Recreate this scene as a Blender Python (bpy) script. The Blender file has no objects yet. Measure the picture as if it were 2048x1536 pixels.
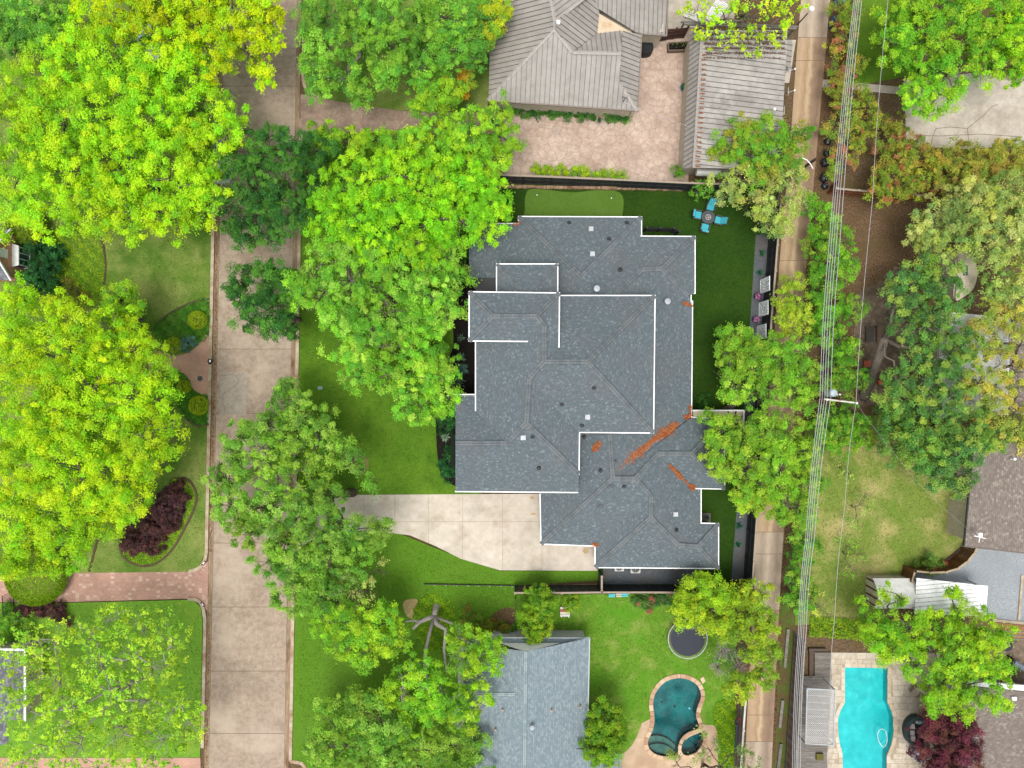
import bpy, bmesh, math, random
import numpy as np
from mathutils import Vector, Matrix
from mathutils.geometry import tessellate_polygon

# ------------------------------------------------------------------ camera, sky, sun, exposure
S = bpy.context.scene
COL = S.collection
CAM_H = 64.0          # drone height above the street, metres
FPX = 1365.0          # focal length in pixels of the 2048 px wide picture
cam_d = bpy.data.cameras.new('camera'); cam = bpy.data.objects.new('camera', cam_d); COL.objects.link(cam)
cam.location = (0, 0, CAM_H); cam.rotation_euler = (0, 0, 0)
cam_d.sensor_width = 36.0; cam_d.lens = 36.0 * FPX / 2048.0; cam_d.clip_start = 0.5; cam_d.clip_end = 2000
S.camera = cam
SUN_EL, SUN_AZ = math.radians(77), math.radians(200)      # high, veiled midday sun
w = bpy.data.worlds.new('World'); S.world = w; w.use_nodes = True
nt = w.node_tree; bg = nt.nodes['Background']
sky = nt.nodes.new('ShaderNodeTexSky'); sky.sky_type = 'NISHITA'; sky.sun_disc = False
sky.sun_elevation = SUN_EL; sky.sun_rotation = SUN_AZ; sky.air_density = 1.0; sky.dust_density = 4.0; sky.ozone_density = 1.0
hs = nt.nodes.new('ShaderNodeHueSaturation'); hs.inputs['Saturation'].default_value = 0.22   # cloud cover: nearly neutral
nt.links.new(sky.outputs[0], hs.inputs['Color']); nt.links.new(hs.outputs[0], bg.inputs[0]); bg.inputs[1].default_value = 0.125
sd = bpy.data.lights.new('sun', 'SUN'); sd.energy = 1.15; sd.angle = math.radians(24); sd.color = (1.0, 0.96, 0.9)
sun = bpy.data.objects.new('sun', sd); COL.objects.link(sun)
sdir = Vector((math.sin(SUN_AZ) * math.cos(SUN_EL), math.cos(SUN_AZ) * math.cos(SUN_EL), math.sin(SUN_EL)))
sun.rotation_euler = sdir.to_track_quat('Z', 'Y').to_euler(); sun.location = (0, 0, 120)
S.view_settings.view_transform = 'Standard'; S.view_settings.look = 'None'
S.view_settings.gamma = 1.0; S.view_settings.exposure = 0.91; S.view_settings.use_curve_mapping = False
S.render.engine = 'CYCLES'
S.cycles.use_denoising = True
S.cycles.max_bounces = 6; S.cycles.diffuse_bounces = 4; S.cycles.glossy_bounces = 2
S.cycles.transmission_bounces = 4; S.cycles.transparent_max_bounces = 6
S.cycles.caustics_reflective = False; S.cycles.caustics_refractive = False

# ------------------------------------------------------------------ helpers
rnd = random.Random(7)
def W(px, py, z=0.0):
    """photo pixel (2048 x 1536) seen on the level z -> world point"""
    k = (CAM_H - z) / FPX
    return Vector(((px - 1024) * k, (768 - py) * k, z))
def M(n, z=0.0): return n * (CAM_H - z) / FPX           # pixels -> metres at height z
def lin(c):
    c = c / 255.0
    return c / 12.92 if c <= 0.04045 else ((c + 0.055) / 1.055) ** 2.4
ALB = 1 / 1.6
def L(r, g, b, k=ALB): return (lin(r) * k, lin(g) * k, lin(b) * k, 1.0)

def tag(o, label=None, cat=None, group=None, kind=None):
    if label: o['label'] = label
    if cat: o['category'] = cat
    if group: o['group'] = group
    if kind: o['kind'] = kind
    return o
def empty(name, loc, label, cat, group=None):
    e = bpy.data.objects.new(name, None); COL.objects.link(e); e.location = loc; e.empty_display_size = 0.3
    return tag(e, label, cat, group)
def link(o, parent=None):
    COL.objects.link(o)
    if parent is not None:
        o.parent = parent
        p, off = parent, Vector((0, 0, 0))
        while p is not None:
            if p.type == 'EMPTY': off += p.location
            p = p.parent
        if parent.type == 'EMPTY': o.matrix_parent_inverse = Matrix.Translation(-off)
    return o

class MB:
    """collects faces for ONE mesh object"""
    def __init__(s): s.v = []; s.f = []; s.mi = []; s.uv = []
    def face(s, pts, mi=0, uv=None):
        n = len(s.v); s.v += [tuple(p) for p in pts]; s.f.append(list(range(n, n + len(pts)))); s.mi.append(mi)
        s.uv.append(uv if uv else [(p[0], p[1]) for p in pts])
    def box(s, c, size, rz=0.0, mi=0, rx=0.0, ry=0.0):
        R = Matrix.Rotation(rz, 3, 'Z') @ Matrix.Rotation(ry, 3, 'Y') @ Matrix.Rotation(rx, 3, 'X')
        x, y, z = size[0] / 2, size[1] / 2, size[2] / 2
        P = [Vector(c) + R @ Vector((sx * x, sy * y, sz * z)) for sx in (-1, 1) for sy in (-1, 1) for sz in (-1, 1)]
        for q in ((0, 1, 3, 2), (4, 6, 7, 5), (0, 4, 5, 1), (2, 3, 7, 6), (0, 2, 6, 4), (1, 5, 7, 3)):
            s.face([P[i] for i in q], mi)
        return s
    def bar(s, a, b, wd, ht, mi=0):
        """box along the 3D line a-b"""
        a, b = Vector(a), Vector(b); d = b - a
        if d.length < 1e-5: return s
        d.normalize(); side = Vector((d.y, -d.x, 0))
        side = side.normalized() if side.length > 1e-4 else Vector((1, 0, 0))
        up = side.cross(d).normalized()
        P = []
        for p in (a, b):
            for sx, sz in ((-1, -1), (1, -1), (1, 1), (-1, 1)): P.append(p + side * sx * wd / 2 + up * sz * ht / 2)
        for q in ((3, 2, 1, 0), (4, 5, 6, 7), (0, 1, 5, 4), (1, 2, 6, 5), (2, 3, 7, 6), (3, 0, 4, 7)): s.face([P[i] for i in q], mi)
        return s
    def prism(s, poly, z0, z1, mi=0, bottom=False):
        a = sum(poly[i][0] * poly[(i + 1) % len(poly)][1] - poly[(i + 1) % len(poly)][0] * poly[i][1] for i in range(len(poly)))
        if a < 0: poly = poly[::-1]
        s.face([(p[0], p[1], z1) for p in poly], mi)
        n = len(poly)
        for i in range(n):
            p, q = poly[i], poly[(i + 1) % n]
            s.face([(p[0], p[1], z0), (q[0], q[1], z0), (q[0], q[1], z1), (p[0], p[1], z1)], mi)
        if bottom: s.face([(p[0], p[1], z0) for p in poly[::-1]], mi)
        return s
    def tube(s, pts, rad, n=8, mi=0, cap=True):
        pts = [Vector(p) for p in pts]; rings = []
        for i, p in enumerate(pts):
            d = (pts[min(i + 1, len(pts) - 1)] - pts[max(i - 1, 0)]).normalized()
            u = d.cross(Vector((0, 0, 1)))
            if u.length < 0.05: u = d.cross(Vector((1, 0, 0)))
            u.normalize(); v = u.cross(d); r = rad[i] if isinstance(rad, (list, tuple)) else rad
            rings.append([p + (u * math.cos(2 * math.pi * k / n) + v * math.sin(2 * math.pi * k / n)) * r for k in range(n)])
        for i in range(len(rings) - 1):
            for k in range(n):
                s.face([rings[i][k], rings[i + 1][k], rings[i + 1][(k + 1) % n], rings[i][(k + 1) % n]], mi)
        if cap:
            s.face(rings[0], mi); s.face(rings[-1][::-1], mi)
        return s
    def cyl(s, c, r, h, n=14, mi=0, r2=None):
        c = Vector(c); r2 = r if r2 is None else r2
        return s.tube([c, c + Vector((0, 0, h))], [r, r2], n, mi)
    def lathe(s, c, prof, n=16, mi=0):
        """prof: list of (r, z) from bottom to top"""
        c = Vector(c)
        for i in range(len(prof) - 1):
            for k in range(n):
                a, b = 2 * math.pi * k / n, 2 * math.pi * (k + 1) / n
                P = [(prof[i][0], prof[i][1], a), (prof[i][0], prof[i][1], b), (prof[i + 1][0], prof[i + 1][1], b), (prof[i + 1][0], prof[i + 1][1], a)]
                s.face([c + Vector((r * math.cos(t), r * math.sin(t), z)) for r, z, t in P], mi)
        return s
    def sheet(s, outer, holes=(), z=0.0, mi=0):
        loops = [[Vector((p[0], p[1], 0)) for p in lp] for lp in [outer, *holes]]
        flat = [p for lp in loops for p in lp]
        for t in tessellate_polygon(loops):
            P = [Vector((flat[i].x, flat[i].y, z)) for i in t]
            if (P[1] - P[0]).cross(P[2] - P[0]).z < 0: P.reverse()
            s.face(P, mi)
        return s
    def build(s, name, mats, parent=None, smooth=False, merge=False):
        me = bpy.data.meshes.new(name); me.from_pydata(s.v, [], s.f)
        for m in (mats if isinstance(mats, (list, tuple)) else [mats]): me.materials.append(m)
        me.polygons.foreach_set('material_index', s.mi)
        uvl = me.uv_layers.new(name='UVMap')
        uvl.data.foreach_set('uv', np.array([c for f in s.uv for p in f for c in p[:2]], dtype=np.float32))
        if merge or smooth:
            bm = bmesh.new(); bm.from_mesh(me); bmesh.ops.remove_doubles(bm, verts=bm.verts, dist=1e-4); bm.to_mesh(me); bm.free()
        if smooth: me.polygons.foreach_set('use_smooth', [True] * len(me.polygons))
        me.update()
        return link(bpy.data.objects.new(name, me), parent)

def PX(pts, z=0.0): return [W(a, b, z) for a, b in pts]
def inpoly(x, y, poly):
    r = False; j = len(poly) - 1
    for i in range(len(poly)):
        xi, yi, xj, yj = poly[i][0], poly[i][1], poly[j][0], poly[j][1]
        if (yi > y) != (yj > y) and x < (xj - xi) * (y - yi) / (yj - yi) + xi: r = not r
        j = i
    return r
def clip_half(poly, nx, ny, d):
    """keep nx*x + ny*y <= d"""
    out = []
    for i in range(len(poly)):
        p, q = poly[i], poly[(i + 1) % len(poly)]
        a, b = nx * p[0] + ny * p[1] - d, nx * q[0] + ny * q[1] - d
        if a <= 0: out.append(p)
        if (a < 0 < b) or (b < 0 < a):
            t = a / (a - b); out.append((p[0] + (q[0] - p[0]) * t, p[1] + (q[1] - p[1]) * t))
    return out
def clip_convex(poly, conv):
    a = sum(conv[i][0] * conv[(i + 1) % len(conv)][1] - conv[(i + 1) % len(conv)][0] * conv[i][1] for i in range(len(conv)))
    if a < 0: conv = conv[::-1]
    for i in range(len(conv)):
        p, q = conv[i], conv[(i + 1) % len(conv)]
        nx, ny = q[1] - p[1], -(q[0] - p[0])
        poly = clip_half(poly, nx, ny, nx * p[0] + ny * p[1])
        if len(poly) < 3: return []
    return poly
def smooth_loop(pts, n=6, closed=True):
    """Catmull-Rom through 2D points"""
    out = []; N = len(pts)
    for i in range(N if closed else N - 1):
        g = lambda k: pts[k % N] if closed else pts[max(0, min(N - 1, k))]
        p0, p1, p2, p3 = g(i - 1), g(i), g(i + 1), g(i + 2)
        for k in range(n):
            t = k / n
            out.append(tuple(0.5 * (2 * p1[c] + (p2[c] - p0[c]) * t + (2 * p0[c] - 5 * p1[c] + 4 * p2[c] - p3[c]) * t * t + (3 * p1[c] - p0[c] - 3 * p2[c] + p3[c]) * t ** 3) for c in range(2)))
    if not closed: out.append(tuple(pts[-1]))
    return out
def ellipse(cx, cy, rx, ry, n=28, rot=0):
    return [(cx + rx * math.cos(t) * math.cos(rot) - ry * math.sin(t) * math.sin(rot), cy + rx * math.cos(t) * math.sin(rot) + ry * math.sin(t) * math.cos(rot)) for t in [2 * math.pi * k / n for k in range(n)]]

# ------------------------------------------------------------------ materials
class NG:
    def __init__(s, name, rough=0.85, spec=0.3):
        s.m = bpy.data.materials.new(name); s.m.use_nodes = True; s.t = s.m.node_tree
        s.b = s.t.nodes['Principled BSDF']; s.b.inputs['Roughness'].default_value = rough
        s.b.inputs['Specular IOR Level'].default_value = spec
    def n(s, t, **kw):
        x = s.t.nodes.new(t)
        for k, v in kw.items(): setattr(x, k, v)
        return x
    def l(s, a, b): s.t.links.new(a, b)
    def coord(s, uv=False, stretch=None):
        c = s.n('ShaderNodeTexCoord'); o = c.outputs['UV' if uv else 'Object']
        if stretch:
            mp = s.n('ShaderNodeMapping'); mp.inputs['Scale'].default_value = stretch; s.l(o, mp.inputs[0]); o = mp.outputs[0]
        return o
    def noise(s, vec, scale, detail=4, rough=0.6):
        x = s.n('ShaderNodeTexNoise'); x.inputs['Scale'].default_value = scale; x.inputs['Detail'].default_value = detail; x.inputs['Roughness'].default_value = rough
        s.l(vec, x.inputs['Vector']); return x.outputs['Fac']
    def ramp(s, fac, stops, interp='LINEAR'):
        x = s.n('ShaderNodeValToRGB'); r = x.color_ramp; r.interpolation = interp
        while len(r.elements) < len(stops): r.elements.new(0.5)
        for e, (p, c) in zip(r.elements, stops):
            e.position = p; e.color = c if isinstance(c, (tuple, list)) else (c, c, c, 1)
        s.l(fac, x.inputs[0]); return x.outputs[0]
    def mix(s, fac, a, b, mode='MIX'):
        x = s.n('ShaderNodeMix', data_type='RGBA', blend_type=mode)
        for i, val in ((0, fac), (6, a), (7, b)):
            if isinstance(val, (int, float)): x.inputs[i].default_value = val
            elif isinstance(val, tuple): x.inputs[i].default_value = val
            else: s.l(val, x.inputs[i])
        return x.outputs[2]
    def math(s, op, a, b=0.0):
        x = s.n('ShaderNodeMath', operation=op)
        for i, val in ((0, a), (1, b)):
            if isinstance(val, (int, float)): x.inputs[i].default_value = val
            else: s.l(val, x.inputs[i])
        return x.outputs[0]
    def bump(s, h, strength, dist=0.05):
        x = s.n('ShaderNodeBump'); x.inputs['Strength'].default_value = strength; x.inputs['Distance'].default_value = dist
        s.l(h, x.inputs['Height']); s.l(x.outputs[0], s.b.inputs['Normal'])
    def out(s, c):
        s.l(c, s.b.inputs['Base Color']); return s.m

MATS = {}
def plain(name, col, rough=0.6, spec=0.4, metal=0.0):
    if name in MATS: return MATS[name]
    g = NG(name, rough, spec); g.b.inputs['Metallic'].default_value = metal
    v = g.noise(g.coord(), 3.0, 3)
    c = g.mix(g.ramp(v, [(0.3, 0.0), (0.7, 1.0)]), tuple(x * 0.88 for x in col[:3]) + (1,), tuple(min(1, x * 1.08) for x in col[:3]) + (1,))
    MATS[name] = g.out(c); return MATS[name]
def ground_mat(name, fine, patch=None, fscale=6.0, pscale=0.25, pr=(0.45, 0.65), patch2=None, p2scale=0.12, p2r=(0.5, 0.7), bump=0.4, rough=0.95, perobj=0.0, stretch=None, spec=0.15):
    """fine = (dark, light) speckle, patch = colour of large uneven patches"""
    if name in MATS: return MATS[name]
    g = NG(name, rough, spec); co = g.coord(stretch=stretch)
    f = g.noise(co, fscale, 6, 0.7)
    c = g.ramp(f, [(0.36, fine[0]), (0.64, fine[1])])
    f2 = g.noise(co, fscale * 0.28, 5, 0.7); c = g.mix(1.0, c, g.ramp(f2, [(0.34, 0.9), (0.66, 1.1)]), 'MULTIPLY')
    if patch:
        p = g.ramp(g.noise(co, pscale, 5, 0.62), [(pr[0], 0.0), (pr[1], 1.0)])
        c = g.mix(p, c, g.mix(g.ramp(f, [(0.3, 0.0), (0.7, 1.0)]), tuple(x * 0.8 for x in patch[:3]) + (1,), tuple(x * 1.15 for x in patch[:3]) + (1,)))
    if patch2:
        p = g.ramp(g.noise(co, p2scale, 5, 0.65), [(p2r[0], 0.0), (p2r[1], 1.0)])
        c = g.mix(p, c, patch2)
    if perobj:
        oi = g.n('ShaderNodeObjectInfo')
        c = g.mix(1.0, c, g.ramp(oi.outputs['Random'], [(0.0, 1 - perobj), (1.0, 1 + perobj)]), 'MULTIPLY')
    if bump: g.bump(f, bump, 0.06)
    MATS[name] = g.out(c); return MATS[name]

def shingle_mat(name, cols, w_=0.27, h_=0.14, light=None, patch=None, rough=0.9):
    """courses of tabs in the UV of a roof face (u along the eave, v up the slope, metres)"""
    g = NG(name, rough, 0.25); uv = g.coord(uv=True)
    sp = g.n('ShaderNodeSeparateXYZ'); g.l(uv, sp.inputs[0])
    vr = g.math('DIVIDE', sp.outputs[1], h_); row = g.math('FLOOR', vr); fr = g.math('FRACT', vr)
    shift = g.math('FRACT', g.math('MULTIPLY', row, 0.377)); ur = g.math('ADD', g.math('DIVIDE', sp.outputs[0], w_), shift)
    colm = g.math('FLOOR', ur); fu = g.math('FRACT', ur)
    cv = g.n('ShaderNodeCombineXYZ'); g.l(colm, cv.inputs[0]); g.l(row, cv.inputs[1])
    wn = g.n('ShaderNodeTexWhiteNoise', noise_dimensions='2D'); g.l(cv.outputs[0], wn.inputs['Vector'])
    c = g.ramp(wn.outputs['Value'], cols, 'CONSTANT')
    f = g.noise(g.coord(), 14.0, 4, 0.7)
    c = g.mix(1.0, c, g.ramp(f, [(0.25, 0.82), (0.75, 1.18)]), 'MULTIPLY')
    if patch:
        p = g.ramp(g.noise(g.coord(), 0.35, 4), [(0.45, 0.0), (0.75, 0.55)]); c = g.mix(p, c, patch)
    edge = g.math('MULTIPLY', g.math('GREATER_THAN', fr, 0.1), g.math('GREATER_THAN', fu, 0.06))
    c = g.mix(edge, g.mix(0.45, c, (0.02, 0.025, 0.03, 1)), c)
    h = g.math('ADD', g.math('MULTIPLY', g.math('SUBTRACT', 1.0, fr), 0.5), g.math('MULTIPLY', wn.outputs['Value'], 0.5))
    g.bump(h, 0.5, 0.02)
    return g.out(c)
def brick_mat(name, c1, c2, mortar, bw=0.22, bh=0.11, pale=None, uv=False):
    g = NG(name, 0.9, 0.2)
    b = g.n('ShaderNodeTexBrick'); b.inputs['Color1'].default_value = c1; b.inputs['Color2'].default_value = c2; b.inputs['Mortar'].default_value = mortar
    b.inputs['Scale'].default_value = 1.0; b.inputs['Brick Width'].default_value = bw; b.inputs['Row Height'].default_value = bh; b.inputs['Mortar Size'].default_value = 0.008
    co = g.coord(uv=uv); g.l(co, b.inputs['Vector']); c = b.outputs['Color']
    if pale:
        sn = g.n('ShaderNodeVectorMath', operation='SNAP'); sn.inputs[1].default_value = (0.33, 0.22, 1); g.l(co, sn.inputs[0])
        wn = g.n('ShaderNodeTexWhiteNoise', noise_dimensions='2D'); g.l(sn.outputs[0], wn.inputs['Vector'])
        c = g.mix(g.ramp(wn.outputs['Value'], [(0.8, 0.0), (0.92, 0.7)]), c, pale)
    f = g.noise(g.coord(), 0.6, 5); c = g.mix(1.0, c, g.ramp(f, [(0.3, 0.8), (0.7, 1.15)]), 'MULTIPLY')
    g.bump(b.outputs['Fac'], -0.3, 0.01)
    return g.out(c)
def leaf_mat():
    m = bpy.data.materials.new('leaf'); m.use_nodes = True; t = m.node_tree; t.nodes.clear()
    o = t.nodes.new('ShaderNodeOutputMaterial'); at = t.nodes.new('ShaderNodeVertexColor'); at.layer_name = 'Col'
    d = t.nodes.new('ShaderNodeBsdfPrincipled'); d.inputs['Roughness'].default_value = 0.55; d.inputs['Specular IOR Level'].default_value = 0.25
    tr = t.nodes.new('ShaderNodeBsdfTranslucent'); mx = t.nodes.new('ShaderNodeMixShader'); mx.inputs[0].default_value = 0.38
    t.links.new(at.outputs[0], d.inputs['Base Color']); t.links.new(at.outputs[0], tr.inputs[0])
    t.links.new(d.outputs[0], mx.inputs[1]); t.links.new(tr.outputs[0], mx.inputs[2]); t.links.new(mx.outputs[0], o.inputs[0])
    return m
LEAF = leaf_mat()
def bark_mat(name, a, b):
    g = NG(name, 0.95, 0.1); f = g.noise(g.coord(stretch=(4, 4, 1.2)), 3.0, 6, 0.7)
    c = g.ramp(f, [(0.3, a), (0.7, b)]); g.bump(f, 0.8, 0.05); return g.out(c)
BARK = bark_mat('bark', L(88, 78, 70), L(150, 138, 126)); BARK_PALE = bark_mat('bark_pale', L(160, 151, 144), L(216, 207, 200))
BARK_DARK = bark_mat('bark_dark', L(78, 66, 56), L(130, 116, 102))
# ------------------------------------------------------------------ foliage
def pal(*cs, k=0.98, warm=1.04): return np.array([[lin(c[0]) * k * (warm if c[1] > c[0] * 1.04 else 1), lin(c[1]) * k, lin(c[2]) * k] for c in cs])
YG = pal((176, 226, 28), (160, 218, 30), (190, 230, 30), (140, 205, 34))
YEL = pal((196, 226, 14), (182, 222, 16), (206, 228, 12), (160, 212, 20), warm=1.05)
BG = pal((136, 196, 44), (154, 206, 42), (116, 180, 46), (168, 210, 44))
MG = pal((112, 178, 58), (132, 194, 56), (96, 160, 58), (146, 202, 66))
OAK = pal((116, 172, 52), (138, 186, 58), (100, 154, 52), (152, 196, 74))
DG = pal((60, 120, 44), (76, 134, 46), (50, 104, 42), (92, 150, 50))
OL = pal((160, 186, 92), (178, 194, 88), (134, 166, 84), (188, 200, 110))
OLD = pal((98, 152, 66), (122, 170, 68), (82, 134, 64), (148, 180, 72))
PHO = pal((142, 172, 54), (160, 174, 58), (120, 158, 54), (150, 168, 56), (176, 164, 66), (132, 164, 52), (166, 172, 60), (128, 160, 52), (178, 122, 78))
HDG = pal((104, 172, 40), (124, 186, 44), (86, 150, 42), (144, 188, 58))
PUR = pal((112, 52, 64), (134, 62, 76), (92, 50, 56), (120, 74, 62))
PURD = pal((92, 58, 62), (110, 70, 72), (78, 52, 54))
EVG = pal((112, 162, 28), (130, 172, 32), (94, 146, 30), (140, 172, 36))
CRAPE = pal((118, 178, 44), (136, 178, 46), (102, 164, 46), (158, 164, 54))
DKS = pal((44, 104, 50), (58, 122, 56), (38, 88, 48))
BLUEG = pal((100, 148, 136), (84, 132, 120), (116, 160, 144))
AGV = pal((104, 140, 112), (122, 156, 124), (86, 124, 100))
COVER = pal((134, 176, 20), (152, 188, 24), (112, 160, 22))
COVERD = pal((74, 146, 34), (92, 164, 36), (60, 128, 34))

def leaf_object(name, P, N, S_, C, parent=None, aspect=0.62, mat=None, rng=None, T=None):
    """one mesh of pointed leaves: centres P, normals N, lengths S_, colours C"""
    n = len(P); N = N / np.linalg.norm(N, axis=1, keepdims=True)
    if T is None: T = rng.normal(size=(n, 3))
    T = T - N * np.sum(T * N, axis=1, keepdims=True); T /= np.linalg.norm(T, axis=1, keepdims=True) + 1e-9
    B = np.cross(N, T); s = S_[:, None]
    V = np.empty((n, 3, 3)); V[:, 0] = P - T * s * 0.42 + B * s * aspect * 0.55; V[:, 1] = P - T * s * 0.42 - B * s * aspect * 0.55
    V[:, 2] = P + T * s * 0.58 - N * s * 0.1
    me = bpy.data.meshes.new(name); me.vertices.add(3 * n); me.loops.add(3 * n); me.polygons.add(n)
    me.vertices.foreach_set('co', V.reshape(-1).astype(np.float32))
    me.loops.foreach_set('vertex_index', np.arange(3 * n, dtype=np.int32))
    me.polygons.foreach_set('loop_start', np.arange(0, 3 * n, 3, dtype=np.int32))
    ca = me.color_attributes.new('Col', 'FLOAT_COLOR', 'POINT')
    C4 = np.ones((n, 3, 4), np.float32); C4[:, :, :3] = C[:, None, :]
    ca.data.foreach_set('color', C4.reshape(-1))
    me.materials.append(mat or LEAF); me.update(calc_edges=True)
    return link(bpy.data.objects.new(name, me), parent)

def clump_leaves(rng, cen, out, cr, lpc, ls, palette, up=0.62, jit=0.15, hue=None):
    """leaves of many round clumps; cen (k,3), out (k,3) outward directions, cr (k,)"""
    k = len(cen); cnt = np.maximum(4, (lpc * rng.uniform(0.6, 1.35, k)).astype(int)); idx = np.repeat(np.arange(k), cnt); n = len(idx)
    d = rng.normal(size=(n, 3)); d /= np.linalg.norm(d, axis=1, keepdims=True)
    d = d + out[idx] * 0.55; d[:, 2] += 0.35; d /= np.linalg.norm(d, axis=1, keepdims=True)
    r = cr[idx] * rng.uniform(0.1, 1.0, n) ** 0.55 * np.where(rng.random(n) < 0.14, 1.45, 1.0)
    st = rng.uniform(0.62, 1.45, (k, 3)) * np.array([1.0, 1.0, 0.75])
    P = cen[idx] + d * r[:, None] * st[idx]
    N = d * 0.75 + rng.normal(size=(n, 3)) * 0.42; N[:, 2] = np.abs(N[:, 2]) * 0.7 + up
    cc = palette[rng.integers(0, len(palette), k)] * rng.uniform(1 - jit, 1 + jit, (k, 1))
    if hue is not None: cc = cc * hue
    C = cc[idx] * rng.uniform(0.78, 1.2, (n, 1)) * (1 + rng.normal(size=(n, 3)) * 0.05)
    return P, N, ls * rng.uniform(0.65, 1.3, n), np.clip(C, 0.003, 0.86)

SEED = [100]
def tree(label, lobes, zt, palette, base=None, cr=0.44, ls=0.14, lpc=135, dens=1.9, sprig=0.25, core=0.35, bark=None, name='broadleaf_tree', cat='tree', group=None, tr=0.26, fork=0.35, drop=0.36, flat=0.92, twig=5, fill=None, zmin=0.25, smooth_lobe=False, twig_up=0.0, fork_at=None, extra=()):
    """lobes: (px, py, r_px) as seen from the camera, zt: height of the crown top in metres"""
    SEED[0] += 1; rng = np.random.default_rng(SEED[0]); bark = bark or BARK
    if zt > 5: zt = 5 + (zt - 5) * 0.6
    A = np.array([l[:3] for l in lobes], float); wgt = A[:, 2] ** 2
    cpx = np.average(A[:, 0], weights=wgt); cpy = np.average(A[:, 1], weights=wgt)
    dist = np.hypot(A[:, 0] - cpx, A[:, 1] - cpy); D = max(dist.max() + A[:, 2].mean(), 1)
    LW = []
    for (px, py, r), d in zip(A, dist):
        top = zt * (1 - drop * (d / D) ** 2) + (rng.uniform(-0.11, 0.05) * zt if len(A) > 1 else 0)
        R = M(r, top); zc = max(top - R * flat, zmin); LW.append((W(px, py, zc), M(r, zc)))
    if base is not None: b = W(base[0], base[1], 0)
    else:
        m = np.average(np.array([tuple(p) for p, _ in LW]), axis=0, weights=wgt); b = Vector((m[0], m[1], 0))
    e = empty(name, b, label, cat, group)
    # crown
    cens, outs, crs, hues = [], [], [], []
    for c, R in LW:
        lt = rng.uniform(0.8, 1.16) * np.array([rng.uniform(0.9, 1.1), 1.0, rng.uniform(0.85, 1.15)])
        n = max(3, int(dens * (R / cr) ** 2))
        u = rng.uniform(-0.25, 1.0, n); a = rng.uniform(0, 2 * np.pi, n); q = np.sqrt(1 - u * u)
        d = np.stack([q * np.cos(a), q * np.sin(a), u], 1)
        rad = R * (rng.uniform(0.8, 1.0, n) if smooth_lobe else rng.uniform(0.62, 1.02, n))
        if not smooth_lobe:
            rad *= 1 + 0.16 * np.sin(3 * a + c[0]) * q + 0.12 * np.sin(5 * a + 2 * c[1]) * q
            sp = rng.random(n) < sprig * 0.4; rad[sp] *= rng.uniform(1.08, 1.28, sp.sum())
        P = np.array(c) + d * rad[:, None] * np.array([1, 1, flat]); P[:, 2] = np.maximum(P[:, 2], zmin)
        gap = np.sin(P[:, 0] * 2.1 + 1.3 * np.sin(P[:, 1] * 1.1)) * np.sin(P[:, 1] * 2.3 + 1.7 * np.sin(P[:, 0] * 0.9)) + 0.35 * np.sin(P[:, 2] * 3.1)
        kp = (gap < 0.74) | (rng.random(n) < 0.25)
        if R > 0.9 and not smooth_lobe: P, d = P[kp], d[kp]; n = len(P)
        hues.append(np.tile(lt, (n, 1))); cens.append(P); outs.append(d); crs.append(cr * rng.uniform(0.45, 1.35, n))
        m = int(n * core)
        if m:
            d = rng.normal(size=(m, 3)); d /= np.linalg.norm(d, axis=1, keepdims=True)
            P = np.array(c) + d * R * rng.uniform(0.1, 0.7, (m, 1)) * np.array([1, 1, flat * 0.8]) - np.array([0, 0, 0.25 * R])
            P[:, 2] = np.maximum(P[:, 2], zmin); hues.append(np.tile(lt, (m, 1))); cens.append(P); outs.append(d * 0.3); crs.append(cr * rng.uniform(0.8, 1.3, m))
    cen = np.concatenate(cens); out = np.concatenate(outs); crr = np.concatenate(crs)
    P, N, S_, C = clump_leaves(rng, cen, out, crr, lpc, ls, palette, hue=np.concatenate(hues))
    leaf_object('crown', P, N, S_, C, e, rng=rng)
    # trunk, limbs and twigs
    mb = MB(); cz = np.mean([c.z for c, _ in LW]); hf = max(0.3, fork * zt)
    cxy = Vector((np.mean([c.x for c, _ in LW]), np.mean([c.y for c, _ in LW]), 0)); ctr = b.lerp(cxy, 0.35)
    fk = W(*fork_at) if fork_at else Vector((ctr.x, ctr.y, hf)); mid = b.lerp(fk, 0.5) + Vector((rng.normal() * 0.1, rng.normal() * 0.1, 0))
    mb.tube([b - Vector((0, 0, 0.1)), b + Vector((0, 0, 0.15)), mid, fk], [tr * 1.5, tr * 1.15, tr, tr * 0.85], 9)
    for ex in extra: mb.tube([W(a, b_, c_) for a, b_, c_, _ in ex], [q[3] for q in ex], 8)
    # limbs follow a branching tree: every lobe hangs on its nearest already reached neighbour
    nodes = [fk] + [c for c, _ in LW]; par = {0: None}; todo = set(range(1, len(nodes)))
    while todo:
        i, j = min(((i, j) for i in todo for j in par), key=lambda t: (nodes[t[0]] - nodes[t[1]]).length + 0.45 * (nodes[t[1]] - fk).length)
        par[i] = j; todo.discard(i)
    cnt = {i: 1 for i in par}
    for i in reversed(list(par)):
        if par[i] is not None: cnt[par[i]] += cnt[i]
    rad = lambda i: max(0.03, tr * 0.8 * math.sqrt(cnt[i] / max(4, len(LW))))
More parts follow.
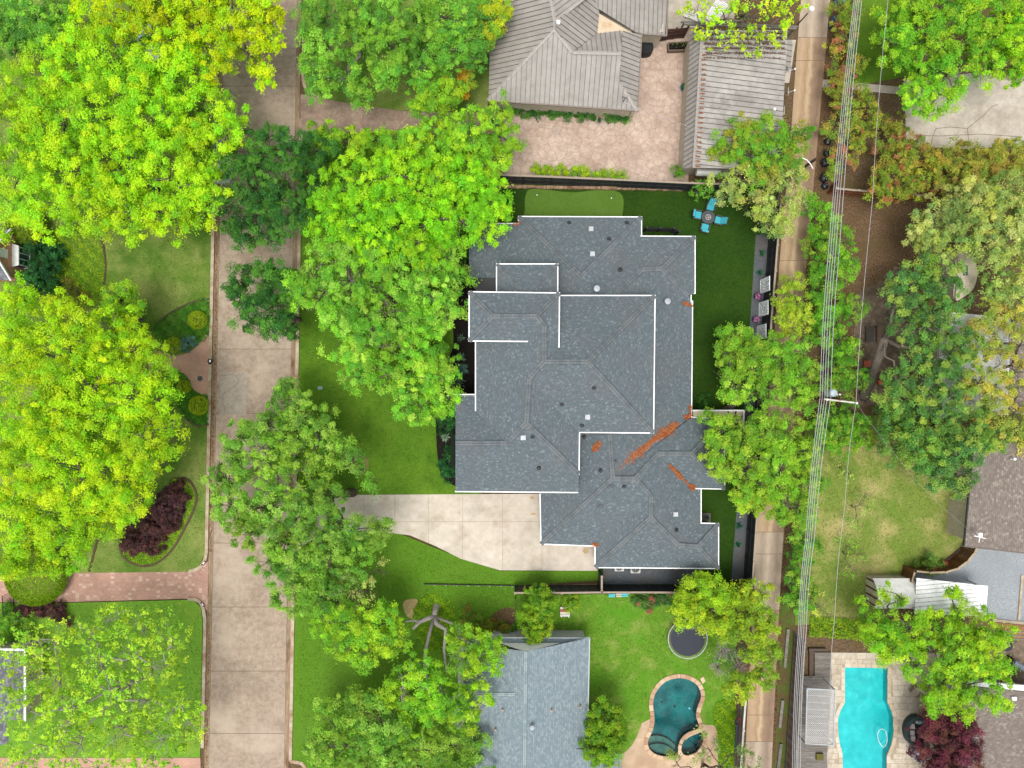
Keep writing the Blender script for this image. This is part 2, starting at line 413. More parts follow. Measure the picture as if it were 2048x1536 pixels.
    for i in par:
        if par[i] is None: continue
        p, c = nodes[par[i]], nodes[i]; R = LW[i - 1][1]; r0 = rad(i); dl = (c - p).length
        m1 = p.lerp(c, 0.33) + Vector((rng.normal(), rng.normal(), 0.6 * abs(rng.normal()))) * 0.08 * dl; m2 = p.lerp(c, 0.68) + Vector((rng.normal(), rng.normal(), 0.5)) * 0.08 * dl
        mb.tube([p - Vector((0, 0, 0.1)), m1, m2, c], [r0, r0 * 0.9, r0 * 0.8, r0 * 0.7], 7)
        for _ in range(twig):
            th = rng.uniform(0, 2 * np.pi); uu = rng.uniform(0.05, 0.9); qq = math.sqrt(1 - uu * uu)
            tip = c + Vector((qq * math.cos(th), qq * math.sin(th), uu * flat)) * R * (rng.uniform(0.8, 1.05) + twig_up)
            s0 = c.lerp(m2, rng.uniform(0, 0.8)); q = min(r0 * 0.45, 0.05)
            kn = s0.lerp(tip, 0.5) + Vector((rng.normal(), rng.normal(), rng.normal())) * 0.12 * R
            mb.tube([s0, kn, tip], [q, q * 0.65, 0.01], 4)
            for _2 in range(2):
                tip2 = kn + (tip - kn).length * Vector((rng.normal(), rng.normal(), 0.5 + twig_up)).normalized() * 0.8
                mb.tube([kn, tip2], [q * 0.5, 0.008], 3)
    mb.build('trunk', bark, e, smooth=True)
    return e

def scatter_px(rng, poly, n, z=0.0):
    """n random world points inside a pixel polygon"""
    xs = [p[0] for p in poly]; ys = [p[1] for p in poly]; out = []
    while len(out) < n:
        x, y = rng.uniform(min(xs), max(xs)), rng.uniform(min(ys), max(ys))
        if inpoly(x, y, poly): out.append(tuple(W(x, y, z)))
    return np.array(out)
def ground_cover(name, label, poly, palette, per_m2=70, ls=0.13, h=0.16, lump=0.0, cat='ground cover', spread=1.0):
    SEED[0] += 1; rng = np.random.default_rng(SEED[0])
    a = abs(sum(poly[i][0] * poly[(i + 1) % len(poly)][1] - poly[(i + 1) % len(poly)][0] * poly[i][1] for i in range(len(poly)))) / 2 * (CAM_H / FPX) ** 2
    n = int(a * per_m2); P = scatter_px(rng, poly, n, LZ)
    P[:, 2] += rng.uniform(0.02, 1, n) * h * (1 + lump * (np.sin(P[:, 0] * 2.3) * np.cos(P[:, 1] * 2.9)))
    N = rng.normal(size=(n, 3)) * 0.5 * spread; N[:, 2] = np.abs(N[:, 2]) + 0.6
    g = np.floor(P[:, 0] * 2.2).astype(int) * 7919 + np.floor(P[:, 1] * 2.2).astype(int) * 104729
    C = palette[(g % len(palette))] * (0.88 + 0.24 * ((g * 2654435761 % 97) / 97.0))[:, None] * rng.uniform(0.75, 1.25, (n, 1))
    o = leaf_object(name, P, N, ls * rng.uniform(0.6, 1.3, n), C, rng=rng)
    return tag(o, label, cat, kind='stuff')
def clipped_ball(label, px, py, r, palette, name='topiary_ball', h=None, group=None, per=340, ls=0.07):
    """tightly clipped dome of small leaves over a twig core"""
    SEED[0] += 1; rng = np.random.default_rng(SEED[0])
    h = h or M(r) * 1.5; zc = h * 0.45; R = M(r, zc); c = np.array(tuple(W(px, py, zc)))
    e = empty(name, W(px, py, 0), label, 'topiary', group)
    n = int(per * 4 * np.pi * R * R * 0.7); u = rng.uniform(-0.6, 1, n); a = rng.uniform(0, 2 * np.pi, n); q = np.sqrt(1 - u * u)
    d = np.stack([q * np.cos(a), q * np.sin(a), u], 1); P = c + d * np.array([R, R, h - zc]) * rng.uniform(0.88, 1.01, (n, 1)); P[:, 2] = np.maximum(P[:, 2], 0.03)
    C = palette[rng.integers(0, len(palette), n)] * rng.uniform(0.8, 1.2, (n, 1))
    leaf_object('foliage', P, d + rng.normal(size=(n, 3)) * 0.4, ls * rng.uniform(0.7, 1.3, n), C, e, rng=rng)
    mb = MB(); b = W(px, py, 0)
    for k in range(5):
        t = k * 1.26; mb.tube([b, b + Vector((math.cos(t) * R * 0.3, math.sin(t) * R * 0.3, h * 0.4)), b + Vector((math.cos(t) * R * 0.7, math.sin(t) * R * 0.7, h * 0.6))], [0.04, 0.025, 0.01], 5)
    mb.build('stem', BARK_DARK, e)
    return e
def rosette(label, px, py, r, palette, name='agave', n=46, h=0.5, wd=0.05, cat='plant', group=None):
    """spiky plant: blades radiating from the ground"""
    SEED[0] += 1; rng = np.random.default_rng(SEED[0]); b = W(px, py, 0.0); R = M(r)
    e = empty(name, b, label, cat, group); P, N, C, T, S_ = [], [], [], [], []
    for k in range(n):
        a = k * 2.39996 + rng.normal() * 0.1; el = rng.uniform(0.1, 1.35); ln = R * rng.uniform(0.75, 1.1)
        d = np.array([math.cos(a) * math.cos(el), math.sin(a) * math.cos(el), math.sin(el) * h / max(R, 0.1)])
        for s_ in range(2):
            P.append(np.array(tuple(b)) + d * ln * (0.3 + 0.4 * s_) + np.array([0, 0, 0.05])); T.append(d)
            N.append(np.array([-math.sin(el) * math.cos(a), -math.sin(el) * math.sin(a), math.cos(el)])); S_.append(ln * 0.62)
            C.append(palette[rng.integers(0, len(palette))] * rng.uniform(0.8, 1.2))
    leaf_object('blade', np.array(P), np.array(N), np.array(S_), np.array(C), e, aspect=wd / R * 3.2, rng=rng, T=np.array(T))
    MB().lathe(b, [(0.0, 0.0), (0.09, 0.02), (0.07, 0.1), (0.0, 0.14)], 8).build('core', BARK_DARK, e)
    return e
# ------------------------------------------------------------------ the setting: ground, street, lawns, paths
M_DIRT = ground_mat('dirt', (L(90, 72, 54), L(136, 112, 88)), L(110, 96, 56), 5.0, 0.3)
M_LITTER = ground_mat('leaf_litter', (L(84, 64, 46), L(146, 118, 90)), L(112, 92, 64), 7.0, 0.5, bump=0.8)
M_LAWN_W = ground_mat('lawn_west', (L(88, 120, 42), L(124, 156, 62)), L(152, 164, 88), 9.0, 0.26, (0.42, 0.62), L(76, 118, 34), 0.3, (0.5, 0.75), bump=0.7)
M_LAWN_W2 = ground_mat('lawn_southwest', (L(100, 152, 44), L(138, 186, 64)), L(166, 188, 74), 9.0, 0.2, (0.52, 0.75), bump=0.7)
M_LAWN_M = ground_mat('lawn_front', (L(74, 116, 24), L(108, 150, 40)), L(118, 156, 44), 9.0, 0.16, (0.45, 0.7), L(62, 106, 22), 0.35, (0.55, 0.8), bump=0.7)
M_LAWN_S = ground_mat('lawn_south', (L(78, 124, 26), L(112, 158, 42)), L(104, 146, 44), 9.0, 0.2, (0.45, 0.7), bump=0.7)
M_LAWN_B = ground_mat('lawn_backyard', (L(86, 136, 34), L(122, 166, 50)), L(158, 174, 86), 8.0, 0.55, (0.5, 0.72), L(96, 160, 36), 0.3, (0.5, 0.7), bump=0.7)
M_LAWN_DRY = ground_mat('lawn_dry', (L(110, 138, 52), L(150, 164, 78)), L(196, 184, 120), 8.0, 0.28, (0.45, 0.68), L(104, 142, 44), 0.22, (0.5, 0.72), bump=0.7)
M_TURF = ground_mat('turf', (L(35, 67, 14), L(54, 88, 22)), L(60, 88, 21), 7.0, 0.3, (0.45, 0.75), bump=0.3)
M_PUTT = ground_mat('putting_turf', (L(88, 122, 42), L(102, 136, 50)), L(110, 142, 64), 14.0, 0.3, (0.5, 0.8), bump=0.1)
M_MULCH = ground_mat('mulch', (L(22, 19, 17), L(48, 42, 38)), None, 10.0, bump=0.9)
M_GRAVEL = ground_mat('gravel_slate', (L(78, 84, 90), L(122, 128, 132)), L(112, 108, 106), 16.0, 0.4, bump=0.9)
M_GRAVEL2 = ground_mat('gravel_pale', (L(140, 148, 152), L(206, 212, 216)), L(168, 176, 180), 18.0, 0.2, bump=0.9)
M_STREET = ground_mat('street_concrete', (L(169, 149, 130), L(196, 177, 158)), L(154, 135, 117), 2.2, 0.35, (0.5, 0.8), L(210, 192, 173), 0.2, (0.5, 0.75), bump=0.15, perobj=0.04)
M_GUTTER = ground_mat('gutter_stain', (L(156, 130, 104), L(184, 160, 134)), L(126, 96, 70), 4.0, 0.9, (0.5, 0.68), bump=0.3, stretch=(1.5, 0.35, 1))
M_JOINT = plain('joint', L(128, 110, 94), 0.95); M_JOINTD = plain('joint_drive', L(194, 179, 157), 0.95); M_JOINTL = plain('joint_pale', L(170, 144, 126), 0.95); M_JOINTC = plain('joint_cream', L(190, 174, 150), 0.95)
M_KERB = ground_mat('kerb_concrete', (L(196, 178, 152), L(220, 204, 180)), L(180, 150, 120), 3.0, 0.8, bump=0.1)
M_DRIVE = ground_mat('driveway_concrete', (L(216, 204, 185), L(232, 221, 205)), L(202, 187, 165), 1.3, 0.45, (0.5, 0.75), L(196, 184, 166), 0.9, (0.6, 0.8), bump=0.08, perobj=0.03)
M_RUST = ground_mat('rust_stain', (L(196, 166, 122), L(216, 192, 156)), None, 6.0, bump=0.05)
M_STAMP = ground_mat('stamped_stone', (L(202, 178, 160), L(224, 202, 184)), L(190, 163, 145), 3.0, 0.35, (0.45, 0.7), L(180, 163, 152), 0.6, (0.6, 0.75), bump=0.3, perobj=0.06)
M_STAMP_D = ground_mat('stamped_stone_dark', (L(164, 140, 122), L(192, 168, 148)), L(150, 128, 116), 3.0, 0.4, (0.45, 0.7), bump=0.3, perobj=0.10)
M_PAD = ground_mat('pad_concrete', (L(196, 186, 170), L(220, 210, 194)), L(180, 166, 146), 1.5, 0.3, (0.5, 0.75), L(164, 140, 112), 0.6, (0.62, 0.8), bump=0.1)
M_TRAV = ground_mat('travertine', (L(208, 194, 172), L(234, 222, 204)), L(196, 178, 152), 2.5, 0.5, (0.5, 0.7), bump=0.15, perobj=0.07)
M_DECKTAN = ground_mat('pool_deck_tan', (L(206, 176, 146), L(224, 198, 168)), L(196, 164, 134), 2.0, 0.5, bump=0.1)
M_EDGING = plain('edging_brown', L(98, 78, 58), 0.9)
M_STRAW = ground_mat('straw', (L(184, 160, 104), L(214, 192, 140)), None, 8.0, bump=0.7)
M_BRICKPAVE = brick_mat('brick_paving', L(216, 172, 154), L(198, 154, 138), L(180, 148, 130), 0.22, 0.11, pale=L(236, 206, 186))
M_BRICKPINK = brick_mat('brick_apron', L(222, 176, 154), L(210, 164, 144), L(190, 152, 132), 0.22, 0.11)
M_FLAG = ground_mat('flagstone', (L(120, 102, 86), L(158, 140, 122)), L(104, 90, 78), 2.5, 0.5, bump=0.4, perobj=0.12)

ORD = {'n': 0}
def sheet(name, label, poly, z, mat, holes=(), cat='ground', kind='structure', world=False):
    if abs(z) < 1e-6: ORD['n'] += 1; z = 0.004 * ORD['n']
    mb = MB(); mb.sheet(poly if world else PX(poly), [h if world else PX(h) for h in holes], z)
    return tag(mb.build(name, mat), label, cat, kind=kind)

# pools (pixel outlines of the water)
POOL_S = smooth_loop([(1354, 1354.6), (1329, 1362.6), (1311, 1383), (1305, 1407), (1308, 1436), (1304, 1460), (1296, 1477), (1296, 1493), (1308, 1506), (1329, 1512), (1352, 1509), (1357, 1494), (1362, 1478), (1374, 1466), (1390, 1459), (1398, 1451), (1392, 1431), (1395, 1413), (1402, 1391), (1395, 1370), (1377, 1358)], 4)
SPA_S = smooth_loop([(1363, 1487), (1370, 1475), (1382, 1467), (1404, 1463), (1406, 1481), (1394, 1502), (1373, 1510), (1362, 1502)], 4)
POOL_E = [(1689, 1334), (1776, 1335), (1775, 1404)] + smooth_loop([(1775, 1404), (1784, 1424), (1788, 1447), (1785, 1482), (1774, 1511)], 5, False) + [(1774, 1600), (1686, 1600)] + smooth_loop([(1684, 1508), (1677, 1478), (1675, 1442), (1680, 1422), (1689, 1405)], 5, False)
# terrain with the pool basins cut out
outer = [(-150, -150), (150, -150), (150, 150), (-150, 150)]
mb = MB(); mb.sheet([Vector((x, y, 0)) for x, y in outer], [PX(POOL_S), PX(SPA_S), PX(POOL_E)], -0.03)
tag(mb.build('ground', M_DIRT), 'brown earth under the lawns and planting', 'ground', kind='structure')

def lx(y): return 432 - (y - 400) * 0.0205       # left edge of the street, pixels
def rx(y): return 600 - (y - 180) * 0.0168       # right edge
street = tag(MB().sheet(PX([(lx(-120), -120), (rx(-120), -120), (rx(1640), 1640), (lx(1640), 1640)]), z=-0.02).build('street', M_JOINT), 'beige concrete street running top to bottom left of the dark roofed house', 'street', kind='structure')
joints = [-90, 42, 172, 303, 434, 566, 698, 827, 957, 1086, 1214, 1342, 1467, 1600]
for a, b in zip(joints[:-1], joints[1:]):
    g = 0.45
    poly = PX([(lx(a) + 9, a + g), (rx(a) - 9, a + g), (rx(b) - 9, b - g), (lx(b) + 9, b - g)])
    MB().prism(poly, -0.05, 0.0).build('concrete_slab', M_STREET, street)
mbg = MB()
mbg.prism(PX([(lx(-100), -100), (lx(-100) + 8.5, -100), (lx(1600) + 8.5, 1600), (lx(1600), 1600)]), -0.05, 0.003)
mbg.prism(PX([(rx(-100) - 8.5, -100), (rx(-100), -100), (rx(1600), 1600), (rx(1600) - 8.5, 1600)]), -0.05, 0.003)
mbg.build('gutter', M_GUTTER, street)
mb = MB(); mb.prism(PX([(440, 746), (495, 746), (493, 829), (437, 829)]), -0.02, 0.006)
mb.build('patch', ground_mat('street_patch', (L(166, 154, 140), L(186, 174, 160)), None, 3.0, bump=0.1), street)

def kerb(label, pts, wd=0.3):
    mb = MB(); P = PX(pts)
    L_, R_ = [], []
    for i, p in enumerate(P):
        d = (P[min(i + 1, len(P) - 1)] - P[max(i - 1, 0)]).normalized(); s = Vector((d.y, -d.x, 0)) * wd / 2
        L_.append(p - s); R_.append(p + s)
    for i in range(len(P) - 1):
        mb.prism([L_[i], L_[i + 1], R_[i + 1], R_[i]], -0.05, 0.13)
    return tag(mb.build('kerb', M_KERB), label, 'kerb', kind='structure')
kerb('pale concrete kerb along the western lawns', [(lx(-80) - 4, -80), (lx(1090) - 4, 1090)] + smooth_loop([(lx(1105) - 4, 1105), (409, 1122), (398, 1136), (378, 1143)], 4, False)[0:])
kerb('curved pale kerb south of the brick driveway', smooth_loop([(376, 1197), (396, 1200), (406, 1213), (lx(1240) - 4, 1240)], 4, False) + [(lx(1495) - 4, 1495)])
kerb('pale kerb along the eastern lawns up to the driveway', [(rx(262) + 4, 268), (rx(980) + 4, 980)])
kerb('pale kerb along the south eastern lawn', [(rx(1110) + 4, 1110), (rx(1520) + 4, 1520)] + smooth_loop([(rx(1520) + 4, 1521), (590, 1523), (604, 1526), (614, 1540)], 3, False)[1:])
kerb('curved kerb at the stamped driveway of the metal roofed house', [(rx(60) + 6, 60), (rx(150) + 6, 150)] + smooth_loop([(607, 160), (613, 178), (632, 190), (650, 196)], 4, False))

LZ = 0.09
sheet('lawn', 'grass of the front garden left of the street, above the brick driveway', [(-260, -160), (lx(-160) - 8, -160), (lx(1090) - 8, 1090), (lx(1105) - 8, 1106), (403, 1124), (394, 1138), (378, 1143), (-260, 1150)], LZ, M_LAWN_W)
sheet('lawn', 'grass of the front garden below the brick driveway', [(-260, 1206), (140, 1205), (376, 1199), (392, 1203), (402, 1214), (lx(1240) - 9, 1240), (lx(1514) - 8, 1514), (-260, 1514)], LZ, M_LAWN_W2)
sheet('path', 'pinkish paving at the bottom left corner by the street', [(-260, 1515), (lx(1515) - 8, 1515), (lx(1640) - 2, 1640), (-260, 1640)], 0.05, M_BRICKPINK, cat='paving')
sheet('driveway', 'pink brick driveway with pale flecks left of the street', [(-260, 1150), (378, 1143), (398, 1139), (409, 1128), (lx(1140), 1122), (lx(1220), 1222), (405, 1210), (394, 1201), (376, 1197), (140, 1204), (-260, 1206)], 0.02, M_BRICKPAVE, cat='driveway')
sheet('lawn', 'front lawn between the street and the dark shingled house', [(rx(268) + 8, 268), (1000, 268), (1000, 700), (960, 1000), (rx(985) + 8, 990)], LZ, M_LAWN_M)
sheet('lawn', 'small lawn of the metal roofed house under the trees', [(rx(-120) + 8, -120), (1000, -120), (975, 223), (800, 222), (640, 198), (612, 178), (rx(150) + 9, 150)], LZ, M_LAWN_W)
sheet('lawn', 'lawn south of the pale driveway down to the bottom edge', [(rx(1095) + 8, 1095), (700, 1066), (800, 1067), (925, 1117), (1000, 1141), (1200, 1141), (1200, 1160), (1030, 1170), (1030, 1290), (905, 1310), (905, 1640), (614, 1640), (604, 1530), (rx(1520) + 8, 1524)], LZ, M_LAWN_S)
sheet('lawn', 'bright back lawn around the kidney shaped pool', [(1030, 1188), (1470, 1188), (1470, 1640), (900, 1640), (900, 1290), (1030, 1290)], LZ - 0.02, M_LAWN_B, holes=[POOL_S, SPA_S])
sheet('turf', 'dark green artificial turf behind and beside the shingled house', [(992, 370), (1560, 370), (1535, 600), (1500, 1185), (1195, 1185), (1195, 1130), (1080, 700), (992, 600)], LZ - 0.03, M_TURF)
sheet('putting_green', 'rounded pale green putting green beside the northern fence', smooth_loop([(1052, 388), (1066, 378), (1110, 382), (1150, 385), (1200, 380), (1236, 384), (1247, 402), (1243, 440), (1240, 460), (1060, 460), (1050, 420)], 4), LZ - 0.02, M_PUTT, cat='putting green')
sheet('mulch_bed', 'black mulch bed in front of the house entrance', smooth_loop([(945, 460), (918, 500), (900, 560), (905, 640), (905, 700), (880, 740), (870, 800), (872, 860), (876, 920), (886, 955), (914, 974)], 4, False) + [(985, 974), (985, 460)], LZ + 0.02, M_MULCH, cat='mulch')
sheet('gravel_strip', 'slate gravel strip along the alley fence', [(1511, 470), (1536, 470), (1531, 560), (1523, 660), (1490, 1160), (1462, 1160), (1475, 990), (1500, 640)], LZ - 0.015, M_GRAVEL, cat='gravel')
sheet('gravel_yard', 'slate gravel side yard below the house', [(1206, 1120), (1388, 1120), (1388, 1168), (1206, 1168)], LZ - 0.01, M_GRAVEL, cat='gravel')
sheet('lawn', 'small lawn north of the garage beyond the beams', [(1345, -120), (1600, -120), (1596, 60), (1345, 60)], 0.02, M_LITTER)
# alley with wheel tracks: u runs across
def ax(y): return (1602, 1660) if y < 0 else tuple(np.interp(y, [0, 120, 250, 500, 700, 860, 1040, 1150, 1340, 1536, 1640], t) for t in ([1602, 1592, 1583, 1561, 1546, 1532, 1514, 1509, 1499, 1489, 1484], [1660, 1650, 1638, 1615, 1598, 1584, 1569, 1562, 1552, 1543, 1538]))
def alley_mat(name, cols):
    g = NG(name, 0.95, 0.1); uv = g.coord(uv=True); sp = g.n('ShaderNodeSeparateXYZ'); g.l(uv, sp.inputs[0])
    nz = g.noise(g.coord(), 0.9, 5); u = g.math('ADD', sp.outputs[0], g.math('MULTIPLY', g.math('SUBTRACT', nz, 0.5), 0.28))
    c = g.ramp(u, cols); f = g.noise(g.coord(stretch=(2.5, 0.5, 1)), 2.5, 6, 0.7); c = g.mix(1.0, c, g.ramp(f, [(0.25, 0.82), (0.75, 1.12)]), 'MULTIPLY')
    oi = g.n('ShaderNodeObjectInfo'); c = g.mix(1.0, c, g.ramp(oi.outputs['Random'], [(0, 0.93), (1, 1.05)]), 'MULTIPLY')
    g.bump(f, 0.15, 0.03); return g.out(c)
M_ALLEY = alley_mat('alley_tan', [(0.0, L(196, 166, 134)), (0.2, L(208, 180, 146)), (0.38, L(190, 160, 128)), (0.5, L(222, 196, 158)), (0.62, L(176, 148, 122)), (0.85, L(158, 132, 110)), (1.0, L(176, 148, 120))])
M_ALLEY2 = alley_mat('alley_grey', [(0.0, L(204, 184, 162)), (0.25, L(184, 166, 146)), (0.45, L(214, 196, 172)), (0.62, L(188, 170, 150)), (0.8, L(166, 146, 128)), (1.0, L(200, 180, 158))])
alley = tag(MB().sheet(PX([(ax(-1)[0] + 10, -130), (ax(-1)[1] + 10, -130)] + [(ax(y)[1], y) for y in (0, 250, 500, 860, 1150, 1536, 1640)] + [(ax(y)[0], y) for y in (1640, 1536, 1150, 860, 500, 250, 0)]), z=0.037).build('alley', M_JOINT), 'narrow concrete alley behind the houses', 'alley', kind='structure')
aj = [-120, 75, 121, 250, 400, 521, 640, 770, 880, 1064, 1108, 1220, 1330, 1430, 1483, 1640]
for a, b in zip(aj[:-1], aj[1:]):
    n = 3; ys = [a + (b - a) * k / n for k in range(n + 1)]
    mb = MB()
    for k in range(n):
        y0, y1 = ys[k] + (0.5 if k == 0 else 0), ys[k + 1] - (0.5 if k == n - 1 else 0)
        l0, r0 = ax(max(y0, 0)); l1, r1 = ax(max(y1, 0)); o0, o1 = max(0, -y0) * 0.08, max(0, -y1) * 0.08
        P = [W(l1 + o1, y1, 0.045), W(r1 + o1, y1, 0.045), W(r0 + o0, y0, 0.045), W(l0 + o0, y0, 0.045)]
        mb.face(P, 0, [(0, 0), (1, 0), (1, 1), (0, 1)])
    mb.build('concrete_slab', M_ALLEY2 if a in (1064, 1108, 1483, -120) else M_ALLEY, alley)
sheet('litter_verge', 'brown leaf litter verge right of the alley', [(1660, -100), (1720, -100), (1690, 200), (1665, 400), (1640, 400), (1615, 400), (1640, 200), (1655, 90)], 0.0, M_LITTER, cat='leaf litter')
sheet('grass_verge', 'rough grass verge between alley and fence at the bottom', [(1560, 1180), (1600, 1180), (1590, 1270), (1568, 1640), (1545, 1640), (1556, 1340)], 0.0, ground_mat('verge_grass', (L(70, 96, 34), L(110, 128, 56)), L(110, 92, 62), 7.0, 0.5, (0.45, 0.6), bump=0.7), cat='grass')
sheet('driveway', 'pale cracked concrete pad of the upper right yard', [(1808, 160), (2200, 120), (2200, 300), (2048, 292), (1930, 298), (1812, 292)], 0.03, M_PAD, cat='driveway')
sheet('lawn', 'deep green lawn beside the wires at the upper right', [(1690, -100), (1830, -100), (1830, 150), (1690, 175)], 0.0, M_LAWN_M)
sheet('path', 'grey concrete walk reaching the alley under the red tipped shrubs', [(1636, 158), (1812, 175), (1812, 190), (1634, 174)], 0.02, M_PAD, cat='path')
sheet('leaf_litter_yard', 'bare brown yard strewn with leaves right of the hedge', [(1660, 395), (1900, 395), (1900, 560), (1830, 600), (1730, 620), (1680, 640), (1640, 640)], 0.0, M_LITTER, cat='leaf litter')
sheet('lawn', 'dry mown back lawn of the right hand garden', [(1610, 840), (1760, 830), (1930, 900), (1925, 1090), (1830, 1165), (1740, 1245), (1590, 1250)], 0.0, M_LAWN_DRY)
sheet('gravel_court', 'pale grey gravel court at the right edge', [(1830, 1140), (1836, 1134), (1866, 1133), (1889, 1126), (1908, 1112), (1921, 1096), (1926, 1086), (2200, 1085), (2200, 1262), (2048, 1246), (1990, 1236), (1830, 1225)], 0.0, M_GRAVEL2, cat='gravel')
mb = MB(); mb.bar(W(1985, 1240, 0.06), W(2200, 1262, 0.06), 0.25, 0.14); mb.bar(W(2037, 1240, 0.06), W(2044, 1150, 0.06), 0.2, 0.14)
tag(mb.build('kerb', M_KERB), 'pale concrete edging of the gravel court', 'kerb', kind='structure')
sheet('ground_strip', 'orange brown bark strip below the gravel court', [(1985, 1244), (2200, 1266), (2200, 1300), (1985, 1270)], 0.01, ground_mat('bark_chip', (L(150, 110, 70), L(192, 150, 104)), None, 8.0, bump=0.6), cat='mulch')
# pale driveway: joint sheet with slabs
DRV = [(rx(955) + 2, 958), (612, 982), (640, 990), (1085, 987), (1195, 1080), (1195, 1141), (1000, 1140), (922, 1117), (868, 1090), (820, 1070), (785, 1066), (660, 1068), (622, 1080), (rx(1110) + 2, 1108)]
drive = tag(MB().sheet(PX(DRV), z=LZ + 0.005).build('driveway', M_JOINTD), 'pale cream concrete driveway leading to the garage', 'driveway', kind='structure')
cutx = [560, 660, 728, 790, 857, 925, 1005, 1084, 1200]; cuty = [940, 1043, 1160]
for i in range(len(cutx) - 1):
    for j in range(len(cuty) - 1):
        cell = [(cutx[i] + 0.5, cuty[j] + 0.5), (cutx[i + 1] - 0.5, cuty[j] + 0.5), (cutx[i + 1] - 0.5, cuty[j + 1] - 0.5), (cutx[i] + 0.5, cuty[j + 1] - 0.5)]
        pl = DRV
        for nx, ny, d in ((-1, 0, -cell[0][0]), (1, 0, cell[1][0]), (0, -1, -cell[0][1]), (0, 1, cell[2][1])): pl = clip_half(pl, nx, ny, d)
        if len(pl) >= 3:
            mb = MB(); mb.sheet(PX(pl), z=LZ + 0.013); mb.build('concrete_slab', M_DRIVE, drive)
for (sx, sy, a, b) in ((1066, 1027, 7, 3), (1172, 1101, 7, 8), (1064, 995, 5, 3)):
    pts = [(sx + a * math.cos(t) * rnd.uniform(0.6, 1.2), sy + b * math.sin(t) * rnd.uniform(0.6, 1.2)) for t in [k * 0.449 for k in range(14)]]
    MB().sheet(PX(pts), z=LZ + 0.017).build('stain', M_RUST, drive)

# stamped flagstone drive and court of the metal roofed house: every stone its own piece
court = tag(MB().sheet(PX([(602, 188), (640, 197), (800, 222), (985, 226), (1000, 205), (1270, 205), (1270, 70), (1390, 55), (1376, 372), (1000, 358), (985, 300), (800, 265), (rx(265) + 2, 266)]), z=0.045).build('flagstone_court', M_JOINTL), 'tan stamped flagstone court and drive beside the metal roofed house', 'paving', kind='structure')
def stones(parent, regions, spacing, mat, seed, z=0.06, clips=None):
    r = random.Random(seed); xs = [p[0] for g in regions for p in g]; ys = [p[1] for g in regions for p in g]
    pts = []; x0, x1, y0, y1 = min(xs) - 20, max(xs) + 20, min(ys) - 20, max(ys) + 20
    y = y0; row = 0
    while y < y1:
        x = x0 + (row % 2) * spacing * 0.5
        while x < x1: pts.append((x + r.uniform(-0.38, 0.38) * spacing, y + r.uniform(-0.36, 0.36) * spacing)); x += spacing
        y += spacing * 0.86; row += 1
    cnt = 0
    for p in pts:
        if not any(inpoly(p[0], p[1], g) for g in regions): continue
        cell = [(p[0] - spacing, p[1] - spacing), (p[0] + spacing, p[1] - spacing), (p[0] + spacing, p[1] + spacing), (p[0] - spacing, p[1] + spacing)]
        for q in pts:
            dx, dy = q[0] - p[0], q[1] - p[1]
            if q is p or dx * dx + dy * dy > 6.5 * spacing * spacing: continue
            cell = clip_half(cell, dx, dy, dx * (p[0] + q[0]) / 2 + dy * (p[1] + q[1]) / 2 - 0.34 * math.hypot(dx, dy))
            if len(cell) < 3: break
        for g, cg in zip(regions, clips or regions):
            if inpoly(p[0], p[1], g): cell = clip_convex(cell, cg); break
        if len(cell) < 3: continue
        mb = MB(); mb.prism(PX(cell), z - 0.02, z + r.uniform(0, 0.006))
        mb.build('stone', mat, parent); cnt += 1
    return cnt
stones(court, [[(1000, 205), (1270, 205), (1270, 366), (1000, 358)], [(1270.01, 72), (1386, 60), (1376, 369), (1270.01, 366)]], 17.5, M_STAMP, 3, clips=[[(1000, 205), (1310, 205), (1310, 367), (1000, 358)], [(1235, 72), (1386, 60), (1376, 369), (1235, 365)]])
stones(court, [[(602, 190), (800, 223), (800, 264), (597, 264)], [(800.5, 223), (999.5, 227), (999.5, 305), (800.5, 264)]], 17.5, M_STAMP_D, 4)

# flagstone terrace of the right hand garden
terr = tag(MB().sheet(PX([(1700, 590), (1790, 520), (1850, 540), (1960, 640), (1960, 800), (1780, 850), (1700, 830)]), z=0.01).build('flagstone_terrace', M_LITTER), 'brown flagstone terrace under the leaning tree', 'paving', kind='structure')
stones(terr, [[(1706, 595), (1788, 530), (1840, 545), (1840, 800), (1712, 820)]], 19, M_FLAG, 9, z=0.03)

# pool decks
DK = smooth_loop([(1284, 1445), (1272, 1475), (1258, 1496), (1238, 1512)], 4, False) + [(1238, 1620), (1440, 1620)] + smooth_loop([(1434, 1560), (1435, 1480), (1429, 1452), (1412, 1449), (1402, 1446)], 4, False)
DK += [(1398, 1432), (1401, 1413), (1408, 1391), (1400, 1367), (1379, 1352), (1354, 1348), (1326, 1357), (1305, 1380), (1299, 1407), (1302, 1436)]
sheet('pool_deck', 'tan stone deck around the lower end of the kidney shaped pool', DK, LZ - 0.01, M_DECKTAN, holes=[POOL_S, SPA_S], cat='paving')
decke = tag(MB().sheet(PX([(1628, 1304), (1870, 1308), (1960, 1370), (1900, 1640), (1650, 1640), (1640, 1560)]), [PX(POOL_E)], 0.005).build('pool_terrace', M_JOINTC), 'cream travertine terrace around the bright blue pool', 'paving', kind='structure')
inner = [(1024 + (x - 1024) * 1.0, y) for x, y in POOL_E]
def near_pool(x, y, poly, d): return inpoly(x, y, poly) or any(inpoly(x + dx, y + dy, poly) for dx, dy in ((d, 0), (-d, 0), (0, d), (0, -d), (d * .7, d * .7), (-d * .7, d * .7), (d * .7, -d * .7), (-d * .7, -d * .7)))
r = random.Random(12); y = 1305
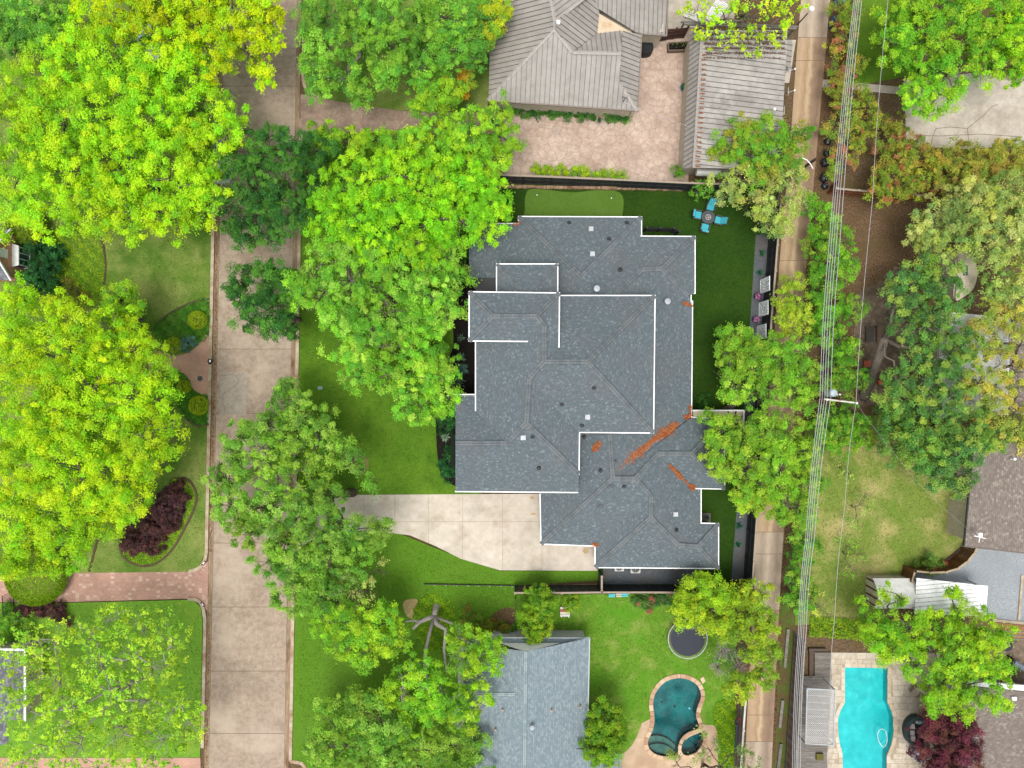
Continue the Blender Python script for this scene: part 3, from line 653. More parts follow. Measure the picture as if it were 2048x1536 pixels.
while y < 1545:
    hgt = r.choice([11, 13, 9]); x = 1629 + r.uniform(0, 6)
    while x < 1905:
        wdt = r.choice([10, 14, 18, 21]); cx, cy = x + wdt / 2, y + hgt / 2
        if inpoly(cx, cy, [(1655, 1304), (1868, 1308), (1950, 1380), (1900, 1545), (1655, 1545)]) and not near_pool(cx, cy, POOL_E, 7):
            MB().prism(PX([(x + .4, y + .4), (x + wdt - .4, y + .4), (x + wdt - .4, y + hgt - .4), (x + .4, y + hgt - .4)]), 0.0, 0.02).build('paver', M_TRAV, decke)
        x += wdt
    y += hgt
# basins, water, coping
def water_mat(name, tint, fres=0.06):
    m = bpy.data.materials.new(name); m.use_nodes = True; t = m.node_tree; t.nodes.clear()
    o = t.nodes.new('ShaderNodeOutputMaterial'); tr = t.nodes.new('ShaderNodeBsdfTransparent'); tr.inputs[0].default_value = tint
    gl = t.nodes.new('ShaderNodeBsdfGlossy'); gl.inputs['Roughness'].default_value = 0.05; fr = t.nodes.new('ShaderNodeFresnel'); fr.inputs[0].default_value = 1.33
    nz = t.nodes.new('ShaderNodeTexNoise'); nz.inputs['Scale'].default_value = 2.2; nz.inputs['Detail'].default_value = 3; bp = t.nodes.new('ShaderNodeBump'); bp.inputs['Strength'].default_value = 0.25; bp.inputs['Distance'].default_value = 0.05
    tc = t.nodes.new('ShaderNodeTexCoord'); t.links.new(tc.outputs['Object'], nz.inputs['Vector']); t.links.new(nz.outputs['Fac'], bp.inputs['Height']); t.links.new(bp.outputs[0], gl.inputs['Normal']); t.links.new(bp.outputs[0], fr.inputs['Normal'])
    mx = t.nodes.new('ShaderNodeMixShader'); t.links.new(fr.outputs[0], mx.inputs[0]); t.links.new(tr.outputs[0], mx.inputs[1]); t.links.new(gl.outputs[0], mx.inputs[2]); t.links.new(mx.outputs[0], o.inputs[0])
    return m
M_WATER_E = water_mat('water_blue', (0.55, 0.97, 0.98, 1)); M_WATER_S = water_mat('water_teal', (0.6, 0.93, 0.92, 1))
M_PLASTER_E = ground_mat('plaster_blue', (L(84, 222, 226), L(104, 236, 238)), L(120, 240, 240), 1.2, 0.3, bump=0.05)
M_PLASTER_S = ground_mat('plaster_teal', (L(40, 126, 130), L(60, 152, 154)), L(26, 104, 110), 1.5, 0.35, (0.42, 0.62), bump=0.05)
M_STEP = ground_mat('pool_step', (L(110, 128, 118), L(150, 152, 136)), L(96, 120, 112), 2.0, 0.6, bump=0.1)
def basin(mb, loop, depth):
    P = PX(loop); n = len(P); c = sum((Vector(p) for p in P), Vector()) / n
    Q = [c + (Vector(p) - c) * 0.97 for p in P]
    for i in range(n):
        a, b, cc, d = P[i], P[(i + 1) % n], Q[(i + 1) % n], Q[i]
        mb.face([(a[0], a[1], -0.02), (b[0], b[1], -0.02), (cc[0], cc[1], -depth), (d[0], d[1], -depth)])
    mb.sheet(Q, z=-depth)
def coping(parent, loop, wd, mats, step, z=0.1, skip=None, seed=1):
    """separate stones laid along a closed loop (pixels), outside of the water"""
    r = random.Random(seed); P = loop; n = len(P); acc = 0; start = 0
    area = sum(P[i][0] * P[(i + 1) % n][1] - P[(i + 1) % n][0] * P[i][1] for i in range(n)); sg = 1 if area > 0 else -1
    cum = [0]
    for i in range(n): cum.append(cum[-1] + math.dist(P[i], P[(i + 1) % n]))
    tot = cum[-1]
    def at(s):
        s %= tot; i = max(k for k in range(n) if cum[k] <= s); t = (s - cum[i]) / max(1e-6, cum[i + 1] - cum[i])
        p, q = P[i], P[(i + 1) % n]; d = (q[0] - p[0], q[1] - p[1]); m = math.hypot(*d) or 1
        return (p[0] + d[0] * t, p[1] + d[1] * t), (d[1] / m * sg, -d[0] / m * sg)
    s = 0
    while s < tot - 1:
        ln = min(step * r.uniform(0.8, 1.2), tot - s); inn, outp = [], []
        for k in range(4):
            p, nn = at(s + 0.35 + (ln - 0.7) * k / 3); inn.append((p[0] - nn[0] * 0.6, p[1] - nn[1] * 0.6)); outp.append((p[0] + nn[0] * wd, p[1] + nn[1] * wd))
        mid = at(s + ln / 2)[0]
        if not (skip and skip(mid)):
            mb = MB()
            for k in range(3): mb.prism(PX([inn[k], inn[k + 1], outp[k + 1], outp[k]]), z - 0.15, z + r.uniform(0, 0.008))
            mb.build('coping_stone', mats[r.randrange(len(mats))], parent)
        s += ln
c0 = W(1354, 1430, 0)
ps = empty('swimming_pool', c0, 'kidney shaped teal swimming pool with a round spa and tan stone rim', 'pool')
mb = MB(); basin(mb, POOL_S, 0.95); mb.build('basin', M_PLASTER_S, ps)
mb = MB(); basin(mb, SPA_S, 0.9); mb.build('spa_basin', M_PLASTER_S, ps)
mb = MB(); mb.sheet(PX(POOL_S), z=-0.06); mb.sheet(PX(SPA_S), z=-0.04); mb.build('water', M_WATER_S, ps)
for k, (ya, yb, dz) in enumerate(((1490, 1512, 0.3), (1478, 1512, 0.6))):
    pts = clip_convex(POOL_S, ellipse(1316, 1532, (44, 52)[k], (42, 56)[k], 24, -0.25)); pts = clip_half(pts, 1, 0, 1356) if len(pts) > 2 else []
    if len(pts) > 2:
        cc = (sum(p[0] for p in pts) / len(pts), sum(p[1] for p in pts) / len(pts))
        pts = [(cc[0] + (p[0] - cc[0]) * (0.95 - 0.02 * k), cc[1] + (p[1] - cc[1]) * (0.95 - 0.02 * k)) for p in pts]
        mb = MB(); mb.prism(PX(pts), -0.94, -dz); mb.build('step', M_STEP, ps)
mb = MB()
for a, b in ((1328, 1413), (1354, 1422)): MB().cyl(W(a, b, 0) + Vector((0, 0, -0.94)), 0.12, 0.04, 10).build('drain', plain('drain_dark', L(16, 40, 44)), ps)
mb = MB(); mb.cyl(W(1379, 1417, 0) + Vector((0, 0, -0.07)), 0.08, 0.05, 10); mb.build('chlorine_float', plain('float_blue', L(150, 225, 255)), ps)
cm = [plain('coping_a', L(222, 186, 148)), plain('coping_b', L(206, 168, 132)), plain('coping_c', L(232, 202, 166)), plain('coping_d', L(196, 150, 118))]
coping(ps, POOL_S, 7.5, cm, 11, LZ + 0.05, skip=lambda p: p[0] > 1354 and p[1] > 1470, seed=2)
coping(ps, SPA_S, 6, cm, 10, LZ + 0.07, seed=3, skip=lambda p: False)
pe = empty('swimming_pool', W(1732, 1430, 0), 'bright turquoise swimming pool with a bulging middle and pale rim', 'pool')
mb = MB(); basin(mb, POOL_E, 0.7); mb.build('basin', M_PLASTER_E, pe)
mb = MB(); mb.sheet(PX(POOL_E), z=-0.08); mb.build('water', M_WATER_E, pe)
ce = [plain('rim_a', L(226, 208, 180)), plain('rim_b', L(214, 194, 166)), plain('rim_c', L(234, 220, 198))]
coping(pe, POOL_E, 6.5, ce, 13, 0.035, skip=lambda p: p[1] > 1560, seed=5)
hose = smooth_loop([(1762, 1459), (1756, 1468), (1758, 1482), (1766, 1494), (1772, 1491), (1775, 1478), (1771, 1462)], 5)
mb = MB(); mb.tube([W(a, b, 0) + Vector((0, 0, -0.05)) for a, b in hose + [hose[0]]], 0.032, 5)
tag(mb.build('pool_hose', plain('hose_white', L(240, 248, 250))), 'white hose looped on the turquoise pool', 'hose')

pad = [o for o in bpy.data.objects if o.get('label') == 'pale cracked concrete pad of the upper right yard'][0]
for pts in ([(1861, 296), (1866, 272), (1872, 257), (1900, 254), (1935, 257), (1948, 246), (1966, 232), (1983, 214), (1996, 208)], [(1935, 257), (1937, 280), (1935, 296)], [(1815, 270), (1880, 272), (1960, 268), (2046, 274)]):
    mb = MB()
    for a, b in zip(pts[:-1], pts[1:]): mb.bar(W(a[0], a[1], 0.034), W(b[0], b[1], 0.034), 0.05, 0.008)
    mb.build('crack', plain('crack_brown', L(136, 118, 98), 0.95), pad)
swl = empty('stone_wall', W(2000, 152, 0), 'curved rough white stone wall edging the concrete pad', 'wall'); rr = random.Random(8); arc = smooth_loop([(1977, 122), (1982, 138), (1994, 150), (2014, 156), (2048, 158), (2090, 157)], 6, False)
for a, b in zip(arc[:-1], arc[1:]):
    for k in range(2):
        p, q = W(*a, 0).lerp(W(*b, 0), k / 2), W(*a, 0).lerp(W(*b, 0), (k + 0.94) / 2); mb = MB(); mb.bar(p + Vector((0, 0, 0.3)), q + Vector((0, 0, 0.3)), 0.38 + rr.uniform(-.05, .05), 0.6 + rr.uniform(-.06, .06)); mb.build('stone', plain('stone_white_%d' % rr.randrange(3), L(*rr.choice(((206, 196, 180), (186, 176, 162), (222, 214, 200))))), swl)
# ------------------------------------------------------------------ houses
def newell(P):
    n = Vector((0, 0, 0))
    for i in range(len(P)):
        a, b = P[i], P[(i + 1) % len(P)]
        n += Vector(((a.y - b.y) * (a.z + b.z), (a.z - b.z) * (a.x + b.x), (a.x - b.x) * (a.y + b.y)))
    return n.normalized()
def roof_face(mb, V3, mi=0):
    P = [W(*v) for v in V3]; n = newell(P)
    if n.z < 0: P.reverse(); n = -n
    h = Vector((n.x, n.y, 0))
    if h.length < 1e-3: u = Vector((1, 0, 0))
    else: u = Vector((-h.y, h.x, 0)).normalized()
    v = n.cross(u)
    mb.face(P, mi, [(p.dot(u), p.dot(v)) for p in P]); return P, n
def roof(name, faces, mat, parent):
    mb = MB()
    for f in faces: roof_face(mb, f)
    return mb.build(name, mat, parent)
def ridge(parent, pts, mat, wd=0.42, lift=0.05, name='ridge_cap'):
    """overlapping cap shingles along a ridge or hip, one strip of little tents"""
    mb = MB(); P = [W(*p) + Vector((0, 0, lift)) for p in pts]
    for a, b in zip(P[:-1], P[1:]):
        d = b - a; ln = d.length
        if ln < 0.05: continue
        d.normalize(); s = Vector((d.y, -d.x, 0)).normalized(); n = max(1, int(ln / 0.28))
        for k in range(n):
            p, q = a + d * ln * k / n, a + d * ln * (k + 1) / n; z0, z1 = Vector((0, 0, 0.0)), Vector((0, 0, 0.022))
            for sg in (-1, 1):
                e = s * sg * wd / 2 - Vector((0, 0, 0.035))
                f = [p + z0, q + z1, q + e + z1, p + e + z0]
                mb.face(f if sg > 0 else f[::-1], 0, [(k * 0.3, 0), (k * 0.3 + 0.25, 0), (k * 0.3 + 0.25, 0.12), (k * 0.3, 0.12)])
    return mb.build(name, mat, parent)
def gutter(parent, pts, mat, wd=0.09, ht=0.14, name='gutter'):
    mb = MB(); P = [W(*p) + Vector((0, 0, -0.03)) for p in pts]
    for i, (a, b) in enumerate(zip(P[:-1], P[1:])):
        d = (b - a).normalized() * (wd / 2); mb.bar(a - d, b + d, wd, ht + 0.004 * (i % 2))
    return mb.build(name, mat, parent)
def walls(parent, poly, z0, z1, mat, name='wall'):
    """poly in pixels seen at z1"""
    mb = MB(); mb.prism([W(a, b, z1) for a, b in poly], z0, z1); return mb.build(name, mat, parent)

M_SH = shingle_mat('shingles_slate', [(0.0, L(103, 115, 120)), (0.3, L(108, 120, 125)), (0.58, L(113, 124, 130)), (0.8, L(119, 131, 136)), (0.92, L(129, 140, 145)), (0.975, L(140, 151, 156))], 0.17, 0.13, patch=L(116, 116, 115))
M_CAP = shingle_mat('shingles_cap', [(0.0, L(110, 117, 120)), (0.3, L(118, 125, 128)), (0.7, L(126, 132, 134))], 0.3, 0.3)
M_SHBLUE = shingle_mat('shingles_pale_blue', [(0.0, L(136, 152, 160)), (0.3, L(143, 159, 166)), (0.6, L(150, 165, 171)), (0.86, L(158, 173, 178))], 0.26, 0.17)
M_SHBROWN = shingle_mat('shingles_taupe', [(0.0, L(138, 126, 118)), (0.35, L(147, 135, 126)), (0.7, L(156, 144, 134)), (0.92, L(170, 160, 147))], 0.24, 0.16)
M_SHGREY = shingle_mat('shingles_grey', [(0.0, L(120, 122, 128)), (0.4, L(138, 140, 146)), (0.75, L(156, 158, 164))], 0.3, 0.2)
M_WHITE = plain('white_trim', (0.78, 0.78, 0.77, 1), 0.45)
M_CREAMTRIM = plain('cream_trim', L(226, 214, 192), 0.6)
M_WALL = brick_mat('brick_wall_dark', L(120, 92, 80), L(96, 74, 66), L(150, 138, 126))
M_WALLB = brick_mat('brick_wall_red', L(206, 142, 120, 0.95), L(180, 118, 100, 0.95), L(220, 198, 182, 0.9), uv=True)
M_STUCCO = ground_mat('stucco_cream', (L(206, 194, 170), L(226, 214, 192)), None, 3.0, bump=0.1)
M_STUCCOW = ground_mat('stucco_white', (L(226, 226, 224), L(242, 242, 240)), None, 3.0, bump=0.1)
M_DARK = plain('dark_metal', L(34, 38, 42), 0.5); M_BLACK = plain('black_paint', L(22, 24, 26), 0.55)
M_GLASS = plain('window_glass', L(70, 96, 108), 0.08, 0.8)
M_VENTPALE = plain('vent_pale', L(196, 202, 206), 0.4); M_PIPE = plain('pipe_dark', L(44, 48, 52), 0.6); M_VENTGREY = plain('vent_grey', L(82, 92, 98), 0.6)
M_TERRA = plain('clay_pipe', L(198, 168, 150), 0.8)

# ---------- the main house
H = empty('shingled_house', W(1150, 780, 0), 'large house with dark slate shingle roofs and white gutters in the middle', 'house')
ZE = 6.2
nw = [[(938.5, 583.5, 8), (1119, 586, 8), (1073, 632, 8.9), (986, 632, 8.9)], [(938.5, 583.5, 8), (986, 632, 8.9), (938, 682, 8)],
      [(986, 632, 8.9), (1073, 632, 8.9), (1089, 651, 8.57), (1055, 683, 8.0), (938, 682, 8.0)],
      [(1073, 632, 8.9), (1119, 586, 8.0), (1118, 694, 8.04), (1089, 724, 8.57), (1089, 651, 8.57)]]
up = [[(1120, 591, ZE), (1310, 591, ZE), (1176, 724, 8.6), (1089, 724, 8.57), (1118, 694, 8.0)],
      [(1310, 591, ZE), (1307, 866, ZE), (1176, 724, 8.6)],
      [(1176, 724, 8.6), (1307, 866, ZE), (1159, 865, ZE), (1059, 756, 8.08), (1089, 724, 8.57)],
      [(1059, 756, 8.08), (1159, 865, ZE), (1158, 948, ZE), (1053, 846, 8.08)],
      [(1053, 846, 8.08), (1158, 948, ZE), (1155, 985, 5.7), (911, 983, 5.7), (911, 887, 7.4), (1014, 887, 7.4)],
      [(911, 789, 5.65), (951, 789, 5.65), (951, 821, ZE), (1014, 887, 7.4), (911, 887, 7.4)],
      [(951, 684, ZE), (951, 821, ZE), (1014, 887, 7.4), (1053, 846, 8.08), (1059, 756, 8.08), (1089, 724, 8.57), (1089, 651, 8.57), (1055, 683, 8.0)]]
n2 = [[(993, 528, 6.0), (1115.5, 528, 6.0), (1054, 589, 7.1)], [(993, 528, 6.0), (1054, 589, 7.1), (1054, 600, 7.1), (993, 600, 6.0)], [(1115.5, 528, 6.0), (1115.5, 600, 6.0), (1054, 600, 7.1), (1054, 589, 7.1)]]
low = [[(1037, 433, 3), (1283, 434, 3), (1163, 552, 5.25)],
       [(1163, 552, 5.25), (1037, 433, 3), (1037, 447, 2.95), (938, 447, 2.6), (938, 556, 2.6), (993, 556, 2.9), (993, 620, 2.9), (1163, 620, 5.2)],
       [(1283, 434, 3), (1283, 472, 3.0), (1265, 452, 3.35)],
       [(1265, 452, 3.35), (1283, 472, 3.0), (1390, 473, 3.0), (1324, 538, 4.25), (1284, 540, 4.25), (1220, 600, 5.3), (1163, 600, 5.3), (1163, 552, 5.25)],
       [(1390, 473, 3.0), (1390, 587, 3.0), (1377, 591, 3.2), (1324, 538, 4.25)],
       [(1284, 540, 4.25), (1324, 538, 4.25), (1377, 591, 3.2), (1382, 596, 3.0), (1382, 608, 3.0), (1300, 625, 4.5), (1220, 600, 5.3)],
       [(1220, 600, 5.3), (1300, 625, 4.5), (1385, 604, 3.0), (1383, 832, 3.0), (1226, 957, 5.4), (1220, 868, 5.4)],
       [(1383, 834, 3.0), (1449, 838, 3.0), (1384, 907, 4.35), (1316, 907, 4.4), (1270, 957, 5.4), (1226, 957, 5.4)],
       [(1384, 907, 4.35), (1449, 838, 3.0), (1449, 978, 3.0)],
       [(1316, 907, 4.4), (1384, 907, 4.35), (1449, 978, 3.0), (1392, 977, 3.0)],
       [(1220, 868, 5.4), (1226, 957, 5.4), (1082, 1088, 3.0), (1080, 940, 3.0), (1100, 868, 3.4)],
       [(1226, 957, 5.4), (1270, 957, 5.4), (1303, 992, 4.8), (1190, 1092, 3.0), (1082, 1088, 3.0)],
       [(1303, 992, 4.8), (1302, 1035, 4.8), (1190, 1135, 3.0), (1190, 1092, 3.0)],
       [(1302, 1035, 4.8), (1357, 1090, 3.8), (1396, 1093, 3.85), (1437, 1137, 3.0), (1190, 1135, 3.0)],
       [(1396, 1093, 3.85), (1437, 1047, 3.0), (1437, 1137, 3.0)],
       [(1357, 1090, 3.8), (1396, 1093, 3.85), (1437, 1047, 3.0), (1402, 1046, 3.0)],
       [(1270, 957, 5.4), (1316, 907, 4.4), (1392, 977, 3.0), (1402, 979, 3.0), (1402, 1046, 3.0), (1357, 1090, 3.8), (1302, 1035, 4.8), (1303, 992, 4.8)]]
ru = roof('upper_roof', up, M_SH, H); rn = roof('tower_roof', nw, M_SH, H); r2 = roof('dormer_roof', n2, M_SH, H); rl = roof('lower_roof', low, M_SH, H)
for pts in ([(1310, 591, ZE), (1176, 724, 8.6), (1307, 866, ZE)], [(1176, 724, 8.6), (1089, 724, 8.57), (1059, 756, 8.08), (1053, 846, 8.08), (1014, 887, 7.4), (911, 887, 7.4)], [(1053, 846, 8.08), (1158, 948, ZE)]): ridge(ru, pts, M_CAP)
for pts in ([(938.5, 583.5, 8), (986, 632, 8.9), (938, 682, 8)], [(986, 632, 8.9), (1073, 632, 8.9), (1089, 651, 8.57), (1089, 724, 8.57)], [(1119, 586, 8), (1073, 632, 8.9)]): ridge(rn, pts, M_CAP)
for pts in ([(993, 528, 6.0), (1054, 589, 7.1)], [(1115.5, 528, 6.0), (1054, 589, 7.1)]): ridge(r2, pts, M_CAP, 0.3)
for pts in ([(1037, 433, 3), (1163, 552, 5.25), (1283, 434, 3)], [(1390, 473, 3), (1324, 538, 4.25), (1284, 540, 4.25), (1220, 600, 5.3)], [(1324, 538, 4.25), (1377, 591, 3.2)],
            [(1220, 868, 5.4), (1226, 957, 5.4), (1082, 1088, 3.0)], [(1226, 957, 5.4), (1270, 957, 5.4), (1316, 907, 4.4), (1384, 907, 4.35), (1449, 838, 3.0)], [(1384, 907, 4.35), (1449, 978, 3.0)],
            [(1270, 957, 5.4), (1303, 992, 4.8), (1302, 1035, 4.8), (1190, 1135, 3.0)], [(1302, 1035, 4.8), (1357, 1090, 3.8), (1396, 1093, 3.85), (1437, 1047, 3.0)], [(1396, 1093, 3.85), (1437, 1137, 3.0)]): ridge(rl, pts, M_CAP)
for pts in ([(1120, 591, ZE), (1310, 591, ZE), (1307, 866, ZE), (1159, 865, ZE), (1158, 948, ZE)], [(1155, 985, 5.7), (911, 983, 5.7)], [(911, 789, 5.65), (951, 789, 5.65)], [(951, 684, ZE), (951, 821, ZE)]): gutter(ru, pts, M_WHITE)
gutter(rn, [(1055, 683, 8), (938, 682, 8), (938.5, 583.5, 8), (1119, 586, 8), (1118, 694, 8.04)], M_WHITE)
gutter(r2, [(993, 590, 6), (993, 528, 6), (1115.5, 528, 6), (1115.5, 590, 6)], M_WHITE)
for pts in ([(938, 447, 2.6), (1037, 447, 2.95), (1037, 433, 3), (1283, 434, 3), (1283, 472, 3)], [(1270, 472, 3), (1390, 473, 3), (1390, 587, 3), (1382, 587, 3), (1382, 608, 3), (1374, 608, 3)], [(1385, 602, 3), (1383, 834, 3), (1449, 838, 3), (1449, 978, 3), (1390, 977, 3)], [(1402, 979, 3), (1402, 1046, 3), (1437, 1047, 3), (1437, 1137, 3), (1190, 1135, 3), (1190, 1092, 3), (1082, 1088, 3), (1080, 988, 3)]): gutter(rl, pts, M_WHITE, 0.085)
for poly, z0, z1, mt in (([(958, 690), (1112, 690), (1112, 600), (1302, 600), (1300, 858), (1152, 858), (1150, 940), (1150, 978), (918, 978), (918, 796), (958, 796)], 2.5, 5.6, M_WALL), ([(945, 590), (1112, 592), (1112, 675), (945, 675)], 3, 7.85, M_STUCCOW), ([(999, 534), (1109, 534), (1109, 620), (999, 620)], 2.5, 5.85, M_STUCCOW),
                  ([(945, 455), (1043, 455), (1043, 441), (1277, 441), (1277, 479), (1383, 479), (1383, 580), (1377, 610), (1377, 840), (1442, 845), (1442, 970), (1395, 970), (1395, 1052), (1430, 1054), (1430, 1130), (1197, 1128), (1197, 1085), (1088, 1081), (1088, 975), (918, 975), (918, 796), (960, 796), (960, 560), (945, 550)], 0, 2.55, M_WALL)): walls(H, poly, z0, z1, mt)
mb = MB()
for k in range(8):
    y = 558 + k * 3.2
    mb.bar(W(952, y, 3.0), W(995, y, 3.2), 0.04, 0.05, 0)
mb.face([W(951, 584, 2.97), W(995, 584, 3.17), W(995, 556, 3.17), W(951, 556, 2.97)], 0)
mb.build('porch_roof', M_DARK, H)
mb = MB(); mb.box(W(949, 572, 1.3), (0.16, 0.16, 2.6)); mb.build('porch_post', M_CREAMTRIM, H)
mb = MB(); mb.face([W(902, 868, 2.4), W(910, 868, 3.2), W(910, 937, 3.2), W(902, 937, 2.4)][::-1]); mb.build('bay_roof', M_DARK, H)
mb = MB(); mb.prism([W(904, 869, 2.3), W(916, 869, 2.3), W(916, 935, 2.3), W(904, 935, 2.3)], 0.1, 2.3); mb.build('bay_wall', M_WALL, H)
# vents on the roofs
def zon(faces, px, py):
    """height of the roof surface seen at a pixel"""
    o = Vector((0, 0, CAM_H)); best = 0
    d = (W(px, py, 0) - o).normalized()
    for f in faces:
        P = [W(*v) for v in f]; n = newell(P); c = sum(P, Vector()) / len(P); dn = d.dot(n)
        if abs(dn) < 1e-6: continue
        h = o + d * ((c - o).dot(n) / dn)
        if inpoly(px, py, [(v[0], v[1]) for v in f]): best = max(best, h.z)
    return best
allf = up + nw + n2 + low
for px, py in ((1182, 458), (1184.6, 508), (1175, 834), (1046.5, 875), (1351, 1028)):
    z = zon(allf, px, py); p = W(px, py, z); mb = MB(); mb.box(p + Vector((0, 0, 0.04)), (0.42, 0.42, 0.12)); mb.box(p + Vector((0, 0, 0.14)), (0.34, 0.34, 0.1)); mb.build('roof_vent', M_VENTPALE, H)
for px, py in ((1221, 972), (1201, 1011)):
    z = zon(allf, px, py); p = W(px, py, z); mb = MB(); mb.box(p + Vector((0, 0, 0.04)), (0.5, 0.36, 0.12)); mb.box(p + Vector((0, -0.05, 0.13)), (0.38, 0.24, 0.08)); mb.build('roof_vent', M_VENTGREY, H)
for px, py in ((1138.6, 446), (1253.7, 446), (1218, 478.6), (1241, 539), (1188, 775), (1123.7, 808), (1164, 850), (1065, 873), (1077.7, 935.5), (1230.7, 920.6), (1201.6, 941), (1248, 972), (1353, 1060), (1169, 874)):
    z = zon(allf, px, py); p = W(px, py, z); mb = MB(); mb.lathe(p - Vector((0, 0, 0.1)), [(0.2, 0), (0.2, 0.12), (0.08, 0.17), (0.08, 0.4), (0.0, 0.4)], 10); mb.build('vent_pipe', M_PIPE, H)
for px, py, hh in ((1191, 580, 1.0), (1331, 605, 0.9)):
    z = zon(allf, px, py) or 4.6; p = W(px, py, z); mb = MB(); mb.cyl(p - Vector((0, 0, 0.1)), 0.13, hh, 10); mb.build('flue', M_PIPE, H)
    mb = MB(); mb.lathe(p + Vector((0, 0, hh - 0.1)), [(0.12, 0), (0.28, 0.04), (0.26, 0.1), (0.0, 0.2)], 12); mb.build('flue_cap', M_VENTPALE, H)

# orange needles lying in the roof valleys
def litter(label, segs, dens=1.5, col=((206, 112, 56), (186, 96, 48), (220, 138, 78), (196, 142, 96)), faces=None, many=False):
    """segs: (px, py, half width px) along a band"""
    SEED[0] += 1; rng = np.random.default_rng(SEED[0]); P = []; pl = pal(*col, k=0.75)
    for (x0, y0, w0), (x1, y1, w1) in (segs if many else zip(segs[:-1], segs[1:])):
        ln = math.hypot(x1 - x0, y1 - y0); n = int(ln * (w0 + w1) * dens); dx, dy = (x1 - x0) / ln, (y1 - y0) / ln
        for _ in range(n):
            t = rng.random(); wv = (w0 + (w1 - w0) * t) * np.clip(rng.normal() * 0.7, -2.4, 2.4)
            x, y = x0 + (x1 - x0) * t - dy * wv, y0 + (y1 - y0) * t + dx * wv
            z = zon(faces or allf, x, y)
            if z > 0: P.append(tuple(W(x, y, z + rng.uniform(0.03, 0.1))))
    P = np.array(P); n = len(P); N = rng.normal(size=(n, 3)) * 0.35; N[:, 2] = 1
    o = leaf_object('fallen_needles', P, N, 0.15 * rng.uniform(0.6, 1.5, n), pl[rng.integers(0, len(pl), n)] * rng.uniform(0.7, 1.2, (n, 1)), rng=rng, aspect=0.4)
    return tag(o, label, 'leaf litter', kind='stuff')
litter('long streak of orange needles in the roof valley', [(1233, 942, 1), (1250, 926, 3), (1262, 915, 7), (1285, 900, 6), (1300, 886, 3), (1318, 872, 5), (1332, 864, 7), (1348, 852, 5), (1357, 846, 1)])
litter('scattered orange needles at the eastern eave corner', [(1368, 832, 2), (1377, 836, 4), (1382, 829, 3), (1382, 810, 1.5)])
litter('small oval patch of orange needles below the upper roof', [(1186, 903, 1), (1190, 896, 5), (1198, 886, 4), (1200, 883, 1)])
litter('short trail of orange needles in the south eastern valley', [(1337, 928, 1), (1345, 936, 3), (1352, 944, 2), (1360, 952, 4), (1366, 958, 1), (1378, 970, 1), (1386, 976, 5), (1390, 978, 3)])
litter('orange needles at the garage inside corner', [(1184, 1088, 2), (1191, 1091, 4), (1195, 1086, 1.5)])
litter('orange needles at the northern roof step', [(1027, 449, 1), (1034, 447, 3), (1038, 443, 2)])
litter('orange needles near the small eastern roof step', [(1366, 607, 1.5), (1373, 607, 2.5), (1385, 612, 1)])

# ---------- metal roofs: every panel its own piece with a standing seam
def panels(parent, V3, mat, seam, spacing=0.44, along=None, name='metal_panel', seam_mi=1):
    P = [W(*v) for v in V3]; n = newell(P)
    if n.z < 0: P.reverse(); n = -n
    s = Vector((n.x, n.y, 0)); s = s.normalized() if s.length > 1e-3 else Vector((0, -1, 0))
    if along: s = Vector((along[0], along[1], 0)).normalized()
    s = (s - n * s.dot(n)).normalized(); e = n.cross(s)
    Q = [(p.dot(e), p.dot(s)) for p in P]; base = P[0] - e * Q[0][0] - s * Q[0][1]
    off = sum((p - base).dot(n) for p in P) / len(P)
    k0, k1 = math.floor(min(q[0] for q in Q) / spacing), math.ceil(max(q[0] for q in Q) / spacing)
    T = lambda u, v, h=0.0: base + e * u + s * v + n * (off + h)
    for k in range(k0, k1):
        pl = clip_half(clip_half(Q, 1, 0, (k + 1) * spacing), -1, 0, -k * spacing)
        if len(pl) < 3: continue
        mb = MB(); F = [T(u, v) for u, v in pl]
        if newell(F).z < 0: F.reverse()
        mb.face(F)
        a = [v for u, v in pl if abs(u - k * spacing) < 1e-4]
        if len(a) >= 2 and max(a) - min(a) > 0.05: mb.bar(T(k * spacing, min(a), 0.03), T(k * spacing, max(a), 0.03), 0.03, 0.06, seam_mi)
        mb.build(name, [mat, seam], parent)
M_MET = ground_mat('roof_metal_taupe', (L(164, 158, 150), L(178, 172, 164)), L(154, 148, 140), 1.5, 0.5, (0.5, 0.8), bump=0.0, rough=0.55, perobj=0.035, spec=0.4)
M_SEAM = plain('seam', L(112, 104, 98), 0.6)
M_METD = ground_mat('roof_metal_stained', (L(178, 173, 166), L(197, 192, 185)), L(162, 155, 148), 1.5, 0.5, (0.45, 0.7), L(120, 110, 102), 0.3, (0.6, 0.78), bump=0.0, rough=0.55, perobj=0.05, spec=0.4)
N_ = empty('metal_roofed_house', W(1130, 110, 0), 'house with taupe standing seam metal hip roof at the top', 'house')
PK = (1108, 58, 5.6)
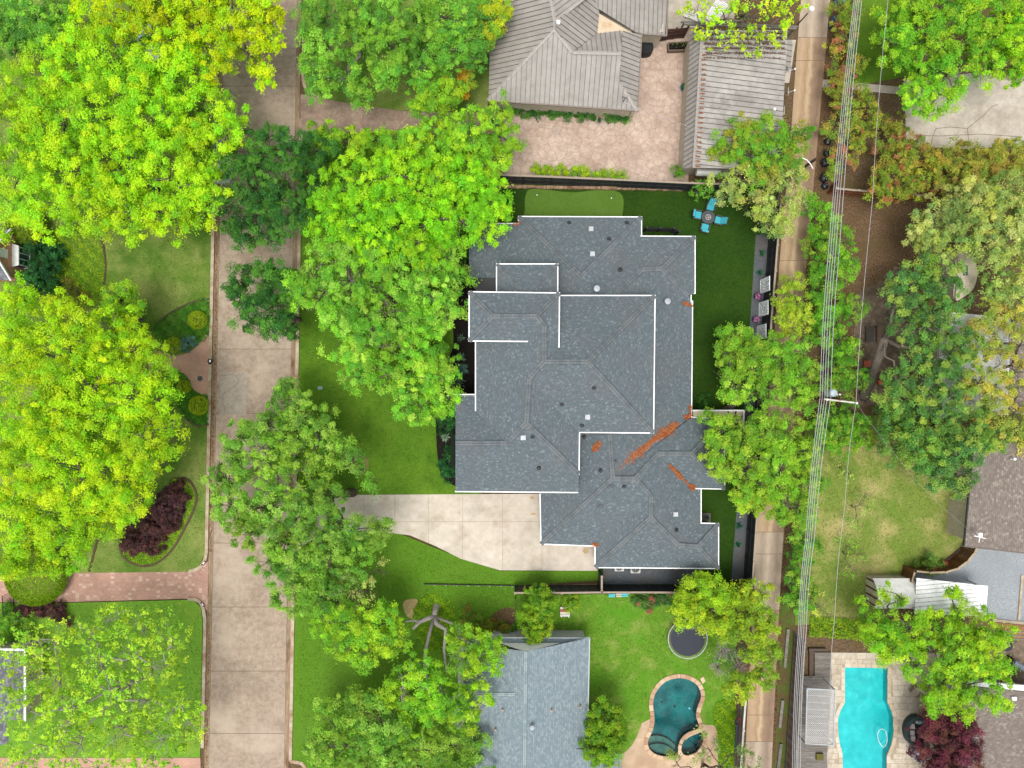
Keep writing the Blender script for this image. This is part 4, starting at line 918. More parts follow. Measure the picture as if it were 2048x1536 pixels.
faces_n = [[(976, 201, 3.2), (1275, 222, 3.2), (1240, 166, 3.9), (1242, 107, 4.95), (1145, 105, 4.95), PK],
           [(976, 201, 3.2), PK, (1100, -10, 5.6), (1096, -110, 5.6), (985, -110, 3.2)],
           [(1240, 166, 3.9), (1275, 222, 3.2), (1283, 70, 3.2), (1245, 62, 3.95), (1242, 107, 4.2)],
           [(1145, 105, 4.95), (1242, 107, 4.95), (1244, 60, 4.0), (1195, 68, 4.0)],
           [PK, (1145, 105, 4.95), (1195, 68, 4.0), (1196, 22, 4.1), (1185, -10, 4.9), (1173, -8, 5.6), (1110, 42, 5.6)],
           [(1185, -8, 4.9), (1197, 22, 4.0), (1270, 67, 3.2), (1333, 71, 3.2), (1341, -110, 3.2), (1185, -110, 4.9)],
           [(1110, 42, 5.6), (1173, -8, 5.6), (1185, -110, 5.5), (1096, -110, 5.6), (1100, -10, 5.6)]]
for i, f in enumerate(faces_n): panels(N_, f, M_MET, M_SEAM, 0.43, along={5: (0, -1), 2: (1, -0.12)}.get(i))
mb = MB(); mb.face([W(1193, 24, 4.02), W(1194, 68, 3.92), W(1268, 68, 3.25)]); mb.build('flat_roof_patch', ground_mat('membrane_tan', (L(232, 210, 178), L(240, 220, 190)), L(214, 170, 120), 1.0, 0.7, (0.6, 0.75), bump=0), N_)
M_METCAP = plain('metal_cap', L(178, 170, 162), 0.5)
for pts in ([(976, 201, 3.2), PK, (1145, 105, 4.95), (1242, 107, 4.95)], [PK, (1110, 42, 5.6), (1173, -8, 5.6)], [(1110, 42, 5.6), (1100, -10, 5.6)], [(1240, 166, 3.9), (1275, 222, 3.2)]): ridge(N_, pts, M_METCAP, 0.34, 0.06)
gutter(N_, [(976, 201, 3.2), (1275, 222, 3.2), (1283, 70, 3.2)], plain('gutter_taupe', L(150, 138, 126)), 0.12)
gutter(N_, [(1270, 67, 3.2), (1333, 71, 3.2), (1341, -100, 3.2)], plain('gutter_taupe', L(150, 138, 126)), 0.12)
walls(N_, [(986, 194), (1266, 212), (1274, 76), (1262, 62), (1326, 64), (1332, -100), (995, -100)], 0, 3.0, M_STUCCO)
mb = MB(); p = W(1116, 50, 5.7); mb.cyl(p, 0.1, 0.4, 10); mb.box(p + Vector((0, 0, 0.45)), (0.3, 0.3, 0.15)); mb.build('roof_vent', M_WHITE, N_)
mb = MB(); p = W(1247, 203, 3.5); mb.tube([p - Vector((0, 0, 0.2)), p + Vector((0, 0, 0.8))], 0.03, 6); mb.bar(p + Vector((-0.25, 0.1, 0.8)), p + Vector((0.25, -0.1, 0.8)), 0.06, 0.06); mb.build('service_mast', M_VENTGREY, N_)
G = empty('metal_roofed_garage', W(1470, 200, 0), 'garage with a stained pale metal roof beside the alley', 'garage')
panels(G, [(1380, 62, 3.0), (1405, 60, 4.1), (1388, 336, 4.1), (1366, 336, 3.0)], M_MET, M_SEAM, 0.44, along=(-1, -0.08))
panels(G, [(1405, 60, 4.1), (1575, 60, 3.0), (1560, 338, 3.0), (1388, 336, 4.1)], M_METD, M_SEAM, 0.46, along=(1, -0.06))
panels(G, [(1575, 80, 2.8), (1585, 80, 2.6), (1581, 141, 2.6), (1571, 141, 2.8)], M_MET, M_SEAM, 0.5, along=(1, 0))
garf = [[(1405, 60, 4.1), (1575, 60, 3.0), (1560, 338, 3.0), (1388, 336, 4.1)]]
litter('brown leaves drifted along the seams of the garage roof', [((1408, 68 + k * 9.5, 2.4 - 0.3 * k), (1570, 66 + k * 10, 2.2 - 0.3 * k)) for k in range(6)], 0.55, ((132, 96, 78), (112, 80, 64), (150, 112, 90)), garf, True)
litter('rusty stains of needles along the ridge of the garage roof', [((1404 - k * 0.62, 110 + k * 9.6, 1.0), (1414 - k * 0.62, 110 + k * 9.7, 0.6)) for k in range(24)], 1.4, ((190, 134, 92), (170, 112, 76)), garf, True)
ridge(G, [(1405, 60, 4.1), (1388, 336, 4.1)], M_METCAP, 0.3, 0.06)
walls(G, [(1384, 70), (1568, 70), (1556, 330), (1371, 330)], 0, 2.8, M_STUCCO)
mb = MB(); p = W(1544, 224, 3.3); mb.cyl(p - Vector((0, 0, 0.3)), 0.07, 0.9, 8); mb.box(p + Vector((0, 0, 0.6)), (0.2, 0.2, 0.16)); mb.build('flue', M_WHITE, G)
mb = MB(); mb.tube([W(1392, 344, 2.2), W(1440, 346, 2.2)], 0.35, 12); mb.build('storage_tank', plain('tank_grey', L(196, 194, 188), 0.4), G)

# ---------- the pale blue shingled house at the bottom
B_ = empty('pale_roofed_house', W(1050, 1430, 0), 'house with pale blue grey shingles and a white gable at the bottom', 'house')
fb = [[(1052, 1303, 5.0), (1179, 1276, 2.9), (1176, 1425, 2.9), (1176, 1640, 2.9), (1048, 1640, 5.0)],
      [(1052, 1303, 5.0), (1048, 1640, 5.0), (930, 1640, 2.9), (935, 1452, 3.0), (1030, 1389, 4.7), (985, 1330, 3.8), (961, 1290, 3.3)],
      [(961, 1275, 2.9), (1179, 1276, 2.9), (1120, 1290, 3.4), (999, 1290, 3.4)],
      [(1030, 1389, 4.7), (985, 1388, 4.7), (935, 1388, 4.7), (903, 1458, 2.9), (935, 1452, 3.0)],
      [(1030, 1389, 4.7), (935, 1388, 4.7), (908, 1310, 2.9), (940, 1282, 2.9), (961, 1290, 3.3), (985, 1330, 3.9)],
      [(1100, 1500, 3.6), (1146, 1497, 3.4), (1243, 1508, 2.7), (1243, 1640, 2.7), (1100, 1640, 3.6)]]
roof('roof', fb, M_SHBLUE, B_)
M_CAPB = shingle_mat('shingles_cap_blue', [(0.0, L(150, 168, 172)), (0.5, L(168, 184, 186))], 0.3, 0.3)
for pts in ([(1052, 1303, 5.0), (1048, 1640, 5.0)], [(1030, 1389, 4.7), (935, 1388, 4.7)], [(1120, 1290, 3.4), (1179, 1276, 2.9)]): ridge(B_, pts, M_CAPB, 0.3, 0.04)
mb = MB(); mb.face([W(999, 1286, 3.42), W(1052, 1304, 5.02), W(1120, 1286, 3.42)]); mb.build('gable', M_WHITE, B_)
gutter(B_, [(908, 1310, 2.9), (940, 1282, 2.9), (961, 1275, 2.9), (1179, 1276, 2.9), (1176, 1425, 2.9)], plain('gutter_pale', L(200, 208, 210)), 0.1)
walls(B_, [(916, 1315), (962, 1282), (1172, 1282), (1170, 1620), (940, 1620), (940, 1440), (916, 1440)], 0, 2.75, M_STUCCOW)
mb = MB(); mb.prism([W(1100, 1271, 0.4), W(1160, 1271, 0.4), W(1160, 1285, 0.4), W(1100, 1285, 0.4)], 0, 0.4); mb.build('step', M_STUCCOW, B_)
for px, py in ((1005, 1417), (1103, 1418), (1160, 1411), (991, 1456)):
    z = zon(fb, px, py); p = W(px, py, z); mb = MB(); mb.lathe(p - Vector((0, 0, 0.08)), [(0.12, 0), (0.12, 0.1), (0.07, 0.14), (0.07, 0.4), (0.09, 0.4), (0.09, 0.48), (0, 0.48)], 10); mb.build('vent_pipe', M_TERRA, B_)
p = W(1064, 1450, zon(fb, 1064, 1450)); mb = MB(); mb.lathe(p - Vector((0, 0, 0.1)), [(0.12, 0), (0.12, 0.5), (0.2, 0.52), (0.2, 0.62), (0.0, 0.72)], 12); mb.build('flue', M_VENTPALE, B_)

# ---------- houses cut by the picture edges
E_ = empty('taupe_roofed_house', W(2010, 1000, 0), 'house with taupe shingle roof and cream wall at the right edge', 'house')
fe = [[(1947, 890, 3.0), (1928, 1091, 3.0), (1949, 1094, 3.2), (2110, 1112, 4.6), (2110, 880, 4.6)]]
roof('roof', fe, M_SHBROWN, E_); gutter(E_, [(1947, 890, 3.0), (1928, 1091, 3.0)], M_DARK, 0.12)
gutter(E_, [(1928, 1092, 3.0), (1949, 1095, 3.2), (2110, 1113, 4.6)], plain('fascia_grey', L(120, 108, 100)), 0.1)
walls(E_, [(1951, 895), (1933, 1080), (2105, 1098), (2105, 890)], 0, 2.9, M_STUCCO)
mb = MB(); p = W(1946, 1067, 3.3); mb.tube([p, p + Vector((0, 0, 0.9))], 0.03, 6); mb.bar(p + Vector((-0.5, 0, 0.9)), p + Vector((0.5, -0.25, 0.9)), 0.06, 0.05); mb.bar(p + Vector((-0.1, -0.6, 0.9)), p + Vector((0.05, 0.3, 0.9)), 0.05, 0.05); mb.box(p + Vector((0, 0.1, 0.9)), (0.35, 0.3, 0.2)); mb.build('antenna', M_WHITE, E_)
mb = MB(); mb.cyl(W(2022, 917, 3.8), 0.12, 0.5, 10); mb.build('roof_vent', M_WHITE, E_)
F_ = empty('white_roofed_house', W(1955, 740, 0), 'low house with a white flat roof under the big trees', 'house')
mb = MB(); mb.prism([W(1880, 622, 3.0), W(2022, 636, 3.0), W(2016, 830, 3.0), W(1876, 836, 3.0)], 2.8, 3.0); mb.build('roof', M_STUCCOW, F_)
mb = MB()
for k in range(7): mb.bar(W(1883, 640 + k * 28, 3.03), W(2018, 652 + k * 27, 3.03), 0.05, 0.06)
mb.build('seam', M_WHITE, F_); walls(F_, [(1888, 632), (2010, 644), (2006, 820), (1886, 826)], 0, 2.79, M_STUCCO)
mb = MB(); mb.prism([W(2022, 640, 2.6), W(2110, 650, 2.6), W(2110, 832, 2.6), W(2018, 826, 2.6)], 2.4, 2.6); mb.build('wing_roof', M_SHBROWN, F_)
Wt = empty('curved_garden_room', W(1930, 545, 0), 'rounded beige garden room with a dark skylight between the oaks', 'garden room')
arc = smooth_loop([(1912, 494), (1932, 496), (1948, 515), (1955, 545), (1948, 575), (1930, 592), (1912, 600), (1914, 560), (1916, 520)], 4)
mb = MB(); mb.prism([W(a, b, 2.4) for a, b in arc], 2.2, 2.4); mb.build('roof', M_STUCCO, Wt)
mb = MB(); mb.prism([W(1024 + (a - 1024) * 0.995, 546 + (b - 546) * 0.93, 2.2) for a, b in arc], 0, 2.2); mb.build('wall', M_STUCCO, Wt)
mb = MB(); mb.box(W(1931, 541, 2.45), (0.35, 0.9, 0.12)); mb.build('skylight', M_GLASS, Wt)
SE = empty('grey_brown_roofed_house', W(1990, 1450, 0), 'house with mottled grey brown shingles in the bottom right corner', 'house')
roof('roof', [[(1880, 1366, 2.9), (2110, 1390, 2.9), (2110, 1640, 4.4), (1880, 1640, 4.4)]], M_SHBROWN, SE)
mb = MB(); mb.prism([W(1880, 1357, 2.9), W(2110, 1376, 2.9), W(2110, 1388, 2.9), W(1880, 1365, 2.9)], 2.7, 2.9); mb.build('eave', M_WHITE, SE)
walls(SE, [(1890, 1372), (2105, 1396), (2105, 1600), (1890, 1600)], 0, 2.65, M_STUCCO)
mb = MB(); mb.box(W(2028, 1397, 3.1), (0.4, 0.3, 0.15)); mb.build('roof_vent', M_WHITE, SE)
BW = empty('brick_gabled_house', W(0, 500, 0), 'red brick gabled house with a white bay window at the left edge', 'house')
gw = [W(58, 477, 0), W(58, 562, 0)]
x0 = gw[0].x; yN, yS, ym = gw[0].y, gw[1].y, (gw[0].y + gw[1].y) / 2
mb = MB(); pts = [(x0, yS, 0), (x0, yN, 0), (x0, yN, 2.6), (x0, ym, 4.6), (x0, yS, 2.6)]
mb.face(pts[::-1], 0, [(p[1], p[2]) for p in pts[::-1]])
mb.face([(x0 - 9, yN, 0), (x0 - 9, yN, 2.6), (x0, yN, 2.6), (x0, yN, 0)]); mb.face([(x0, yS, 0), (x0, yS, 2.6), (x0 - 9, yS, 2.6), (x0 - 9, yS, 0)])
mb.build('wall', M_WALLB, BW)
mb = MB(); ov = 0.3
for ya in (yN, yS):
    sg = 1 if ya > ym else -1; mb.face([(x0 + 0.15, ym, 4.75), (x0 + 0.15, ya + sg * ov, 2.5), (x0 - 9, ya + sg * ov, 2.5), (x0 - 9, ym, 4.75)], 0, [(0, 2.4), (0, 0), (9, 0), (9, 2.4)])
mb.build('roof', M_SHGREY, BW)
for ya in (yN, yS):
    sg = 1 if ya > ym else -1; mb = MB(); mb.bar((x0 + 0.17, ym, 4.76), (x0 + 0.17, ya + sg * ov, 2.51), 0.14, 0.16); mb.build('rake_trim', M_WHITE, BW)
mb = MB(); mb.prism([(x0, ym - 0.95), (x0 + 0.5, ym - 0.8), (x0 + 0.5, ym + 0.8), (x0, ym + 0.95)], 0.7, 2.1); mb.build('bay_window', M_GLASS, BW)
for k in range(4):
    mb = MB(); mb.box((x0 + 0.52, ym - 0.8 + k * 0.53, 1.4), (0.07, 0.08, 1.4)); mb.build('mullion', M_WHITE, BW)
mb = MB(); mb.prism([(x0 + 0.01, ym - 1.05), (x0 + 0.62, ym - 0.88), (x0 + 0.62, ym + 0.88), (x0 + 0.01, ym + 1.05)], 2.1, 2.22); mb.prism([(x0 + 0.01, ym - 1.0), (x0 + 0.58, ym - 0.85), (x0 + 0.58, ym + 0.85), (x0 + 0.01, ym + 1.0)], 0.58, 0.7); mb.build('bay_trim', M_WHITE, BW)
mb = MB(); mb.prism([(x0 + 0.0, ym - 0.4), (x0 + 0.06, ym - 0.4), (x0 + 0.06, ym + 0.4), (x0 + 0.0, ym + 0.4)], 2.75, 3.7); mb.build('gable_vent', M_WHITE, BW)
SW = empty('grey_roofed_house', W(0, 1400, 0), 'grey shingle roofed house behind the thin tree at the lower left', 'house')
roof('roof', [[(50, 1300, 3.0), (50, 1440, 3.0), (-40, 1440, 4.4), (-40, 1300, 4.4)], [(12, 1440, 3.0), (20, 1490, 3.0), (-60, 1490, 4.0), (-60, 1440, 4.2)]], M_SHGREY, SW)
gutter(SW, [(0, 1299, 3.8), (50, 1299, 3.0), (50, 1440, 3.0)], M_WHITE, 0.2)
walls(SW, [(44, 1304), (44, 1434), (-60, 1434), (-60, 1304)], 0, 2.85, M_STUCCO)
# ------------------------------------------------------------------ fences, furniture, poles and other things
M_FENCE = plain('fence_charcoal', L(40, 43, 46), 0.7); M_FENCE2 = plain('fence_charcoal_b', L(52, 55, 58), 0.7)
M_RAILCAP = plain('cap_rail', L(176, 160, 140), 0.8); M_WOODBR = plain('wood_brown', L(128, 82, 40), 0.75); M_WOODBR2 = plain('wood_brown_b', L(108, 66, 32), 0.75)
M_WOODGREY = ground_mat('wood_weathered', (L(116, 112, 106), L(168, 162, 154)), L(140, 132, 122), 3.0, 0.6, bump=0.4, perobj=0.14, stretch=(0.6, 5, 1))
M_WOODRED = plain('wood_red', L(140, 84, 52), 0.8); M_STONE = ground_mat('ledge_stone', (L(150, 120, 92), L(196, 168, 138)), L(130, 98, 72), 5.0, 1.5, bump=0.8)
def fence(label, pts, h, mats, posts=2.4, cap=None, post_mat=None, name='board_fence', z0=0.05, bw=0.14, rails=True, capw=0.16, group=None):
    """pts: ground line in pixels; boards joined as one part, every post its own"""
    P = [W(a, b, 0) for a, b in pts]; e = empty(name, P[0], label, 'fence', group); bd = MB(); rl = MB(); cp = MB(); i = 0
    for a, b in zip(P[:-1], P[1:]):
        d = b - a; ln = d.length; d.normalize(); rz = math.atan2(d.y, d.x); n = max(1, int(ln / bw))
        for k in range(n):
            c = a + d * (k + 0.5) * ln / n; i += 1
            bd.box((c.x, c.y, z0 + (h - z0) / 2), (ln / n - 0.012, 0.022 + 0.006 * (i % 2), h - z0 - 0.02), rz, (i * 7 // 3) % len(mats))
        s = Vector((d.y, -d.x, 0)) * 0.035
        for zz in ((0.35, h * 0.55, h - 0.3) if rails else ()): rl.bar(a + s + Vector((0, 0, zz)), b + s + Vector((0, 0, zz)), 0.045, 0.09)
        if cap: cp.bar(a + Vector((0, 0, h + 0.02)), b + Vector((0, 0, h + 0.02)), capw, 0.05)
        m = max(1, round(ln / posts))
        for k in range(m + (1 if b == P[-1] else 0)):
            c = a + d * k * ln / m; mb = MB(); mb.box((c.x, c.y, (h + 0.06) / 2), (0.12, 0.12, h + 0.06), rz); mb.box((c.x, c.y, h + 0.09), (0.2, 0.2, 0.05), rz, 1); mb.build('post', [post_mat or mats[0], cap or mats[0]], e)
    tag(bd.build('boards', mats, e), kind='stuff'); 
    if rails: tag(rl.build('rail', mats[0], e), kind='stuff')
    if cap: cp.build('cap_rail', cap, e)
    return e
CH = [M_FENCE, M_FENCE2]
fence('charcoal board fence with tan cap behind the putting green', [(992, 366), (1100, 370), (1240, 376), (1370, 382), (1440, 384)], 2.5, CH, 2.5, M_RAILCAP)
fence('charcoal board fence along the alley behind the gravel strip', [(1541, 420), (1535, 500), (1527, 600), (1517, 720), (1500, 950), (1486, 1165)], 2.4, CH, 2.4, M_RAILCAP)
fence('charcoal fence between the gravel side yard and the south lawn', [(1030, 1170), (1120, 1170), (1196, 1169)], 2.4, CH, 2.4, M_RAILCAP)
fence('long charcoal fence below the gravel side yard', [(1198, 1169), (1300, 1169), (1400, 1170), (1484, 1170)], 2.4, CH, 2.4, M_RAILCAP)
fence('short charcoal cross fence beside the garage', [(1197, 1139), (1197, 1166)], 2.3, CH, 1.4, M_RAILCAP)
fence('charcoal fence left of the putting green', [(993, 376), (992, 410), (991, 444)], 2.2, CH, 2.2, M_RAILCAP)
fence('low black fence panel between house and turf', [(1287, 463), (1340, 464), (1350, 470)], 1.6, [M_BLACK], 1.1, None, M_BLACK, rails=True)
fence('brown board fence curving round the gravel court', [(1806, 1131), (1836, 1134), (1866, 1133), (1889, 1126), (1908, 1112), (1921, 1096), (1926, 1086)], 1.9, [M_WOODBR, M_WOODBR2], 1.6, plain('cap_pale', L(196, 176, 142)))
fence('short brown fence beside the white tarp shed', [(1800, 1152), (1806, 1131)], 1.9, [M_WOODBR, M_WOODBR2], 1.0, plain('cap_pale', L(196, 176, 142)))
fence('weathered tall fence with steel posts by the wooden deck', [(1587, 1265), (1580, 1370), (1573, 1470), (1566, 1580)], 2.4, [plain('board_grey_brown', L(112, 92, 78), 0.85), plain('board_grey', L(132, 114, 100), 0.85)], 2.1, M_WOODGREY, plain('post_steel', L(120, 132, 150), 0.4))
fence('weathered alley fence beside the bright ground cover', [(1477, 1385), (1473, 1440), (1469, 1500), (1465, 1560)], 1.9, [plain('board_grey', L(132, 114, 100), 0.85), plain('board_taupe', L(116, 108, 98), 0.85)], 2.4, plain('cap_white', L(216, 214, 208)))
fence('reddish brown fence across the leafy yard', [(1655, 388), (1740, 396), (1830, 402)], 1.8, [M_WOODRED, M_WOODBR2], 2.2, M_RAILCAP)
fence('short reddish fence beside the black bags', [(1655, 388), (1662, 372)], 1.6, [M_WOODRED], 1.0)
fence('dark red fence behind the shrubs at the upper right', [(1690, 20), (1676, 130), (1664, 215)], 1.6, [M_WOODRED, M_WOODBR2], 2.2)
fence('brown board gate fence beside the grill', [(1322, 82), (1366, 76)], 1.9, [plain('fence_umber', L(92, 60, 48), 0.8)], 1.2)
# stone ledge under the northern fence
mb = MB(); r = random.Random(4); x = 993
led = empty('stone_ledge', W(1180, 376, 0), 'rough tan stone ledge at the foot of the northern fence', 'ledge')
while x < 1362:
    wd = r.uniform(8, 14); y = 374 + (x - 993) * 0.014
    MB().prism(PX([(x, y - 2), (x + wd - 0.6, y - 2), (x + wd - 0.6, y + r.uniform(3, 4.5)), (x, y + r.uniform(3, 4.5))]), 0.02, 0.36 + r.uniform(-0.05, 0.06)).build('stone', M_STONE, led); x += wd
# iron gate and black rail of the brick driveway
g_ = empty('iron_gate', W(40, 1205, 0), 'dark iron driveway gate at the left edge', 'gate'); mb = MB()
a, b = W(28, 1182, 0), W(30, 1222, 0); a2, b2 = W(52, 1182, 0), W(53, 1204, 0)
for zz in (0.15, 1.5): mb.bar(a + Vector((0, 0, zz)), b + Vector((0, 0, zz)), 0.05, 0.05); 
mb.build('rail', M_BLACK, g_)
for k in range(16):
    p = a.lerp(b, k / 15); mb = MB(); mb.box((p.x, p.y, 0.8), (0.03, 0.03, 1.5)); mb.build('bar', M_BLACK, g_)
i_ = empty('iron_gate', W(1328, 78, 0), 'small black iron gate beside the metal roofed house', 'gate'); a, b = W(1305, 84, 0), W(1330, 82, 0)
mb = MB()
for zz in (0.15, 1.4): mb.bar(a + Vector((0, 0, zz)), b + Vector((0, 0, zz)), 0.05, 0.05)
mb.build('rail', M_BLACK, i_)
for k in range(9):
    p = a.lerp(b, k / 8); mb = MB(); mb.box((p.x, p.y, 0.75), (0.03, 0.03, 1.4)); mb.build('bar', M_BLACK, i_)
# low black edging with spikes across the south lawn, wire fence
le = empty('lawn_edging', W(848, 1167, 0), 'thin black metal edging across the south lawn', 'edging'); mb = MB()
mb.bar(W(848, 1168, 0.2), W(1028, 1171, 0.2), 0.05, 0.26); mb.build('strip', M_BLACK, le)
for k in range(8):
    p = W(870 + k * 22, 1168.5 + k * 0.35, 0.2); MB().box(p + Vector((0, -0.06, 0.02)), (0.06, 0.06, 0.36)).build('stake', M_VENTPALE, le)
wf = empty('wire_fence', W(1030, 1190, 0), 'low dark wire fence left of the tall clipped evergreens', 'fence'); mb = MB()
for zz in (0.3, 0.65, 1.0): MB().bar(W(1031, 1192, 0) + Vector((0, 0, zz)), W(1031, 1268, 0) + Vector((0, 0, zz)), 0.03, 0.03).build('wire', M_DARK, wf)
for k in range(4): MB().box(W(1031, 1192 + k * 25, 0) + Vector((0, 0, 0.55)), (0.06, 0.06, 1.1)).build('post', M_DARK, wf)

# decorative screens standing in the gravel
M_SCREEN = plain('screen_white', (0.85, 0.86, 0.86, 1), 0.5)
def screen(label, px, y0, y1, h, seed):
    e = empty('garden_screen', W(px, (y0 + y1) / 2, 0), label, 'screen', 'white cut out screens along the alley fence'); r = random.Random(seed)
    a, b = W(px, y1, 0), W(px, y0, 0); ln = (b - a).length; d = (b - a).normalized(); rz = math.atan2(d.y, d.x)
    fr = MB(); P = lambda u, z: a + d * u + Vector((0, 0, 0.12 + z))
    hh = h - 0.12
    for u in (0.04, ln - 0.04): fr.bar(P(u, 0), P(u, hh), 0.05, 0.09)
    for z in (0.04, hh - 0.04): fr.bar(P(0, z), P(ln, z), 0.05, 0.09)
    fr.build('frame', M_SCREEN, e)
    pn = MB(); ny, nz = 5, 7; gy = [0.06] + [0.06 + (ln - 0.12) * (k + 1) / ny for k in range(ny)]; gz = [0.06 + (hh - 0.12) * k / nz for k in range(nz + 1)]
    jit = {(i, j): (r.uniform(-.05, .05) if 0 < i < ny else 0, r.uniform(-.07, .07) if 0 < j < nz else 0) for i in range(ny + 1) for j in range(nz + 1)}
    for i in range(ny + 1):
        for j in range(nz + 1):
            q = lambda ii, jj: P(gy[ii] + jit[(ii, jj)][0], gz[jj] + jit[(ii, jj)][1])
            if i < ny: pn.bar(q(i, j), q(i + 1, j), 0.025, 0.075)
            if j < nz: pn.bar(q(i, j), q(i, j + 1), 0.025, 0.075)
            if i < ny and j < nz:
                t = r.random()
                if t < 0.3: pn.bar(q(i, j), q(i + 1, j + 1), 0.025, 0.07)
                elif t < 0.5: pn.bar(q(i + 1, j), q(i, j + 1), 0.025, 0.07)
                elif t < 0.72: pn.face([q(i, j), q(i + 1, j), q(i, j + 1)])
    pn.build('lattice', M_SCREEN, e)
    for u in (0.1, ln - 0.1): MB().bar(a + d * u, P(u, 0.1), 0.05, 0.05).build('leg', M_SCREEN, e)
for lab, px, y0, y1, s in (('northernmost white cut out screen on the gravel strip', 1520, 560, 588, 1), ('white cut out screen between the two pink flower pots', 1517, 606, 634, 2), ('white cut out screen below the lower pink flower pot', 1513, 652, 680, 3), ('white cut out screen half hidden under the oak', 1506, 742, 770, 4)): screen(lab, px, y0, y1, 2.4, s)
def flower_pot(label, px, py, r=0.32, pot=M_DARK, flowers=((214, 96, 190), (232, 130, 206), (236, 220, 232)), green=None, name='flower_pot'):
    SEED[0] += 1; rng = np.random.default_rng(SEED[0]); b = W(px, py, 0.05); e = empty(name, b, label, 'flower pot')
    MB().lathe(b, [(0.0, 0.0), (r * 0.62, 0.0), (r * 0.9, 0.42), (r, 0.44), (r, 0.5), (r * 0.85, 0.5), (r * 0.8, 0.42), (0, 0.42)], 18).build('pot', pot, e)
    n = 150; d = rng.normal(size=(n, 3)); d /= np.linalg.norm(d, axis=1, keepdims=True); d[:, 2] = np.abs(d[:, 2])
    P = np.array(tuple(b)) + np.array([0, 0, 0.46]) + d * np.array([r * 1.05, r * 1.05, 0.35]) * rng.uniform(0.5, 1, (n, 1))
    leaf_object('foliage', P[:70], d[:70] + 0.2, 0.14 * np.ones(70), (green if green is not None else DKS)[rng.integers(0, 3, 70)], e, rng=rng)
    fl = pal(*flowers, k=0.6); leaf_object('blossom', P[70:] + np.array([0, 0, 0.08]), d[70:] + np.array([0, 0, 0.6]), 0.13 * np.ones(n - 70), fl[rng.integers(0, len(fl), n - 70)], e, rng=rng, aspect=0.9)
flower_pot('pot of pink flowers between the first and second screens', 1512, 594); flower_pot('pot of pink flowers between the second and third screens', 1509, 640)
for k, (px, py, lab) in enumerate(((1526, 466, 'northernmost blue green agave on the gravel strip under the olive tree'), (1523, 507, 'second blue green agave on the gravel strip'), (1519, 546, 'blue green agave just above the white screens'), (1479, 1015, 'agave on the lower gravel strip just below the oak'), (1477, 1051, 'agave on the lower gravel strip beside the roof inner corner'), (1475, 1088, 'lowest agave on the gravel strip'))): rosette(lab, px, py, 9, pal((60, 112, 84), (74, 128, 96), (50, 98, 74)), 'agave', 36, 0.45, 0.07)
rosette('round silver blue rosette in the mulch bed by the house wall', 925, 738, 14, BLUEG, 'desert_spoon', 130, 0.7, 0.035)
rosette('spiky green yucca above the silver blue rosette', 923, 714, 13, AGV, 'yucca', 30, 0.5, 0.04); rosette('spiky green yucca below the silver blue rosette', 920, 765, 14, AGV, 'yucca', 30, 0.5, 0.04)
rosette('spiky yucca under the tower eave', 922, 676, 11, AGV, 'yucca', 24, 0.5, 0.04); rosette('pale yucca in the mulch bed between two round shrubs', 891, 874, 11, pal((140, 170, 140), (160, 188, 156), (120, 150, 120)), 'yucca', 60, 0.55, 0.05)

# fire table and four armchairs
ft = empty('fire_table', W(1413, 437, 0.06), 'round dark fire table with a pale burner on the turf', 'table'); b = W(1413, 437, 0.06)
M_RATTAN = plain('rattan_grey', L(86, 84, 82), 0.7); M_TEAL = plain('cushion_turquoise', L(74, 196, 212), 0.8)
MB().lathe(b, [(0.42, 0), (0.45, 0.05), (0.4, 0.5), (0.0, 0.5)], 24).build('base', M_RATTAN, ft)
mb = MB(); mb.lathe(b + Vector((0, 0, 0.5)), [(0.0, 0), (0.62, 0), (0.64, 0.03), (0.62, 0.07), (0.28, 0.07), (0.26, 0.04), (0.0, 0.04)], 32); mb.build('top', plain('table_slate', L(78, 82, 86), 0.6), ft)
r = random.Random(5); mb = MB()
for k in range(40):
    t, q = r.uniform(0, 6.28), 0.22 * math.sqrt(r.random()); mb.box(b + Vector((q * math.cos(t), q * math.sin(t), 0.57)), (0.05, 0.04, 0.04), t)
mb.build('fire_glass', plain('glass_pale', L(222, 206, 190), 0.3), ft)
MB().tube([b + Vector((0.25 * math.cos(t), 0.25 * math.sin(t), 0.58)) for t in [k * 0.4488 for k in range(15)]], 0.025, 6).build('burner_ring', M_VENTPALE, ft)
def armchair(label, px, py, ang, mats=(None, None), name='armchair', w_=0.68, group=None, recl=0.0):
    b = W(px, py, 0.06); e = empty(name, b, label, 'chair', group); e.rotation_euler[2] = ang
    fm, cm = mats[0] or M_RATTAN, mats[1] or M_TEAL
    def put(mb, nm, mt, parent=e, bev=0.03):
        me_o = mb.build(nm, mt); me_o.parent = parent
        if bev:
            bv = me_o.modifiers.new('bevel', 'BEVEL'); bv.width = bev; bv.segments = 2
        return me_o
    for sx in (-1, 1):
        put(MB().box((sx * (w_ / 2 + 0.05), 0, 0.58), (0.09, 0.72, 0.05)), 'armrest', fm, bev=0.015)
        for sy in (-0.3, 0.3): put(MB().box((sx * (w_ / 2 + 0.05), sy, 0.28), (0.05, 0.05, 0.56)), 'leg', fm, bev=0)
    put(MB().box((0, 0.0, 0.27), (w_, 0.72, 0.1)), 'seat_frame', fm, bev=0.01)
    put(MB().box((0, 0.03, 0.39), (w_ - 0.06, 0.66, 0.15)), 'seat_cushion', cm, bev=0.05)
    put(MB().box((0, -0.42 - recl * 0.1, 0.68), (w_, 0.07, 0.72), rx=0.28 + recl), 'back_frame', fm, bev=0.015)
    put(MB().box((0, -0.34 - recl * 0.1, 0.74), (w_ - 0.06, 0.14, 0.6), rx=0.28 + recl), 'back_cushion', cm, bev=0.05)
    return e
